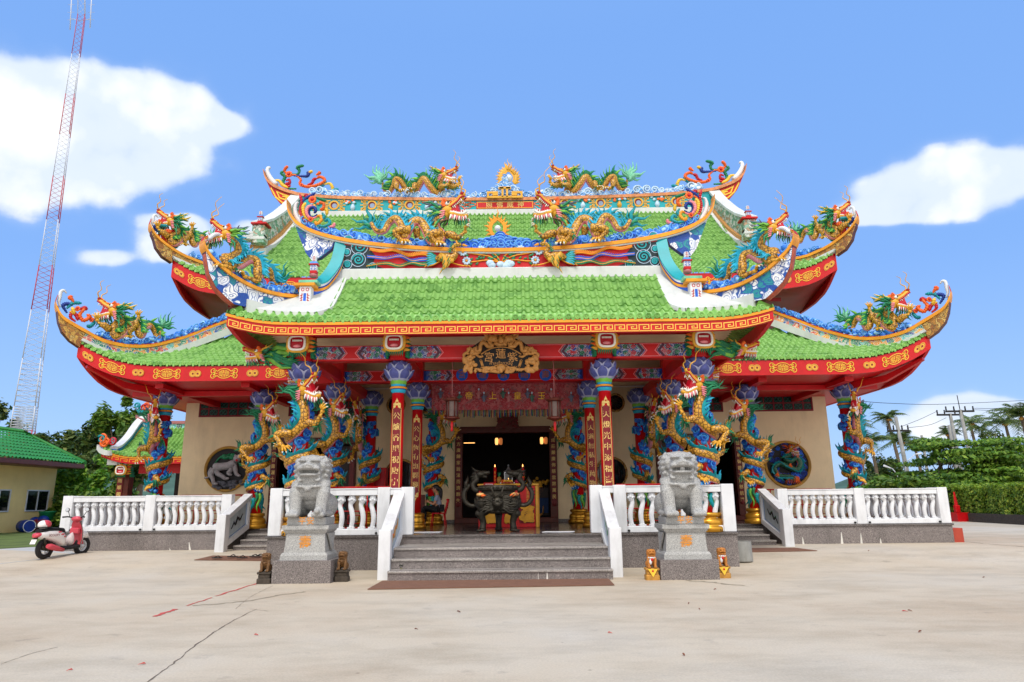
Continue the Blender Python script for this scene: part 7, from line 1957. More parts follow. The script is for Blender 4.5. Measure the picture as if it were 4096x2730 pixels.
x0 = ca(1560, 0).x; fm = lambda a_, c_, d: V((P(1750+a_/3.92, 1800, YA+.4).x, YA+.4-d, P(1900, 1750+c_/3.92, YA+.4).z))
strokes(mb, [[(1555, 750), (1690, 750), (1715, 700)], [(1570, 780), (1570, 950)], [(1640, 780), (1640, 860)], [(1690, 780), (1690, 800), (1570, 800)], [(1570, 840), (1650, 840)], [(1600, 780), (1600, 920), (1570, 920)], [(1570, 880), (1625, 880), (1625, 780)], [(1665, 760), (1665, 820), (1570, 820)]], .05*k_*588*.55, fm, .04)
mb.build('fretwork', K['yellow'], t2)
mb = MB(); mb.bbox(x0-.05, x0+.05, YA+.38, YA+.46, F+.001, P(1900, 1945, YA+.4).z, b=.01); mb.build('leg', K['gold'], t2)
zt += .061
def onTable(px, y=.35): return V((ca(px, 0).x*(YA+y)/YA, YA+y, zt))
for px, lb in ((897, 'tall red candle with a small flame standing left on the altar'), (1327, 'tall red candle with a small flame standing right on the altar')):
 c = onTable(px, .3); t = thing('red_candle', lb, 'candle', c, 'candles on the altar'); h = .50
 mb = MB(); mb.lathe([(.05, 0), (.05, .02), (.042, .03), (.042, h), (.01, h+.005)], c, 12); mb.build('candle', K['red'], t)
 mb = MB()
 for k in range(3): mb.ell(c+V((0, -.042, .12+.11*k)), (.014, .006, .04), 0, 6, 4)
 mb.build('gold_letters', K['gold'], t)
 mb = MB(); mb.tube([c+V((0, 0, h)), c+V((0, 0, h+.03)), c+V((0, 0, h+.06)), c+V((0, 0, h+.09))], [.008, .018, .014, .002], 7); mb.build('flame', K['flame'], t)
c = onTable(1105, .2); t = thing('lamp_shrine', 'silver framed glass lamp with a little curved roof on the altar', 'lamp', c); mb = MB()
for sx in (-1, 1):
 for sy in (0, 1): mb.bbox(c.x+sx*.115-.014, c.x+sx*.115+.014, c.y+.2*sy, c.y+.028+.2*sy, c.z, c.z+.32, b=.004)
mb.bbox(c.x-.13, c.x+.13, c.y-.002, c.y+.24, c.z+.321, c.z+.35, b=.005); mb.bbox(c.x-.13, c.x+.13, c.y, c.y+.24, c.z, c.z+.02, b=.005); mb.build('frame', K['alu'], t)
mb = MB(); mb.bbox(c.x-.10, c.x+.10, c.y+.012, c.y+.2, c.z+.02, c.z+.32, b=.004); mb.build('pane', K['glass'], t)
mb = MB(); prof = [(.20, .36), (.22, .375), (.13, .40), (.06, .46), (.02, .52), (.03, .54), (.035, .57), (.005, .59)]; mb.lathe([(r*1.0, z) for r, z in prof], (c.x, c.y+.12, c.z), 4, sm=False, rot=PI/4); mb.build('roof', K['pewter'], t)
mb = MB(); mb.ell(c+V((0, .0, .15)), (.012, .012, .02), 0, 6, 4); mb.build('flame', K['flame'], t)
c = onTable(962, .25); t = thing('pineapple', 'whole pineapple with leafy crown standing on the altar', 'fruit', c); mb = MB(); mb.ell(c+V((0, 0, .11)), (.075, .075, .11), 0, 12, 9); mb.build('fruit', K['ochre'], t); mb = MB()
for k in range(14): spike(mb, c+V((0, 0, .2)), (R.uniform(-.5, .5), R.uniform(-.5, .5), 1), R.uniform(.1, .18), .02, 0, n=4)
mb.build('crown', K['green'], t)
c = onTable(1090, .02); t = thing('fruit_plate', 'plate of bananas and orange fruit with white cups before it', 'fruit plate', c); mb = MB(); mb.lathe([(.08, 0), (.2, .02), (.21, .03), (.19, .03), (.02, .02)], c, 18); mb.build('plate', K['red'], t); mb = MB()
for k in range(5): mb.tube(bez([c+V((-.02+.03*k, 0, .05)), c+V((-.08+.05*k, -.08, .09)), c+V((-.12+.07*k, -.1, .04))], 6), [.008, .022, .024, .022, .016, .006], 6)
mb.build('bananas', K['yellow'], t); mb = MB()
for k in range(4): mb.ell(c+V((-.16+.03*k, .02*k, .055+.03*(k % 2))), .038, 0, 9, 7)
mb.build('oranges', K['orange'], t); mb = MB()
for k in range(5): mb.lathe([(.015, 0), (.028, .035), (.02, .035)], c+V((-.2+.1*k, -.07, -.0)), 8)
mb.build('cups', K['white'], t)
c = onTable(1240, .15); t = thing('dragon_fruit', 'pink dragon fruit on the altar', 'fruit', c); mb = MB(); mb.ell(c+V((0, 0, .06)), (.085, .07, .06), 0, 12, 8)
for k in range(10): spike(mb, c+V((R.uniform(-.06, .06), R.uniform(-.05, .05), .07)), (R.uniform(-1, 1), R.uniform(-1, 0), .7), .06, .012, 0, n=3)
mb.build('fruit', K['magenta'], t)
q0, q1 = P(1750+722/3.92, 1750+786/3.92, 18.75), P(1750+886/3.92, 1750+712/3.92, 18.75)
t = thing('red_notice', 'small red notice board with white lines of writing on the incense burner rim', 'sign', q0); mb = MB(); mb.bbox(q0.x, q1.x, 18.70, 18.72, q0.z-.02, q1.z, b=.004); mb.build('board', K['red'], t); mb = MB()
for k in range(2):
 x = q0.x+.05
 while x < q1.x-.05:
  w = R.uniform(.012, .03); mb.box(x, x+w, 18.697, 18.699, q0.z+.03+.04*k, q0.z+.05+.04*k); x += w+.008
mb.build('writing', K['white'], t)
# inside the dark hall
for px, py, yy in ((1995, 1765, 30), (2175, 1762, 30)):
 c = P(px, py, yy); t = thing('hall_lamp', 'small glowing lamp inside the dark hall, %s of the door opening' % ('near the middle' if px < 2100 else 'at the right'), 'lamp', c, 'lamps glowing in the hall')
 for s in (-1, 1):
  mb = MB(); mb.lathe([(.05, -.16), (.07, -.1), (.075, .06), (.05, .13)], c+V((s*.09, 0, 0)), 10); mb.build('lamp_shade', K['glow'] if s < 0 else K['glowdim'], t)
 mb = MB(); mb.tube([c+V((0, 0, .13)), (c.x, c.y, 5.44)], .012, 5); mb.tube([c+V((-.09, 0, .13)), c+V((.09, 0, .13))], .012, 5); mb.build('rod', K['darkwood'], t)
c = P(1877, 1773, 31); tag(MB().bbox(c.x-.25, c.x+.25, c.y, c.y+.05, c.z-.015, c.z+.025).build('tube_lamp', K['glow']), 'thin glowing tube lamp inside the left of the main door', 'lamp')['kind'] = 'thing'
mb = MB(); mb.tube([(c.x, c.y+.03, c.z+.025), (c.x, c.y+.03, 5.45)], .01, 5); mb.build('lamp_wire', K['darkwood'], bpy.data.objects['tube_lamp'])
t = thing('inner_altar', 'dim carved altar with blue dragon cloth inside the hall', 'altar', (1.2, 27.2, F)); mb = MB(); mb.bbox(.5, 1.62, 27.0, 27.8, F+.19, 2.1, b=.02); mb.build('body', K['darkwood'], t)
mb = MB(); mb.bbox(.55, 1.6, 26.97, 26.999, F+.3, 1.7, b=.005); o = mb.build('cloth', K['navydim'], t); mb = MB(); mb.tube(bez([(.7, 26.95, 1.3), (.8, 26.95, 1.55), (1.0, 26.95, 1.45), (.95, 26.95, 1.2), (1.1, 26.95, 1.05), (1.35, 26.95, 1.1), (1.4, 26.95, 1.4)], 30), [.05*math.sin(PI*(i+2)/34)+.005 for i in range(30)], 7); mb.build('dragon_figure', K['goldleaf'], o)
mb = MB()
for k in range(30): mb.ell((R.uniform(.5, 1.6), 27.1, R.uniform(2.1, 2.5)), (.07, .05, .06), 0, 7, 5)
mb.build('offerings', K['gold'], t)
# seated woman and chair
wx, wy = PZ(1480+.442*640, 1900+.442*465, F).x, 21.6
t = thing('plastic_chair', 'red plastic chair under the seated woman', 'chair', (wx+.05, wy, F)); o3 = V((wx+.05, wy, F)); mb = MB(); mb.bbox(o3.x-.2, o3.x+.22, wy-.2, wy+.2, F+.40, F+.435, b=.015); mb.build('seat', K['red'], t)
for sx, sy in ((-1, -1), (-1, 1), (1, -1), (1, 1)):
 mb = MB(); mb.tube([o3+V((sx*.17, sy*.17, .40)), o3+V((sx*.22, sy*.22, .0))], [.03, .022], 6, sq=.7); mb.build('leg', K['red'], t)
mb = MB()
for sy in (-1, 1): mb.tube(bez([o3+V((.19, sy*.17, .43)), o3+V((.25, sy*.17, .66)), o3+V((.29, sy*.14, .84))], 8), .026, 6)
for z in (.58, .70, .82): mb.tube(bez([o3+V((.22+.1*(z-.5), -.17, z)), o3+V((.26+.1*(z-.5), 0, z)), o3+V((.22+.1*(z-.5), .17, z))], 8), .03, 6, sq=.6)
mb.build('backrest', K['red'], t)
t = thing('person', 'woman in a pale blue shirt and black trousers sitting sideways, looking at her phone', 'person', (wx, wy, F+.44)); o3 = V((wx, wy, F))
def skin(name, joints, edges, m, parent, org, lv=2):
 me = bpy.data.meshes.new(name); me.from_pydata([tuple(V(j[0])) for j in joints], edges, [])
 ob = bpy.data.objects.new(name, me); COL.objects.link(ob)
 ob.modifiers.new('s', 'SKIN'); sv = me.skin_vertices[0].data
 for i, j in enumerate(joints): r = j[1]; sv[i].radius = r if hasattr(r, '__len__') else (r, r); sv[i].use_root = (i == 0)
 md = ob.modifiers.new('d', 'SUBSURF'); md.levels = lv; md.render_levels = lv
 dg = bpy.context.evaluated_depsgraph_get(); m2 = bpy.data.meshes.new_from_object(ob.evaluated_get(dg)); ob.modifiers.clear(); ob.data = m2
 m2.materials.clear(); m2.materials.append(m); m2.polygons.foreach_set('use_smooth', [True]*len(m2.polygons))
 pw = wloc(parent) if parent else V();
 for v in m2.vertices: v.co = v.co+V(org)-pw
 ob.parent = parent; return ob
K['skin'] = mat('skin', C(196, 140, 108), .55, .08, 8)
body = skin('body', [((0, 0, .53), .12), ((.02, 0, .70), .105), ((.01, 0, .87), (.12, .15)), ((-.01, 0, .99), .055), ((-.035, 0, 1.06), .06),
 ((-.04, .09, .52), .09), ((-.40, .09, .53), .062), ((-.40, .08, .12), .042), ((-.40, .08, .045), .04), ((-.52, .08, .03), .03),
 ((-.04, -.09, .54), .09), ((-.38, -.07, .60), .062), ((-.55, -.03, .26), .042), ((-.58, -.03, .20), .038), ((-.70, -.03, .19), .03),
 ((.0, .17, .90), .055), ((-.06, .20, .70), .04), ((-.26, .07, .78), .03), ((0, -.17, .90), .055), ((-.08, -.20, .68), .04), ((-.27, -.05, .76), .03)],
 [(0, 1), (1, 2), (2, 3), (3, 4), (0, 5), (5, 6), (6, 7), (7, 8), (8, 9), (0, 10), (10, 11), (11, 12), (12, 13), (13, 14), (2, 15), (15, 16), (16, 17), (2, 18), (18, 19), (19, 20)], K['skin'], t, o3)
mb = MB(); hc = o3+V((-.055, 0, 1.15)); mb.ell(hc, (.095, .078, .115), 0, 16, 12); mb.ell(hc+V((-.03, 0, -.06)), (.06, .05, .055), 0, 12, 8); mb.tube([hc+V((-.085, 0, .02)), hc+V((-.115, 0, -.02)), hc+V((-.09, 0, -.03))], [.01, .016, .01], 6)
for s in (-1, 1): mb.ell(hc+V((.0, s*.078, -.01)), (.02, .01, .03), 0, 7, 5); mb.ell(hc+V((-.085, s*.03, .01)), (.012, .012, .008), 1, 7, 5); mb.ell(hc+V((-.085, s*.032, .032)), (.012, .016, .005), 1, 6, 4)
mb.ell(hc+V((-.088, 0, -.055)), (.012, .024, .008), 2, 7, 5); mb.build('head', [K['skin'], K['black'], K['pinkdull']], t)
mb = MB(); mb.ell(hc+V((.02, 0, .025)), (.105, .09, .11), 0, 14, 10); mb.ell(hc+V((-.06, 0, .085)), (.05, .07, .03), 0, 10, 7); mb.tube(bez([hc+V((.08, 0, .04)), hc+V((.15, 0, -.06)), hc+V((.15, .0, -.25)), hc+V((.13, 0, -.38))], 12), [.05, .06, .065, .065, .065, .06, .06, .055, .05, .045, .03, .01], 8); mb.build('hair', K['black'], t)
sh_ = skin('shirt', [((0.01, 0, .56), (.135, .135)), ((.03, 0, .70), (.115, .125)), ((.015, 0, .87), (.125, .16)), ((-.005, 0, .965), .07), ((.0, .18, .90), .07), ((-.035, .20, .79), .056), ((0, -.18, .90), .07), ((-.045, -.20, .78), .056)], [(0, 1), (1, 2), (2, 3), (2, 4), (4, 5), (2, 6), (6, 7)], K['shirt'], t, o3)
tr = skin('trousers', [((0, 0, .53), .13), ((-.04, .09, .52), .10), ((-.40, .09, .535), .075), ((-.40, .08, .13), .065), ((-.04, -.09, .54), .10), ((-.38, -.07, .605), .075), ((-.54, -.03, .28), .065)], [(0, 1), (1, 2), (2, 3), (0, 4), (4, 5), (5, 6)], K['blackcloth'], t, o3)
for s, hp_ in ((1, V((-.29, .05, .79))), (-1, V((-.30, -.03, .77)))):
 mb = MB(); hp_ = o3+hp_; mb.ell(hp_, (.045, .022, .035), 0, 10, 7)
 for k in range(4): a_ = hp_+V((-.035, -s*.01, .025-.016*k)); mb.tube([a_, a_+V((-.03, -s*.012, .006)), a_+V((-.04, -s*.035, .008)), a_+V((-.025, -s*.05, .006))], [.0095, .009, .0085, .006], 6)
 mb.tube([hp_+V((-.01, -s*.01, .03)), hp_+V((-.03, -s*.03, .05)), hp_+V((-.035, -s*.045, .045))], [.011, .01, .007], 6); mb.build('hand', K['skin'], t)
for c0 in (V((-.44, .08, .045)), V((-.62, -.03, .185))):
 mb = MB(); mb.ell(o3+c0, (.12, .045, .03), 0, 10, 6); mb.build('sandal', K['wood'], t)
tag(MB().bbox(o3.x-.345, o3.x-.33, wy-.02, wy+.055, F+.77, F+.91, b=.003).build('phone', K['glass']), 'mobile phone in the seated woman\'s hands', 'phone')['kind'] = 'thing'
t = thing('black_bag', 'small black bag hanging on the red chair behind the woman', 'bag', (wx+.2, wy-.24, F+.5)); mb = MB(); mb.bbox(wx+.10, wx+.24, wy-.30, wy-.225, F+.47, F+.68, b=.03); mb.build('body', K['blackcloth'], t)
# papers, shoes, slippers
def onfloor(px, py, z): return PZ(px, py, z)
for px, py, w, lb in ((1700, 2132, .85, 'white paper sheets lying on the terrace edge at the left'), (2232, 2130, .80, 'white paper sheets lying on the terrace edge at the right')):
 c = onfloor(px, py, F); mb = MB()
 for k in range(3): a_ = R.uniform(-.08, .08); x0 = -w/2+.03*k; mb.plate([(c.x+x0, c.y-.14+a_, F+.004+.005*k), (c.x+x0+w*.93, c.y-.16-a_, F+.004+.005*k), (c.x+x0+w*.95, c.y+.16, F+.005+.005*k), (c.x+x0+.02, c.y+.18-a_, F+.004+.005*k)], (0, 0, .003))
 tag(mb.build('paper_sheets', K['paper']), lb, 'papers')['kind'] = 'thing'
def shoe(px, py, z, rot, kind_, label, cat, group):
 c = PZ(px, py, z); t = thing(kind_, label, cat, (c.x, c.y, z), group); M_ = Matrix.Translation((c.x, c.y, z)) @ Matrix.Rotation(rot, 4, 'Z')
 mb = MB(); L_ = .135
 ol_ = [(L_*math.cos(a_)*(1), (.048-.008*math.cos(a_))*math.sin(a_)) for a_ in [2*PI*i/18 for i in range(18)]]
 mb.plate([(a_, b_, .003) for a_, b_ in ol_], (0, 0, .022)); mb.xf(M_); mb.build('sole', K['olive'] if kind_ == 'clog' else K['cord'], t)
 mb = MB()
 if kind_ == 'clog':
  rows = [[(mix(-.03, .125, i/6), (.05-.012*(i/6))*math.cos(PI*j/8), .02+(.075-.045*(i/6))*math.sin(PI*j/8)) for j in range(9)] for i in range(7)]
  mb.sheet(rows); mb.tube(bez([(-.02, .05, .045), (-.13, .03, .07), (-.15, 0, .085), (-.13, -.03, .07), (-.02, -.05, .045)], 12), .012, 5)
  mb.xf(M_); mb.build('upper', K['olive2'], t)
 else:
  for s in (-1, 1): mb.tube(bez([(.07, 0, .03), (.02, s*.03, .06), (-.05, s*.045, .03)], 8), .010, 5)
  mb.xf(M_); mb.build('strap', K['cord'], t)
shoe(1480+300*.442, 1900+848*.442, .2075+.003, 1.35, 'clog', 'olive green clog pointing away on the lowest front step', 'shoe', 'pair of clogs on the front steps')
shoe(1480+452*.442, 1900+834*.442, .2075+.003, .15, 'clog', 'olive green clog lying sideways on the lowest front step', 'shoe', 'pair of clogs on the front steps')
for i, (px, py, a_, lb) in enumerate(((868, 2234, .1, 'leftmost black slipper on the mat of the left side steps'), (930, 2229, .2, 'black slipper second from the left on the side mat'), (968, 2233, .4, 'black slipper lying alone right of a pair on the side mat'), (1018, 2228, .1, 'black slipper nearest the lion block but one on the side mat'), (1040, 2227, .6, 'black slipper closest to the granite lion block on the side mat'))):
 c = G(px, py); shoe(px, py, gz(c.x, c.y)+.021, a_, 'slipper', lb, 'slipper', 'slippers at the left side steps')
# red metal barriers standing behind the railings
def barrier(label, x0, x1, y, z1=1.06, n=4):
 t = thing('metal_barrier', label, 'barrier', ((x0+x1)/2, y, F), 'red metal barriers behind the railings'); mb = MB()
 mb.tube([(x0, y, F+z1), (x1, y, F+z1)], .022, 6); mb.tube([(x0, y, F+.55), (x1, y, F+.55)], .015, 6); mb.tube([(x0, y, F+.14), (x1, y, F+.14)], .02, 6)
 for i in range(n+1): x = mix(x0, x1, i/n); mb.tube([(x, y, F+.02), (x, y, F+z1)], .018, 6)
 for i in range(n):
  a_, b_ = mix(x0, x1, (i+.25)/n), mix(x0, x1, (i+.75)/n)
  mb.tube([(a_, y, F+.25), (b_, y, F+.25), (b_, y, F+.45), (a_, y, F+.45), (a_, y, F+.25)], .012, 5)
 mb.build('frame', K['red'], t)
 for x in (x0, x1): mb = MB(); mb.tube([(x, y-.02, F+.03), (x, y+.02, F+.03)], .03, 8); mb.build('wheel', K['mouth'], t)
barrier('red metal barrier behind the left front railing', -5.3, -2.8, 17.75, 1.14)
barrier('red metal barrier behind the right front railing', 2.9, 5.3, 17.75, 1.14)
barrier('long red metal barrier behind the left side railing', -11.0, -8.4, 23.6, 1.05, 5)
barrier('long red metal barrier behind the right side railing', 8.4, 11.0, 23.6, 1.05, 5)
t = thing('fortune_cabinet', 'plain red cabinet against the wall left of the front columns', 'cabinet', (-3.9, 24.6, F)); c = P(1500, 1880, 24.6); mb = MB(); mb.bbox(c.x-.42, c.x+.42, 24.45, 24.9, F+.001, P(1500, 1872, 24.5).z, b=.015); mb.build('body', K['red'], t); mb = MB(); mb.bbox(c.x-.36, c.x+.36, 24.42, 24.449, F+.1, P(1500, 1872, 24.5).z-.08, b=.01); o = mb.build('door', K['mouth'], t)
mb = MB(); mb.ell((c.x-.28, 24.40, P(1500, 1920, 24.5).z), (.03, .02, .03)); mb.build('handle', K['gold'], o)
t = thing('rosewood_bench', 'dark carved wooden bench beside the seated woman', 'bench', (-2.4, 23.6, F)); mb = MB(); mb.bbox(-3.2, -2.75, 23.4, 23.9, F+.40, F+.46, b=.01); mb.build('seat', K['wood'], t)
for x in (-3.15, -2.8):
 for y in (23.45, 23.85): mb = MB(); mb.bbox(x-.03, x+.03, y-.03, y+.03, F+.001, F+.40, b=.008); mb.build('leg', K['wood'], t)
mb = MB(); mb.bbox(-3.2, -2.75, 23.86, 23.92, F+.461, F+1.0, b=.02); mb.build('backrest', K['wood'], t)
# ================================================================== SURROUNDINGS
K['lawnm'] = mat('rough_grass', C(96, 112, 52), .95, .4, 1.2, .5, 30)
K['slab'] = mat('grey_concrete_slab', C(186, 186, 184), .9, .1, .8, .2, 20)
K['hill'] = mat('wooded_hill', C(70, 100, 84), .95, .35, .02)
def patch(name, px, m, lift):
 p = [G(*q) for q in px]; mb = MB(); mb.plate([(a.x, a.y, gz(a.x, a.y)+lift) for a in p], (0, 0, -.003)); return kind(mb.build(name, m), 'structure')
patch('path', [(-700, 2330), (0, 2257), (150, 2240), (300, 2214), (262, 2188), (135, 2190), (0, 2198), (-700, 2225)], K['slab'], .006)
patch('lawn', [(-900, 2232), (0, 2197), (135, 2189), (262, 2187), (300, 2090), (-900, 2090)], K['lawnm'], .009)
mb = MB()
for s, y0, a0, sd in ((1, 900, 34, 3), (-1, 1000, 30, 5)):
 rr = random.Random(sd); n = 60; rows = []
 ph = [rr.uniform(0, 6) for _ in range(6)]
 for j in range(7):
  f = j/6; rows.append([(s*(60+1100*i/n), y0+500*f, max(0, 1)*(math.sin(PI*f/2)*(a0*(1.6+math.sin(i*.11+ph[0])+.5*math.sin(i*.33+ph[1])+.2*math.sin(i*.9+ph[2]))*(1.15-.5*i/n)))) for i in range(n+1)])
 mb.sheet(rows)
part_h = mb.build('hills', K['hill']); kind(part_h, 'structure')
# foliage -------------------------------------------------------------
def leafmat(name, c1, c2, c3, sc_=1.5):
 m, nt, b, co = mk(name)
 ge = nd(nt, 'ShaderNodeNewGeometry'); r_ = ge.outputs['Random Per Island']
 c = ramp(nt, r_, [(0, c1), (.55, c2), (1, c3)]); n = noise(nt, co, sc_, 2)
 c = mixc(nt, .8, c, ramp(nt, n, [(.3, (.62, .66, .6)), (.7, (1.2, 1.15, 1.0))]), 'MULTIPLY')
 nt.links.new(c, b.inputs['Base Color']); b.inputs['Roughness'].default_value = .6
 tr = nd(nt, 'ShaderNodeBsdfTranslucent'); nt.links.new(c, tr.inputs[0]); mx_ = nd(nt, 'ShaderNodeMixShader'); mx_.inputs[0].default_value = .3
 out = nt.nodes['Material Output']; nt.links.new(b.outputs[0], mx_.inputs[1]); nt.links.new(tr.outputs[0], mx_.inputs[2]); nt.links.new(mx_.outputs[0], out.inputs[0]); return m
K['leaf_dark'] = leafmat('dark_leaves', C(40, 68, 26), C(72, 104, 38), C(124, 130, 58))
K['leaf_mid'] = leafmat('mid_green_leaves', C(56, 92, 24), C(92, 132, 36), C(140, 160, 60))
K['leaf_rain'] = leafmat('feathery_leaves', C(62, 104, 24), C(104, 144, 36), C(140, 168, 56), .9)
K['leaf_hedge'] = leafmat('hedge_leaves', C(84, 120, 24), C(130, 164, 42), C(184, 196, 76), 2.5)
K['leaf_bright'] = leafmat('bright_shrub_leaves', C(64, 116, 18), C(96, 150, 30), C(150, 186, 50))
K['leaf_palm'] = leafmat('palm_leaves', C(50, 78, 36), C(84, 112, 50), C(132, 140, 76))
K['bark'] = mat('bark', C(112, 98, 80), .9, .35, 5, .5, 20)
def leaf(mb, p, n, s, rr, asp=.55):
 n = n.normalized(); u = n.orthogonal().normalized(); u = Matrix.Rotation(rr.uniform(0, 6.28), 3, n) @ u; w = n.cross(u)*asp
 b = len(mb.v); mb.v.extend([tuple(p-u*s), tuple(p+w*s*.9-n*s*.1), tuple(p+u*s-n*s*.25), tuple(p-w*s*.9-n*s*.1)]); mb.f.append([b, b+1, b+2, b+3]); mb.m.append(0); mb.s.append(False)
def tree(name, label, base, h, w, m, seed, clumps=26, per=170, ls=.16, flat=.75, low=.3, layered=False, group=None, cat='tree', bark=True):
 rr = random.Random(seed); base = V(base); t = thing(name, label, cat, base, group)
 mb = MB(); crown = MB(); hs = h*low
 if bark:
  tr = bez([base-V((0, 0, .2)), base+V((rr.uniform(-.1, .1)*w, 0, h*.3)), base+V((rr.uniform(-.1, .1)*w, rr.uniform(-.1, .1)*w, h*.75))], 10); mb.tube(tr, [h*.028*(1-.07*i) for i in range(10)], 7)
 for k in range(clumps):
  if layered:
   lz = rr.random(); rad = w*.5*(1-.75*lz**1.6)*math.sqrt(rr.random()); a = rr.uniform(0, 6.283); c = base+V((rad*math.cos(a), rad*math.sin(a), hs+(h-hs)*lz)); sz = V((w*.17, w*.17, h*.035))*rr.uniform(.7, 1.3)
  else:
   a = rr.uniform(0, 6.283); u = rr.uniform(-1, 1); r_ = rr.random()**.4; q_ = math.sqrt(1-u*u)
   c = base+V((w*.5*r_*q_*math.cos(a), w*.5*r_*q_*math.sin(a), hs+(h-hs)*(.5+.42*r_*u))); sz = V((w*.16, w*.16, (h-hs)*.13*flat))*rr.uniform(.6, 1.35)
  if bark and k % 2 == 0: mb.tube([tr[4+k % 5], (tr[6]+c)/2+V((0, 0, -.02*h)), c], [h*.010, h*.007, h*.003], 5)
  for _ in range(per):
   d = V((rr.gauss(0, 1), rr.gauss(0, 1), rr.gauss(0, 1))).normalized(); q2 = rr.random()**.33
   p = c+V((d.x*sz.x, d.y*sz.y, d.z*sz.z))*q2*(1+.35*rr.random()**3)
   leaf(crown, p, d*.5+V((0, 0, .6))+V((rr.uniform(-.6, .6), rr.uniform(-.6, .6), rr.uniform(-.5, .5))), ls*rr.uniform(.6, 1.3), rr)
 crown.build('crown', K[m], t, recalc=False)
 if bark: mb.build('trunk', K['bark'], t)
 return t
def tp(px, ptop, pw, y, **k):        # survey a tree: middle, top and width in the photo, at distance y
 a = P(px, ptop, y); g = gz(a.x, y); return dict(base=(a.x, y, g), h=a.z-g, w=pw*y/FPX, **k)
LT = 'trees behind the left annex'
for i, (px, pt, pw, y, m, lb) in enumerate((
 (0, 1590, 190, 62, 'leaf_dark', 'dark tree at the left edge of the photo behind the annex roof'), (90, 1668, 150, 70, 'leaf_mid', 'pale green tree seen through the foot of the lattice mast'),
 (205, 1655, 170, 58, 'leaf_dark', 'tree with a rounded top just right of the lattice mast'), (285, 1705, 140, 52, 'leaf_dark', 'low dark tree between the mast and the tall trees'), (365, 1640, 150, 56, 'leaf_dark', 'sparse tree with yellowish top left of the pavilion'),
 (425, 1590, 130, 60, 'leaf_mid', 'slender tree with a pointed top above the pavilion eave'), (500, 1565, 170, 50, 'leaf_mid', 'big leafy tree with lighter leaves directly over the pavilion ridge'), (610, 1560, 230, 54, 'leaf_dark', 'broad dark tree under the left eave of the hall'),
 (560, 1700, 260, 48, 'leaf_dark', 'dark shrubby tree directly behind the pavilion roof'), (350, 1790, 170, 46, 'leaf_dark', 'dark olive tree behind the annex roof tip'))):
 tree('leafy_tree', lb, **tp(px, pt, pw, y), m=m, seed=40+i, clumps=20, per=150, ls=.24, low=.25, group=LT)
for i, (px, pt, pw, y, lb) in enumerate(((300, 1835, 200, 40, 'bright green shrub next to the annex wall'), (400, 1800, 200, 41, 'bright green shrub with yellowish tips left of the pavilion post'), (455, 1880, 150, 38, 'low dark green shrub at the pavilion post'), (262, 1960, 130, 38, 'low shrub in the shade beside the annex corner'), (370, 1960, 220, 37.5, 'wide low shrub behind the left railing'))):
 tree('garden_shrub', lb, **tp(px, pt, pw, y), m='leaf_bright' if i < 2 else 'leaf_mid', seed=70+i, clumps=24, per=130, ls=.15, low=.0, group='shrubs beside the left annex', cat='shrub', bark=False)
RT = 'spreading trees behind the hedge'
for i, (px, pt, pw, y, lb) in enumerate(((3790, 1745, 470, 44, 'big spreading tree with tiered feathery branches behind the hedge'), (4010, 1760, 420, 42, 'second spreading tier tree at the right edge behind the hedge'), (3950, 1800, 300, 48, 'darker spreading tree between the two big ones'))):
 tree('rain_tree', lb, **tp(px, pt, pw, y), m='leaf_rain', seed=90+i, clumps=44, per=230, ls=.15, low=.22, layered=True, group=RT)
for i, (px, pt, pw, y, m, lb) in enumerate(((3640, 1880, 200, 40, 'leaf_mid', 'round bushy shrub left of the big spreading tree'), (3520, 1900, 180, 42, 'leaf_mid', 'bushy shrub beside the right corner column'), (3430, 1925, 120, 40, 'leaf_bright', 'low bright bush seen past the right corner of the hall'), (3560, 1830, 150, 60, 'leaf_dark', 'dark bush below the tall coconut palm'), (3960, 1680, 200, 72, 'leaf_dark', 'dark dense tree behind the utility poles'), (4070, 1735, 150, 66, 'leaf_dark', 'dark tree under the rightmost palm'), (3480, 1790, 100, 64, 'leaf_dark', 'dim tree just right of the hall corner column'))):
 tree('bushy_tree', lb, **tp(px, pt, pw, y), m=m, seed=110+i, clumps=20, per=150, ls=.17, low=.05 if i < 3 else .2, group='bushes and trees right of the hall')
# hedge
a, b2 = G(3890, 2088), G(4096, 2100); d = (b2-a).normalized()
a0 = a-d*6.5; L_ = 16.0; hz = P(3890, 1948, a.y).z; nrm = V((d.y, -d.x, 0)); nrm = nrm if nrm.x < 0 else -nrm
t = thing('clipped_hedge', 'long clipped yellow green hedge along the right edge of the plaza', 'hedge', a); mb = MB(); rr = random.Random(5)
for _ in range(15000):
 s = rr.uniform(0, L_); f = rr.random(); w = .75+.12*math.sin(s*2.1)+.08*math.sin(s*5.3)
 if f < .72: p = a0+d*s-nrm*(1.0-w*1.0)*.6+V((0, 0, mix(.18, hz-.28+.08*math.sin(s*3), rr.random())))-nrm*rr.uniform(-.12, .2); n = nrm
 else: p = a0+d*s-nrm*rr.uniform(0, 1.3)+V((0, 0, hz-.3+rr.uniform(-.06, .12)+.07*math.sin(s*3.1))); n = V((0, 0, 1))
 leaf(mb, V((p.x, p.y, p.z+.28*0)), n+V((rr.uniform(-.8, .8), rr.uniform(-.8, .8), rr.uniform(-.3, .9))), rr.uniform(.05, .11), rr)
mb.build('foliage', K['leaf_hedge'], t, recalc=False)
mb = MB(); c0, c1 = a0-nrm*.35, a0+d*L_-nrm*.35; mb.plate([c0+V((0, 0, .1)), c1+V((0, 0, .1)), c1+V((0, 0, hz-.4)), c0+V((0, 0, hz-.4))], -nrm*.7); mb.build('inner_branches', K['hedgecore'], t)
t = thing('stone_kerb', 'low dark stone kerb along the foot of the hedge', 'kerb', a)
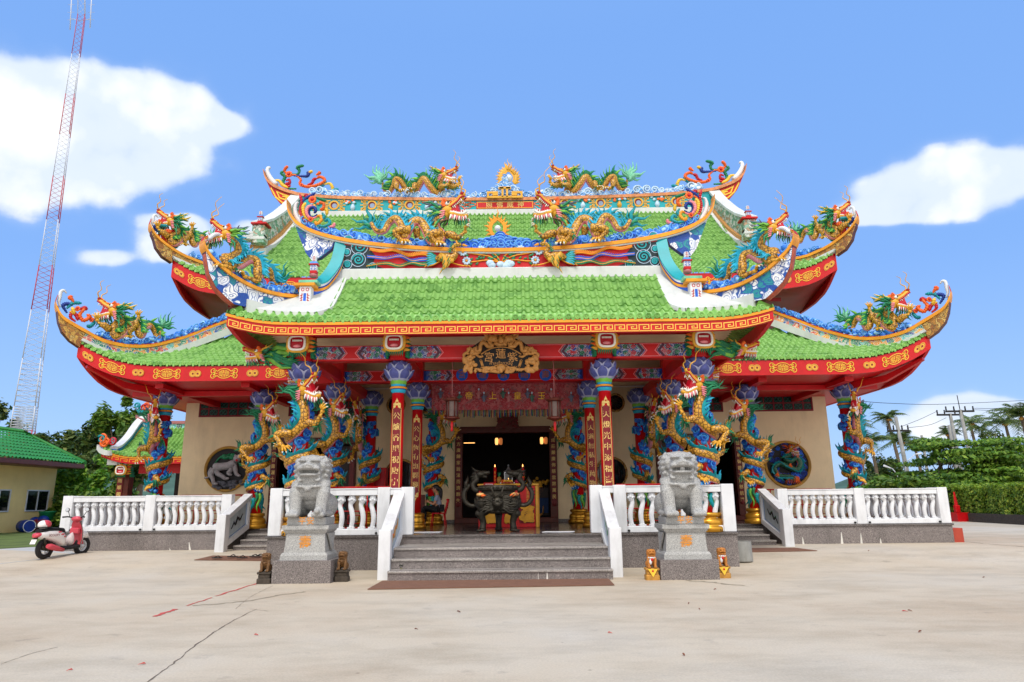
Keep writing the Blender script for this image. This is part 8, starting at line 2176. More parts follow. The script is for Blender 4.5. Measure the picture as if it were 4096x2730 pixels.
mb = MB(); c0, c1 = a+nrm*.18, a0+d*L_+nrm*.18; mb.plate([c0, c1, c1+V((0, 0, .45)), c0+V((0, 0, .45))], -nrm*.16); mb.build('block', K['rust'], t)
# palms
def palm(label, px, ptop, y, seed, nf=16, fl=2.6, pbase=None):
 rr = random.Random(seed); c = P(px, ptop, y); bx = P(pbase, ptop, y).x if pbase else c.x; g = V((bx, y, gz(bx, y))); t = thing('coconut_palm', label, 'palm tree', g, 'coconut palms on the right')
 tr = bez([g, g.lerp(c, .5)+V((.25, 0, 0)), c], 12); mb = MB(); mb.tube(tr, [.2-.008*i+.012*(i % 2) for i in range(12)], 7); mb.build('trunk', K['bark'], t)
 mb = MB()
 for k in range(nf):
  a_ = 6.283*k/nf+rr.uniform(-.2, .2); el = rr.uniform(-.1, 1.15); o = V((math.cos(a_)*math.cos(el), math.sin(a_)*math.cos(el), math.sin(el))); f_ = fl*rr.uniform(.8, 1.1)
  rib = [c+o*f_*i/12-V((0, 0, 1))*f_*.55*(i/12)**2.2 for i in range(13)]; mb.tube(rib, [.035*(1-i/14) for i in range(13)], 4)
  for i in range(1, 13):
   tn = (rib[i]-rib[i-1]).normalized(); sd = tn.cross(V((0, 0, 1))); sd = sd.normalized() if sd.length > .01 else V((1, 0, 0)); l_ = fl*.26*math.sin(PI*min(1, .25+i/15))
   for s in (-1, 1):
    for h2 in (0, .5):
     b0 = rib[i]-tn*h2*f_/12; e = b0+sd*s*l_+tn*l_*.55-V((0, 0, l_*rr.uniform(.25, .6))); w_ = tn*.05
     b_ = len(mb.v); mb.v.extend([tuple(b0-w_), tuple(b0+w_), tuple(e)]); mb.f.append([b_, b_+1, b_+2]); mb.m.append(0); mb.s.append(False)
 mb.build('crown', K['leaf_palm'], t, recalc=False); mb = MB()
 for k in range(6): mb.ell(c+V((rr.uniform(-.25, .25), rr.uniform(-.25, .1), -.2)), .13, 0, 7, 5)
 mb.build('coconuts', K['ochre'], t)
palm('tall coconut palm standing alone left of the utility poles', 3548, 1672, 66, 1, 18, 2.2, 3574)
palm('short drooping palm behind the right corner column', 3480, 1765, 60, 2, 15, 2.6)
palm('palm with broad crown below the first utility pole', 3600, 1765, 62, 3, 16, 2.8)
palm('small dim palm between the poles and the hall', 3660, 1790, 68, 4, 14, 2.2)
palm('palm immediately right of the twin utility poles', 3880, 1690, 72, 5, 15, 2.8)
palm('palm crown above the dark tree right of the poles', 3925, 1712, 74, 6, 14, 2.6)
palm('second palm from the right edge of the photo', 4020, 1690, 62, 7, 16, 3.0)
palm('large palm cut by the right edge of the photo', 4085, 1665, 52, 8, 18, 3.2)
palm('low palm fronds left of the twin utility poles', 3790, 1735, 74, 9, 12, 2.2)
palm('palm glimpsed just past the right wall of the hall', 3420, 1700, 70, 10, 13, 2.4)
# utility poles, wires, street lamps
def pole(label, px, ptop, pbot, y, arm=None, tilt=0):
 c = P(px, ptop, y); g = P(pbot, ptop, y); t = thing('utility_pole', label, 'utility pole', (g.x, y, gz(g.x, y)), 'concrete utility poles on the right'); mb = MB(); mb.tube([(g.x, y, gz(g.x, y)-.2), c], [.2, .13], 6); mb.build('post', K['concrete'], t)
 if arm:
  z = P(px, arm[1], y).z; x0, x1 = P(arm[0], arm[1], y).x, P(arm[2], arm[1], y).x; mb = MB(); mb.bbox(x0, x1, y-.09, y+.09, z-.08, z+.08, b=.01); mb.build('crossarm', K['cord'], t)
  for f in (.02, .3, .7, .98): mb = MB(); x = mix(x0, x1, f); mb.lathe([(.05, .08), (.07, .2), (.05, .3), (.075, .38), (.03, .45)], (x, y, z), 7); mb.build('insulator', K['cord'], t)
 return c
pole('left of the twin utility poles with a crossarm', 3800, 1655, 3815, 62, (3748, 1660, 3852)); pole('right of the twin utility poles, with a tall thin rod on top', 3840, 1640, 3862, 60, (3783, 1646, 3896))
mb = MB(); mb.tube([P(3840, 1640, 60), P(3828, 1582, 60)], .035, 5); mb.build('rod', K['cord'], bpy.data.objects['utility_pole.001'])
pole('lone utility pole beside the tall palm', 3582, 1668, 3610, 56, (3550, 1724, 3635)); pole('short distant utility pole beyond the palms', 3686, 1742, 3690, 80)
pole('slim pole stub just left of the twin poles', 3796, 1702, 3805, 64)
for i, (p, lb) in enumerate((([(3410, 1603, 40), (3560, 1614, 46), (3760, 1618, 52), (4096, 1603, 56)], 'long sagging power line crossing the sky from the hall to the right edge'), ([(3896, 1634, 60), (4000, 1633, 56), (4200, 1600, 50)], 'upper power line from the right twin pole to the right edge'), ([(3896, 1640, 60), (4000, 1643, 56), (4200, 1632, 50)], 'lower power line from the right twin pole to the right edge'), ([(3603, 1708, 56), (3680, 1678, 58), (3750, 1645, 62)], 'power line rising from the lone pole to the twin poles'), ([(3632, 1712, 56), (3720, 1700, 58), (3785, 1672, 62)], 'lower power line between the lone pole and the twin poles'))):
 mb = MB(); mb.tube(bez([P(*q) for q in p], 24), .018, 4, sm=False); tag(mb.build('power_line', K['cord']), lb, 'cable', 'power lines on the right')['kind'] = 'thing'
for pts, lb in (([(3622, 1868), (3624, 1850), (3660, 1818), (3686, 1815)], 'white street lamp with a bent arm in front of the palms'), ([(3590, 1900), (3570, 1876), (3534, 1863)], 'white street lamp arm sticking out of the bushes')):
 q = [P(a, b_, 50) for a, b_ in pts]; g = V((q[0].x, 50.2, .28)); t = thing('street_lamp', lb, 'street lamp', g, 'street lamps on the right'); mb = MB(); mb.tube([g]+q[:-1], .03, 7); mb.build('post', K['alu'], t); mb = MB(); mb.tube([q[-2], q[-1]], [.04, .08], 7, sq=.5); mb.build('lamp_head', K['white'], t)
# lattice mast
YM = 60; t = thing('lattice_mast', 'tall red and white steel lattice radio mast behind the left annex', 'mast', (P(100, 1750, YM).x, YM, .28))
lv = [1790, 1722, 1628, 1437, 1242, 1065, 883, 708, 542, 380, 220, 61, -140]
cl = [(-140, 329), (0, 337), (1000, 200), (1437, 138), (1722, 98), (1790, 88)]; wl = [(-140, 28), (0, 30), (1000, 51), (1437, 72), (1722, 86), (1790, 90)]
ax_ = P(98, 1722, YM).x; cx_ = lambda py: ax_
for i, (y0, y1) in enumerate(zip(lv, lv[1:])):
 z0, z1 = P(lerp(cl, y0), y0, YM).z, P(lerp(cl, y1), y1, YM).z; w0, w1 = lerp(wl, y0)*YM/FPX/2, lerp(wl, y1)*YM/FPX/2; x0, x1 = P(lerp(cl, y0), y0, YM).x, P(lerp(cl, y1), y1, YM).x
 if i == 0: z0 = .2
 cn = lambda x, w, z, k: V((x+w*(-1, 1, .25)[k], YM+w*(-.5, -.4, 1.1)[k], z)); mb = MB(); thick = mix(.05, .028, i/12)
 for k in range(3): mb.tube([cn(x0, w0, z0, k), cn(x1, w1, z1, k)], thick, 5)
 n = 9
 for j in range(n):
  for k in range(3):
   f0, f1 = j/n, (j+1)/n; k2 = (k+1) % 3; A = cn(x0, w0, z0, k).lerp(cn(x1, w1, z1, k), f0); B = cn(x0, w0, z0, k2).lerp(cn(x1, w1, z1, k2), f1); mb.tube([A, B], thick*.42, 4, caps=False)
   if i < 3: mb.tube([A, cn(x0, w0, z0, k2).lerp(cn(x1, w1, z1, k2), f0)], thick*.42, 4, caps=False)
 mb.build('mast_section', K['mastred'] if i % 2 == 0 and i != 2 else K['mastwhite'], t)
for px, a_, b_ in ((368, -40, 112), (288, -40, 120)):
 mb = MB(); mb.tube([P(px, a_, YM), P(px-8, b_, YM)], .05, 5); c = lerp(cl, 75); mb.tube([P(px-4, 75, YM), P(c, 85, YM)], .03, 4)
 for k in range(5): p = P(px-1.2*k, a_+30*k, YM); mb.tube([p-V((.35, 0, 0)), p+V((.35, 0, 0))], .02, 4)
 mb.build('antenna', K['mastwhite'], t)
# annex building: its long wall runs away from the camera
def PX(px, py, x):
 d = ray(px, py); t = (x-CAMX)/d.x
 return V((x, d.y*t, CAMZ+d.z*t))
c = G(100, 2128); X1 = c.x; Y1 = PX(212, 2000, X1).y
t = thing('annex_building', 'plain yellow annex with green sheet roof and dark sliding windows at the left edge', 'building', (X1-4, Y1-8, .28))
er = PX(340, 1856, X1+1.3); zt_ = er.z+.1
mb = MB(); mb.box(X1-8, X1, 12, Y1, 0, zt_); mb.build('wall', K['cream'], t)
rd = PX(89, 1731, X1-3.6); el_ = V((er.x, 10, er.z)); rl = V((rd.x, 10, rd.z)); eb = V((X1-9, er.y, er.z)); mb = MB()
def sheetroof(A, B, C_, D, n):
 rows = []
 for j in (0, 1):
  r_ = []
  for i in range(n*4+1):
   f = i/(n*4); p, q = A.lerp(B, f), D.lerp(C_, f); r_.append((p if j == 0 else q)+V((0, 0, .035*math.sin(i*PI/2))))
  rows.append(r_)
 for j in range(9): mb.sheet([[a_.lerp(b_, (j+k)/9)+V((0, 0, .05*(1-k))) for a_, b_ in zip(*rows)] for k in (0, 1)])
sheetroof(el_, er, rd, rl, 110); sheetroof(er, eb, rd, rd, 36); o = mb.build('roof', K['sheetroof'], t)
mb = MB(); mb.tube([rl+V((0, 0, .06)), rd+V((0, 0, .06)), er+V((0, 0, .05))], .12, 6); mb.build('ridge_cap', K['sheetroof'], o)
mb = MB(); mb.bbox(er.x-.09, er.x, 10, er.y, er.z-.26, er.z-.03, b=.01); mb.bbox(eb.x, er.x-.1, er.y-.1, er.y, er.z-.26, er.z-.03, b=.01); mb.bbox(X1+.001, er.x-.1, 10, er.y-.11, er.z-.28, er.z-.22, b=.005); mb.build('fascia', K['wood'], t)
for a_, b_ in (((108, 1960), (184, 2045)), ((-48, 1957), (29, 2049))):
 p, q = PX(*a_, X1), PX(*b_, X1); z0, z1 = q.z, p.z; y0, y1 = p.y, q.y; w = .06; mb = MB()
 for bx in ((y0, y1, z0, z0+w), (y0, y1, z1-w, z1), (y0, y0+w, z0+w, z1-w), (y1-w, y1, z0+w, z1-w), ((y0+y1)/2-.03, (y0+y1)/2+.03, z0+w, z1-w)): mb.bbox(X1+.002, X1+.06, bx[0], bx[1], bx[2], bx[3], b=.004)
 o = mb.build('window', K['alu'], t); mb = MB(); mb.box(X1+.003, X1+.02, y0+.03, y1-.03, z0+.03, z1-.03); mb.build('pane', K['glass'], o)
# clutter at the annex wall
c = PX(103, 2100, X1+.75); c.z = .28; t = thing('blue_barrel', 'blue plastic barrel lying on its side against the annex wall', 'barrel', c); mb = MB(); M_ = Matrix.Translation(c+V((0, 0, .31))) @ Matrix.Rotation(PI/2, 4, 'Y') @ Matrix.Rotation(.5, 4, 'X') @ Matrix.Scale(.74, 4); mb.lathe([(.36, -.5), (.40, -.45), (.40, -.2), (.42, -.18), (.42, .15), (.40, .18), (.40, .42), (.37, .5)], (0, 0, 0), 18); mb.xf(M_); mb.build('drum', K['navy'], t)
mb = MB(); mb.tube([(.39*math.cos(PI*i/12), .39*math.sin(PI*i/12), .5) for i in range(25)], .025, 6, caps=False); mb.xf(M_); mb.build('rim', K['white'], t)
c = PX(152, 2100, X1+.75); c.z = .28; t = thing('rubbish_sack', 'crumpled dark purple sack beside the blue barrel', 'sack', c); mb = MB()
for k in range(7): mb.ell(c+V((R.uniform(-.3, .3), R.uniform(-.1, .2), R.uniform(.2, .6))), (.3, .25, .25), k % 2, 9, 6)
mb.build('sack', [K['maroon'], K['navy']], t)
c = PX(182, 2100, X1+.75); c.z = .28; t = thing('green_bin', 'green plastic tub standing on the clutter at the annex corner', 'tub', c); mb = MB(); mb.lathe([(.2, .5), (.3, .55), (.36, .95), (.4, .97), (.4, 1.02), (.34, 1.02), (.25, .7)], c, 14); mb.ell(c+V((0, 0, .3)), (.3, .25, .35), 0, 9, 6); mb.build('tub', K['green'], t)
# pavilion behind the left railing
YV = 31.0; t = thing('side_pavilion', 'small green roofed pavilion with red eaves behind the left railing', 'pavilion', (-16, YV, .28)); ep = P(405, 1815, YV); xr_ = -12.6; rz_ = P(560, 1668, YV+2.4).z; rx0 = P(575, 1668, YV+2.4).x
fe = lambda x: ep.z+.35*max(0, 1-(x-ep.x)/1.6)**2-.12
surf = lambda x, v: V((x, YV+2.4*v, fe(x)*(1-v)+(rz_-.5)*v-.25*math.sin(PI*v)+(.35*0)))
mb = tilefield(surf, ep.x+.1, xr_, .2, 12, lambda p: p.x > ep.x+(rx0-ep.x)*((p.y-YV)/2.4)**.75-.05, (0, -1, 0)); mb.build('roof', K['tile'], t)
X_ = [mix(ep.x, xr_, i/30) for i in range(31)]
mb = MB(); mb.wall([V((x, YV, fe(x)-.04)) for x in X_], [V((x, YV, fe(x)-.12)) for x in X_], (0, .1, 0), 1); mb.wall([V((x, YV+.02, fe(x)-.121)) for x in X_], [V((x, YV+.02, fe(x)-.36)) for x in X_], (0, .1, 0), 0)
for i in range(14): x0 = ep.x+.1+.4*i; strokes(mb, [[(x0, -.31), (x0, -.17), (x0+.3, -.17), (x0+.3, -.26), (x0+.14, -.26)]], .03, lambda a_, c_, d: V((a_, YV+.02-d, fe(a_)+c_)), .01, 1)
mb.build('fascia', [K['red'], K['goldband']], t)
hp = bez([P(452, 1798, YV+.1), P(475, 1786, YV+.4), P(510, 1750, YV+1.2), P(545, 1700, YV+2), P(585, 1662, YV+2.4)], 20)
for d0, d1, w, m in ((-.12, -.02, .3, 'white'), (-.02, .08, .24, 'blue'), (.08, .3, .2, 'tealband'), (.3, .38, .3, 'gold'), (.38, .7, .4, 'curb')): mb = MB(); mb.wall([p-V((w/2, 0, d0)) for p in hp], [p-V((w/2, 0, d1)) for p in hp], (w, .1, 0)); mb.build('hip_ridge', K[m], t)
cr_ = bez([P(396, 1780, YV), P(410, 1796, YV), P(440, 1804, YV), P(475, 1800, YV+.3)], 12); mb = MB(); mb.wall([p-V((0, .15, 0)) for p in cr_], [p-V((0, .15, .22)) for p in cr_], (0, .3, 0)); mb.build('corner_horn', K['curb'], t)
rt_ = bez([P(548, 1655, YV+2.4), P(560, 1670, YV+2.4), P(600, 1682, YV+2.4), P(660, 1686, YV+2.4), P(760, 1686, YV+2.4)], 20)
for d0, d1, w, m in ((0, .14, .4, 'pinkdull'), (.14, .9, .26, 'tealscroll'), (.9, 1.1, .36, 'curb')): mb = MB(); mb.wall([p-V((0, w/2, d0)) for p in rt_[2:]], [p-V((0, w/2, d1)) for p in rt_[2:]], (0, w, 0)); mb.build('ridge', K[m], t)
mb = MB(); mb.box(ep.x+1.4, xr_, YV+.7, YV+.9, fe(-14)-.75, fe(-14)-.3); mb.build('beam', K['red'], t)
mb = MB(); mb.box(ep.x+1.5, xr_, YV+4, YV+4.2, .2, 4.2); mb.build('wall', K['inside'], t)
px_ = P(497, 1900, YV+.8).x; mb = MB(); mb.bbox(px_-.25, px_+.3, YV+.7, YV+1.1, .2, fe(-14)-.75, b=.01); mb.build('post', K['wood'], t); mb = MB(); mb.bbox(px_-.22, px_+.06, YV+.66, YV+.699, .8, fe(-14)-.9, b=.008); o = mb.build('couplet_board', K['redwood'], t); lettering('inscription', '風調雨順國泰', .2, (px_-.08, YV+.655, 2.5), K['goldtext'], o, vertical=True, gap=1.5)
lm = lion_mask(P(455, 1870, YV).x+.2, YV+.35, fe(-16)-.62, 1.1); lm.parent = t; o_ = wloc(T)-wloc(t); lm.location = o_
for i, (px, py, w) in enumerate(((430, 1768, 1.0), (575, 1642, 1.0))):
 c = P(px, py, YV+(0 if i == 0 else 2.4)); s_ = thing('flower_scroll', 'small flower scroll on the pavilion %s' % ('corner horn' if i == 0 else 'ridge end'), 'scroll ornament', c, 'flower scrolls of the side pavilion'); mb = MB()
 for k in range(7): curl(mb, c+V((R.uniform(-.35, .4), -.05, R.uniform(-.15, .25))), R.uniform(.12, .2), k % 3, 1.3, .05, R.choice((-1, 1)), R.uniform(0, 6))
 mb.build('vine', [K['orange'], K['teal'], K['mouth']], s_)
# red block post and leaning panel at the right, cement drum
c = G(3842, 2087); t = thing('red_post', 'red painted post on a tapered red block in front of the hedge', 'post', c); k = c.y/FPX; mb = MB(); h = 34*k; mb.lathe([(27*k*1.2, 0), (33*k, h)], c, 4, sm=False, rot=PI/4); mb.build('block', K['red'], t)
mb = MB(); x = c.x-6*k; mb.bbox(x-9*k, x+9*k, c.y-.12, c.y+.12, c.z+h, c.z+h+27*k, b=.03); mb.tube([(x, c.y, c.z+h+26*k), (x-2*k, c.y, c.z+112*k)], [8*k, 3.2*k], 4, sm=False); mb.build('shaft', K['red'], t)
p, q = P(3822, 2112, 21.2), P(3838, 2160, 21.2); mb = MB(); mb.bbox(13.26, q.x+.02, 21.0, 22.2, .26, p.z, b=.01); o = tag(mb.build('leaning_panel', K['brickred']), 'brick red panel standing at the right end of the side terrace', 'panel'); o['kind'] = 'thing'
c = G(2966, 2246); k = c.y/FPX; t = thing('cement_drum', 'stained grey cement drum with a wire loop beside the right side steps', 'drum', c); r = 42*k; mb = MB(); mb.lathe([(r, 0), (r*1.02, .03), (r*.98, 72*k), (r*.94, 74*k), (r*.92, 70*k), (.02, 68*k)], c, 30); mb.build('body', K['concrete'], t)
mb = MB(); mb.tube(bez([c+V((-r*.85, -.05, 70*k)), c+V((-r*.9, -.05, 92*k)), c+V((-r*.6, -.05, 95*k)), c+V((-r*.5, -.05, 70*k))], 12), .008, 5); mb.build('wire_loop', K['cord'], t)
# scooter
a, b2 = G(172, 2238), G(331, 2222); hd = math.radians(80); sc_ = 1.04
t = thing('motor_scooter', 'white and pink motor scooter parked on its stand before the left railing', 'scooter', a); M_ = Matrix.Translation(a) @ Matrix.Rotation(hd, 4, 'Z') @ Matrix.Scale(sc_, 4)
def S(mb, nm, m, par=t): mb.xf(M_); return mb.build(nm, m, par)
K['pinkred'] = mat('salmon_pink_plastic', C(200, 70, 84), .3, .08, 4); K['swhite'] = mat('white_scooter_paint', C(228, 224, 222), .3, .05, 4); K['rubber'] = mat('tyre_rubber', C(34, 32, 34), .8, .15, 8)
for x, nm in ((0, 'rear_wheel'), (1.22, 'front_wheel')):
 mb = MB(); mb.tube([(x+.20*math.cos(2*PI*i/24), 0, .26+.20*math.sin(2*PI*i/24)) for i in range(25)], .062, 8, caps=False); w = S(mb, nm, K['rubber'])
 mb = MB(); mb.tube([(x+.145*math.cos(2*PI*i/20), 0, .26+.145*math.sin(2*PI*i/20)) for i in range(21)], .022, 6, caps=False); mb.ell((x, 0, .26), (.06, .06, .06), 0, 10, 6)
 for i in range(5): an = 2*PI*i/5; mb.tube([(x, 0, .26), (x+.14*math.cos(an), 0, .26+.14*math.sin(an))], .018, 5)
 S(mb, 'rim', K['alu'], w)
def hull(secs, m, nm, n=14, par=t):
 mb = MB(); rows = []
 for (x, zc, hw, hh) in secs: rows.append([(x, hw*math.copysign(abs(math.cos(2*PI*k/n))**.7, math.cos(2*PI*k/n)), zc+hh*math.copysign(abs(math.sin(2*PI*k/n))**.7, math.sin(2*PI*k/n))) for k in range(n+1)])
 mb.sheet(rows); mb.f += [list(range(n)), [(len(rows)-1)*(n+1)+k for k in range(n)]]; mb.m += [0, 0]; mb.s += [False, False]; return S(mb, nm, m, par)
hull([(-.34, .60, .06, .03), (-.25, .60, .13, .07), (-.05, .60, .17, .12), (.2, .56, .185, .16), (.42, .48, .18, .19), (.50, .40, .15, .13)], K['swhite'], 'body')
hull([(-.28, .70, .08, .04), (-.15, .72, .13, .05), (.2, .73, .15, .05), (.42, .70, .14, .06), (.50, .64, .10, .05)], K['blackcloth'], 'seat')
hull([(-.38, .58, .05, .03), (-.33, .60, .10, .055), (-.2, .62, .135, .05), (-.08, .63, .12, .03)], K['pinkred'], 'tail_light')
hull([(.42, .24, .15, .06), (.7, .235, .17, .045), (1.0, .26, .16, .06)], K['rubber'], 'floorboard')
mb = MB(); fs = [(.98, .24, .16), (1.02, .45, .19), (1.0, .65, .19), (.96, .82, .16), (.93, .92, .11)]
mb.sheet([[(x+.05*(1-(k/4-1)**2)*1.2, w*(k/4-1), z) for k in range(9)] for x, z, w in fs]); S(mb, 'leg_shield', K['swhite'])
mb = MB(); mb.sheet([[(x-.025+.03*(1-(k/4-1)**2), w*.9*(k/4-1), z) for k in range(9)] for x, z, w in fs]); mb.bbox(.86, .97, -.13, .13, .58, .74, b=.03); S(mb, 'inner_shield', K['pinkred'])
mb = MB(); mb.ell((.93, 0, .97), (.11, .15, .075), 0, 12, 8); mb.tube([(1.22, 0, .3), (1.08, 0, .62), (.95, 0, .95)], [.04, .04, .035], 7); S(mb, 'handlebar_cover', K['pinkred'])
mb = MB(); mb.ell((1.03, 0, .96), (.05, .09, .06), 0, 10, 7); S(mb, 'headlight', K['alu'])
for s in (-1, 1):
 mb = MB(); mb.tube([(.93, s*.1, 1.0), (.87, s*.24, 1.03), (.80, s*.34, 1.02)], [.016, .018, .022], 6); S(mb, 'handlebar', K['rubber'])
 mb = MB(); mb.tube([(.9, s*.2, 1.02), (.92, s*.28, 1.16)], .009, 5); mb.ell((.91, s*.31, 1.21), (.02, .075, .055), 0, 10, 7); mb.ell((.893, s*.31, 1.21), (.008, .065, .046), 1, 10, 7); S(mb, 'mirror', [K['rubber'], K['alu']])
mb = MB(); mb.tube([(1.05, 0, .52), (1.15, 0, .545), (1.28, 0, .53), (1.4, 0, .46)], [.05, .1, .1, .04], 9, sq=.9); S(mb, 'front_fender', K['swhite'])
mb = MB(); mb.tube([(.42, -.17, .20), (.2, -.18, .25), (-.02, -.19, .31), (-.12, -.19, .33)], [.045, .07, .075, .05], 9); S(mb, 'exhaust', K['pinkred'])
mb = MB(); mb.ell((.1, 0, .3), (.24, .1, .11), 0, 12, 8); mb.tube([(0, .09, .27), (.4, .09, .28)], .06, 7); mb.tube([(-.05, -.1, .26), (-.18, -.1, .58)], .025, 6); mb.plate([(-.30, -.06, .58), (-.30, .06, .58), (-.39, .05, .38), (-.39, -.05, .38)], (.02, 0, 0)); S(mb, 'engine', K['bronze'])
mb = MB(); mb.plate([(-.34, -.075, .50), (-.34, .075, .50), (-.39, .075, .39), (-.39, -.075, .39)], (-.01, 0, 0)); pl = S(mb, 'number_plate', K['swhite'])
mb = MB(); mb.tube([(.3, .02, .2), (.34, .16, .0)], .014, 5); S(mb, 'side_stand', K['rubber'])
src = text_mb('SCOOPY', .085); mb = MB(); mb.add([(.06+p[0], -.186-.02*(p[0]+.15), .585+p[2]) for p in src.v], src.f); S(mb, 'lettering', K['maroon'])
mb = MB()
for k in range(5): mb.ell((.2+.05*k, -.19, .66-.03*k+.03*(k % 2)), (.03, .006, .022), 0, 7, 4)
S(mb, 'flower_sticker', K['pinkred'])
p = M_ @ V((-.12, 0, .77)); t2 = thing('helmet', 'pink and white open helmet resting on the scooter seat', 'helmet', p); mb = MB(); mb.ell((-.12, 0, .85), (.15, .13, .115), 0, 14, 9); mb.ell((-.09, -.03, .865), (.135, .115, .105), 1, 14, 9); S(mb, 'shell', [K['swhite'], K['pinkred']], t2); mb = MB(); mb.bbox(-.26, .02, -.135, .135, .775, .80, b=.012); S(mb, 'rim', K['rubber'], t2)
p = M_ @ V((.85, 0, .6)); t2 = thing('plastic_bag', 'pale plastic bag hanging inside the scooter leg shield', 'bag', p); mb = MB(); mb.tube(bez([(.84, 0, .62), (.80, 0, .52), (.78, .0, .40), (.80, 0, .29)], 8), [.015, .05, .085, .10, .11, .115, .10, .05], 9, sq=.8); S(mb, 'bag', K['bagwhite'], t2)
# ================================================================== CAMERA, SUN, SKY
cam = bpy.data.cameras.new('camera'); co = bpy.data.objects.new('camera', cam); COL.objects.link(co)
cam.sensor_width = 36; cam.lens = FPX/4096*36; cam.clip_end = 5000; cam.clip_start = .05
Mx = Matrix((AX, AU, -AF)).transposed().to_4x4(); Mx.translation = V((CAMX, 0, CAMZ))
co.matrix_world = Mx; sc.camera = co
SUN_EL, SUN_AZ = math.radians(58), math.radians(-8)      # sun behind the camera, high
su = bpy.data.lights.new('sun', 'SUN'); su.energy = 1.8; su.angle = math.radians(6); su.color = (1, .955, .88)
so = bpy.data.objects.new('sun', su); COL.objects.link(so)
sd = V((math.sin(SUN_AZ)*math.cos(SUN_EL), -math.cos(SUN_AZ)*math.cos(SUN_EL), math.sin(SUN_EL)))
so.rotation_euler = sd.to_track_quat('Z', 'Y').to_euler(); so.location = sd*60
w = bpy.data.worlds.new('World'); sc.world = w; w.use_nodes = True
nt = w.node_tree; bg = nt.nodes['Background']
sky = nd(nt, 'ShaderNodeTexSky', sky_type='NISHITA', sun_disc=False, sun_elevation=SUN_EL, sun_rotation=math.radians(180)+SUN_AZ, altitude=0, air_density=1.0, dust_density=.6, ozone_density=1.2)
tc = nd(nt, 'ShaderNodeTexCoord'); gv = tc.outputs['Generated']
SKY_S = .14
# clouds: soft masses around given directions, edges broken by noise
def lobes(spec):
 tot = None
 for (px, py, rx, ry) in spec:
  d = ray(px, py).normalized()
  ex = AX; ey = AU
  sub = nd(nt, 'ShaderNodeVectorMath', operation='SUBTRACT'); nt.links.new(gv, sub.inputs[0]); sub.inputs[1].default_value = d
  da = nd(nt, 'ShaderNodeVectorMath', operation='DOT_PRODUCT'); nt.links.new(sub.outputs[0], da.inputs[0]); da.inputs[1].default_value = V((1, 0, 0))*(FPX/rx)
  db = nd(nt, 'ShaderNodeVectorMath', operation='DOT_PRODUCT'); nt.links.new(sub.outputs[0], db.inputs[0]); db.inputs[1].default_value = V((0, -.3, .95))*(FPX/ry)
  dc = nd(nt, 'ShaderNodeVectorMath', operation='DOT_PRODUCT'); nt.links.new(sub.outputs[0], dc.inputs[0]); dc.inputs[1].default_value = V((0, 1, 0))*1.2
  s = None
  for q in (da, db, dc):
   m = nd(nt, 'ShaderNodeMath', operation='MULTIPLY'); nt.links.new(q.outputs['Value'], m.inputs[0]); nt.links.new(q.outputs['Value'], m.inputs[1])
   if s is None: s = m
   else:
    a = nd(nt, 'ShaderNodeMath', operation='ADD'); nt.links.new(s.outputs[0], a.inputs[0]); nt.links.new(m.outputs[0], a.inputs[1]); s = a
  n = nd(nt, 'ShaderNodeMath', operation='MULTIPLY'); nt.links.new(s.outputs[0], n.inputs[0]); n.inputs[1].default_value = -1
  e = nd(nt, 'ShaderNodeMath', operation='EXPONENT'); nt.links.new(n.outputs[0], e.inputs[0])
  if tot is None: tot = e
  else:
   a = nd(nt, 'ShaderNodeMath', operation='ADD'); nt.links.new(tot.outputs[0], a.inputs[0]); nt.links.new(e.outputs[0], a.inputs[1]); tot = a
 return tot.outputs[0]
spec = [(-60, 400, 210, 130), (130, 560, 330, 190), (400, 420, 190, 110), (560, 500, 200, 120), (700, 430, 110, 80), (820, 490, 90, 50), (900, 500, 60, 38), (560, 640, 160, 80), (30, 700, 170, 80),
  (3560, 780, 130, 70), (3740, 720, 160, 85), (3900, 690, 120, 70), (4060, 710, 140, 75), (3420, 860, 80, 32), (3620, 860, 170, 36),
  (740, 950, 110, 60), (660, 1000, 60, 50), (1010, 910, 70, 38), (430, 1030, 70, 34), (700, 880, 90, 26),
  (3820, 1640, 110, 48), (3980, 1620, 120, 46), (3740, 1710, 120, 40), (4050, 1720, 190, 46)]
L = lobes(spec)
nz = noise(nt, gv, 10, 12, .58); nz2 = noise(nt, gv, 3.0, 3, .5)
def mth(op, a, b2):
 m = nd(nt, 'ShaderNodeMath', operation=op)
 for i, q in enumerate((a, b2)):
  if hasattr(q, 'is_output'): nt.links.new(q, m.inputs[i])
  else: m.inputs[i].default_value = q
 return m.outputs[0]
def billow(sc_):
 v = nd(nt, 'ShaderNodeTexVoronoi', Scale=sc_, feature='SMOOTH_F1'); v.inputs['Smoothness'].default_value = .35
 w_ = nd(nt, 'ShaderNodeTexNoise', Scale=sc_*1.3, Detail=3); nt.links.new(gv, w_.inputs['Vector'])
 k = nd(nt, 'ShaderNodeVectorMath', operation='SCALE'); nt.links.new(w_.outputs['Color'], k.inputs[0]); k.inputs['Scale'].default_value = .55/sc_
 ad = nd(nt, 'ShaderNodeVectorMath', operation='ADD'); nt.links.new(gv, ad.inputs[0]); nt.links.new(k.outputs[0], ad.inputs[1]); nt.links.new(ad.outputs[0], v.inputs['Vector'])
 return mth('SUBTRACT', .5, v.outputs['Distance'])
bl = mth('ADD', mth('ADD', mth('MULTIPLY', billow(13), 1.0), mth('MULTIPLY', billow(30), .55)), mth('MULTIPLY', mth('SUBTRACT', nz, .5), 1.5))
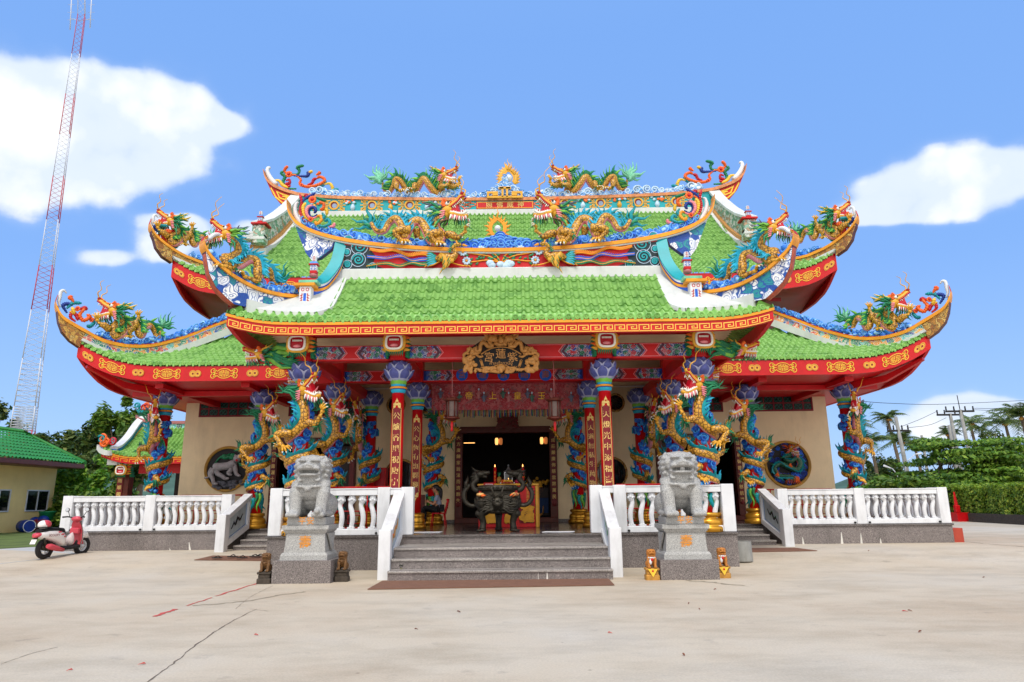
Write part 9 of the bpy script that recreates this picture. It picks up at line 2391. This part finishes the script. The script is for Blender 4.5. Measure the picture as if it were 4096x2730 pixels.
Lc = mth('MINIMUM', L, 1.0)
dens = mth('ADD', Lc, mth('MULTIPLY', bl, mth('MINIMUM', mth('MULTIPLY', L, 2.5), .62)))
cm = ramp(nt, dens, [(.37, (0, 0, 0)), (.52, (.55, .55, .55)), (.72, (1, 1, 1))], 'B_SPLINE')
cc = ramp(nt, mth('ADD', mth('MULTIPLY', bl, .8), mth('MULTIPLY', nz2, .8)), [(.30, (.70, .79, .93)), (.80, (1, 1, 1))])
# sky colour: physical sky, slightly lifted towards the soft blue of the photograph
sx = nd(nt, 'ShaderNodeSeparateXYZ'); nt.links.new(gv, sx.inputs[0])
skyc = mixc(nt, .8, sky.outputs[0], ramp(nt, sx.outputs[2], [(0, (2.5, 4.1, 7.0)), (.3, (1.6, 3.25, 6.9)), (.6, (1.5, 3.15, 6.9)), (.8, (1.75, 3.4, 7.0))]))
cl = nd(nt, 'ShaderNodeVectorMath', operation='SCALE'); nt.links.new(cc, cl.inputs[0]); cl.inputs['Scale'].default_value = 7.5
fin = mixc(nt, cm, skyc, cl.outputs[0])
# bright broken cloud added behind the camera, unseen, for soft fill below the eaves
bk = nd(nt, 'ShaderNodeMapRange', interpolation_type='SMOOTHSTEP'); nt.links.new(sx.outputs[1], bk.inputs[0]); bk.inputs[1].default_value = .05; bk.inputs[2].default_value = -.45
bkn = mth('MULTIPLY', bk.outputs[0], ramp(nt, nz2, [(.3, (.55, .55, .55)), (.6, (1, 1, 1))]))
fin = mixc(nt, bkn, fin, (11.6, 11.1, 10.4, 1))
nt.links.new(fin, bg.inputs['Color']); bg.inputs['Strength'].default_value = SKY_S
sc.view_settings.view_transform = 'Standard'; sc.view_settings.look = 'None'; sc.view_settings.exposure = .14; sc.view_settings.gamma = 1
sc.render.engine = 'CYCLES'
sc.cycles.max_bounces = 6; sc.cycles.diffuse_bounces = 4; sc.cycles.glossy_bounces = 3; sc.cycles.use_denoising = True; sc.render.filter_size = 1.0
sc.cycles.use_adaptive_sampling = True; sc.cycles.adaptive_threshold = .015
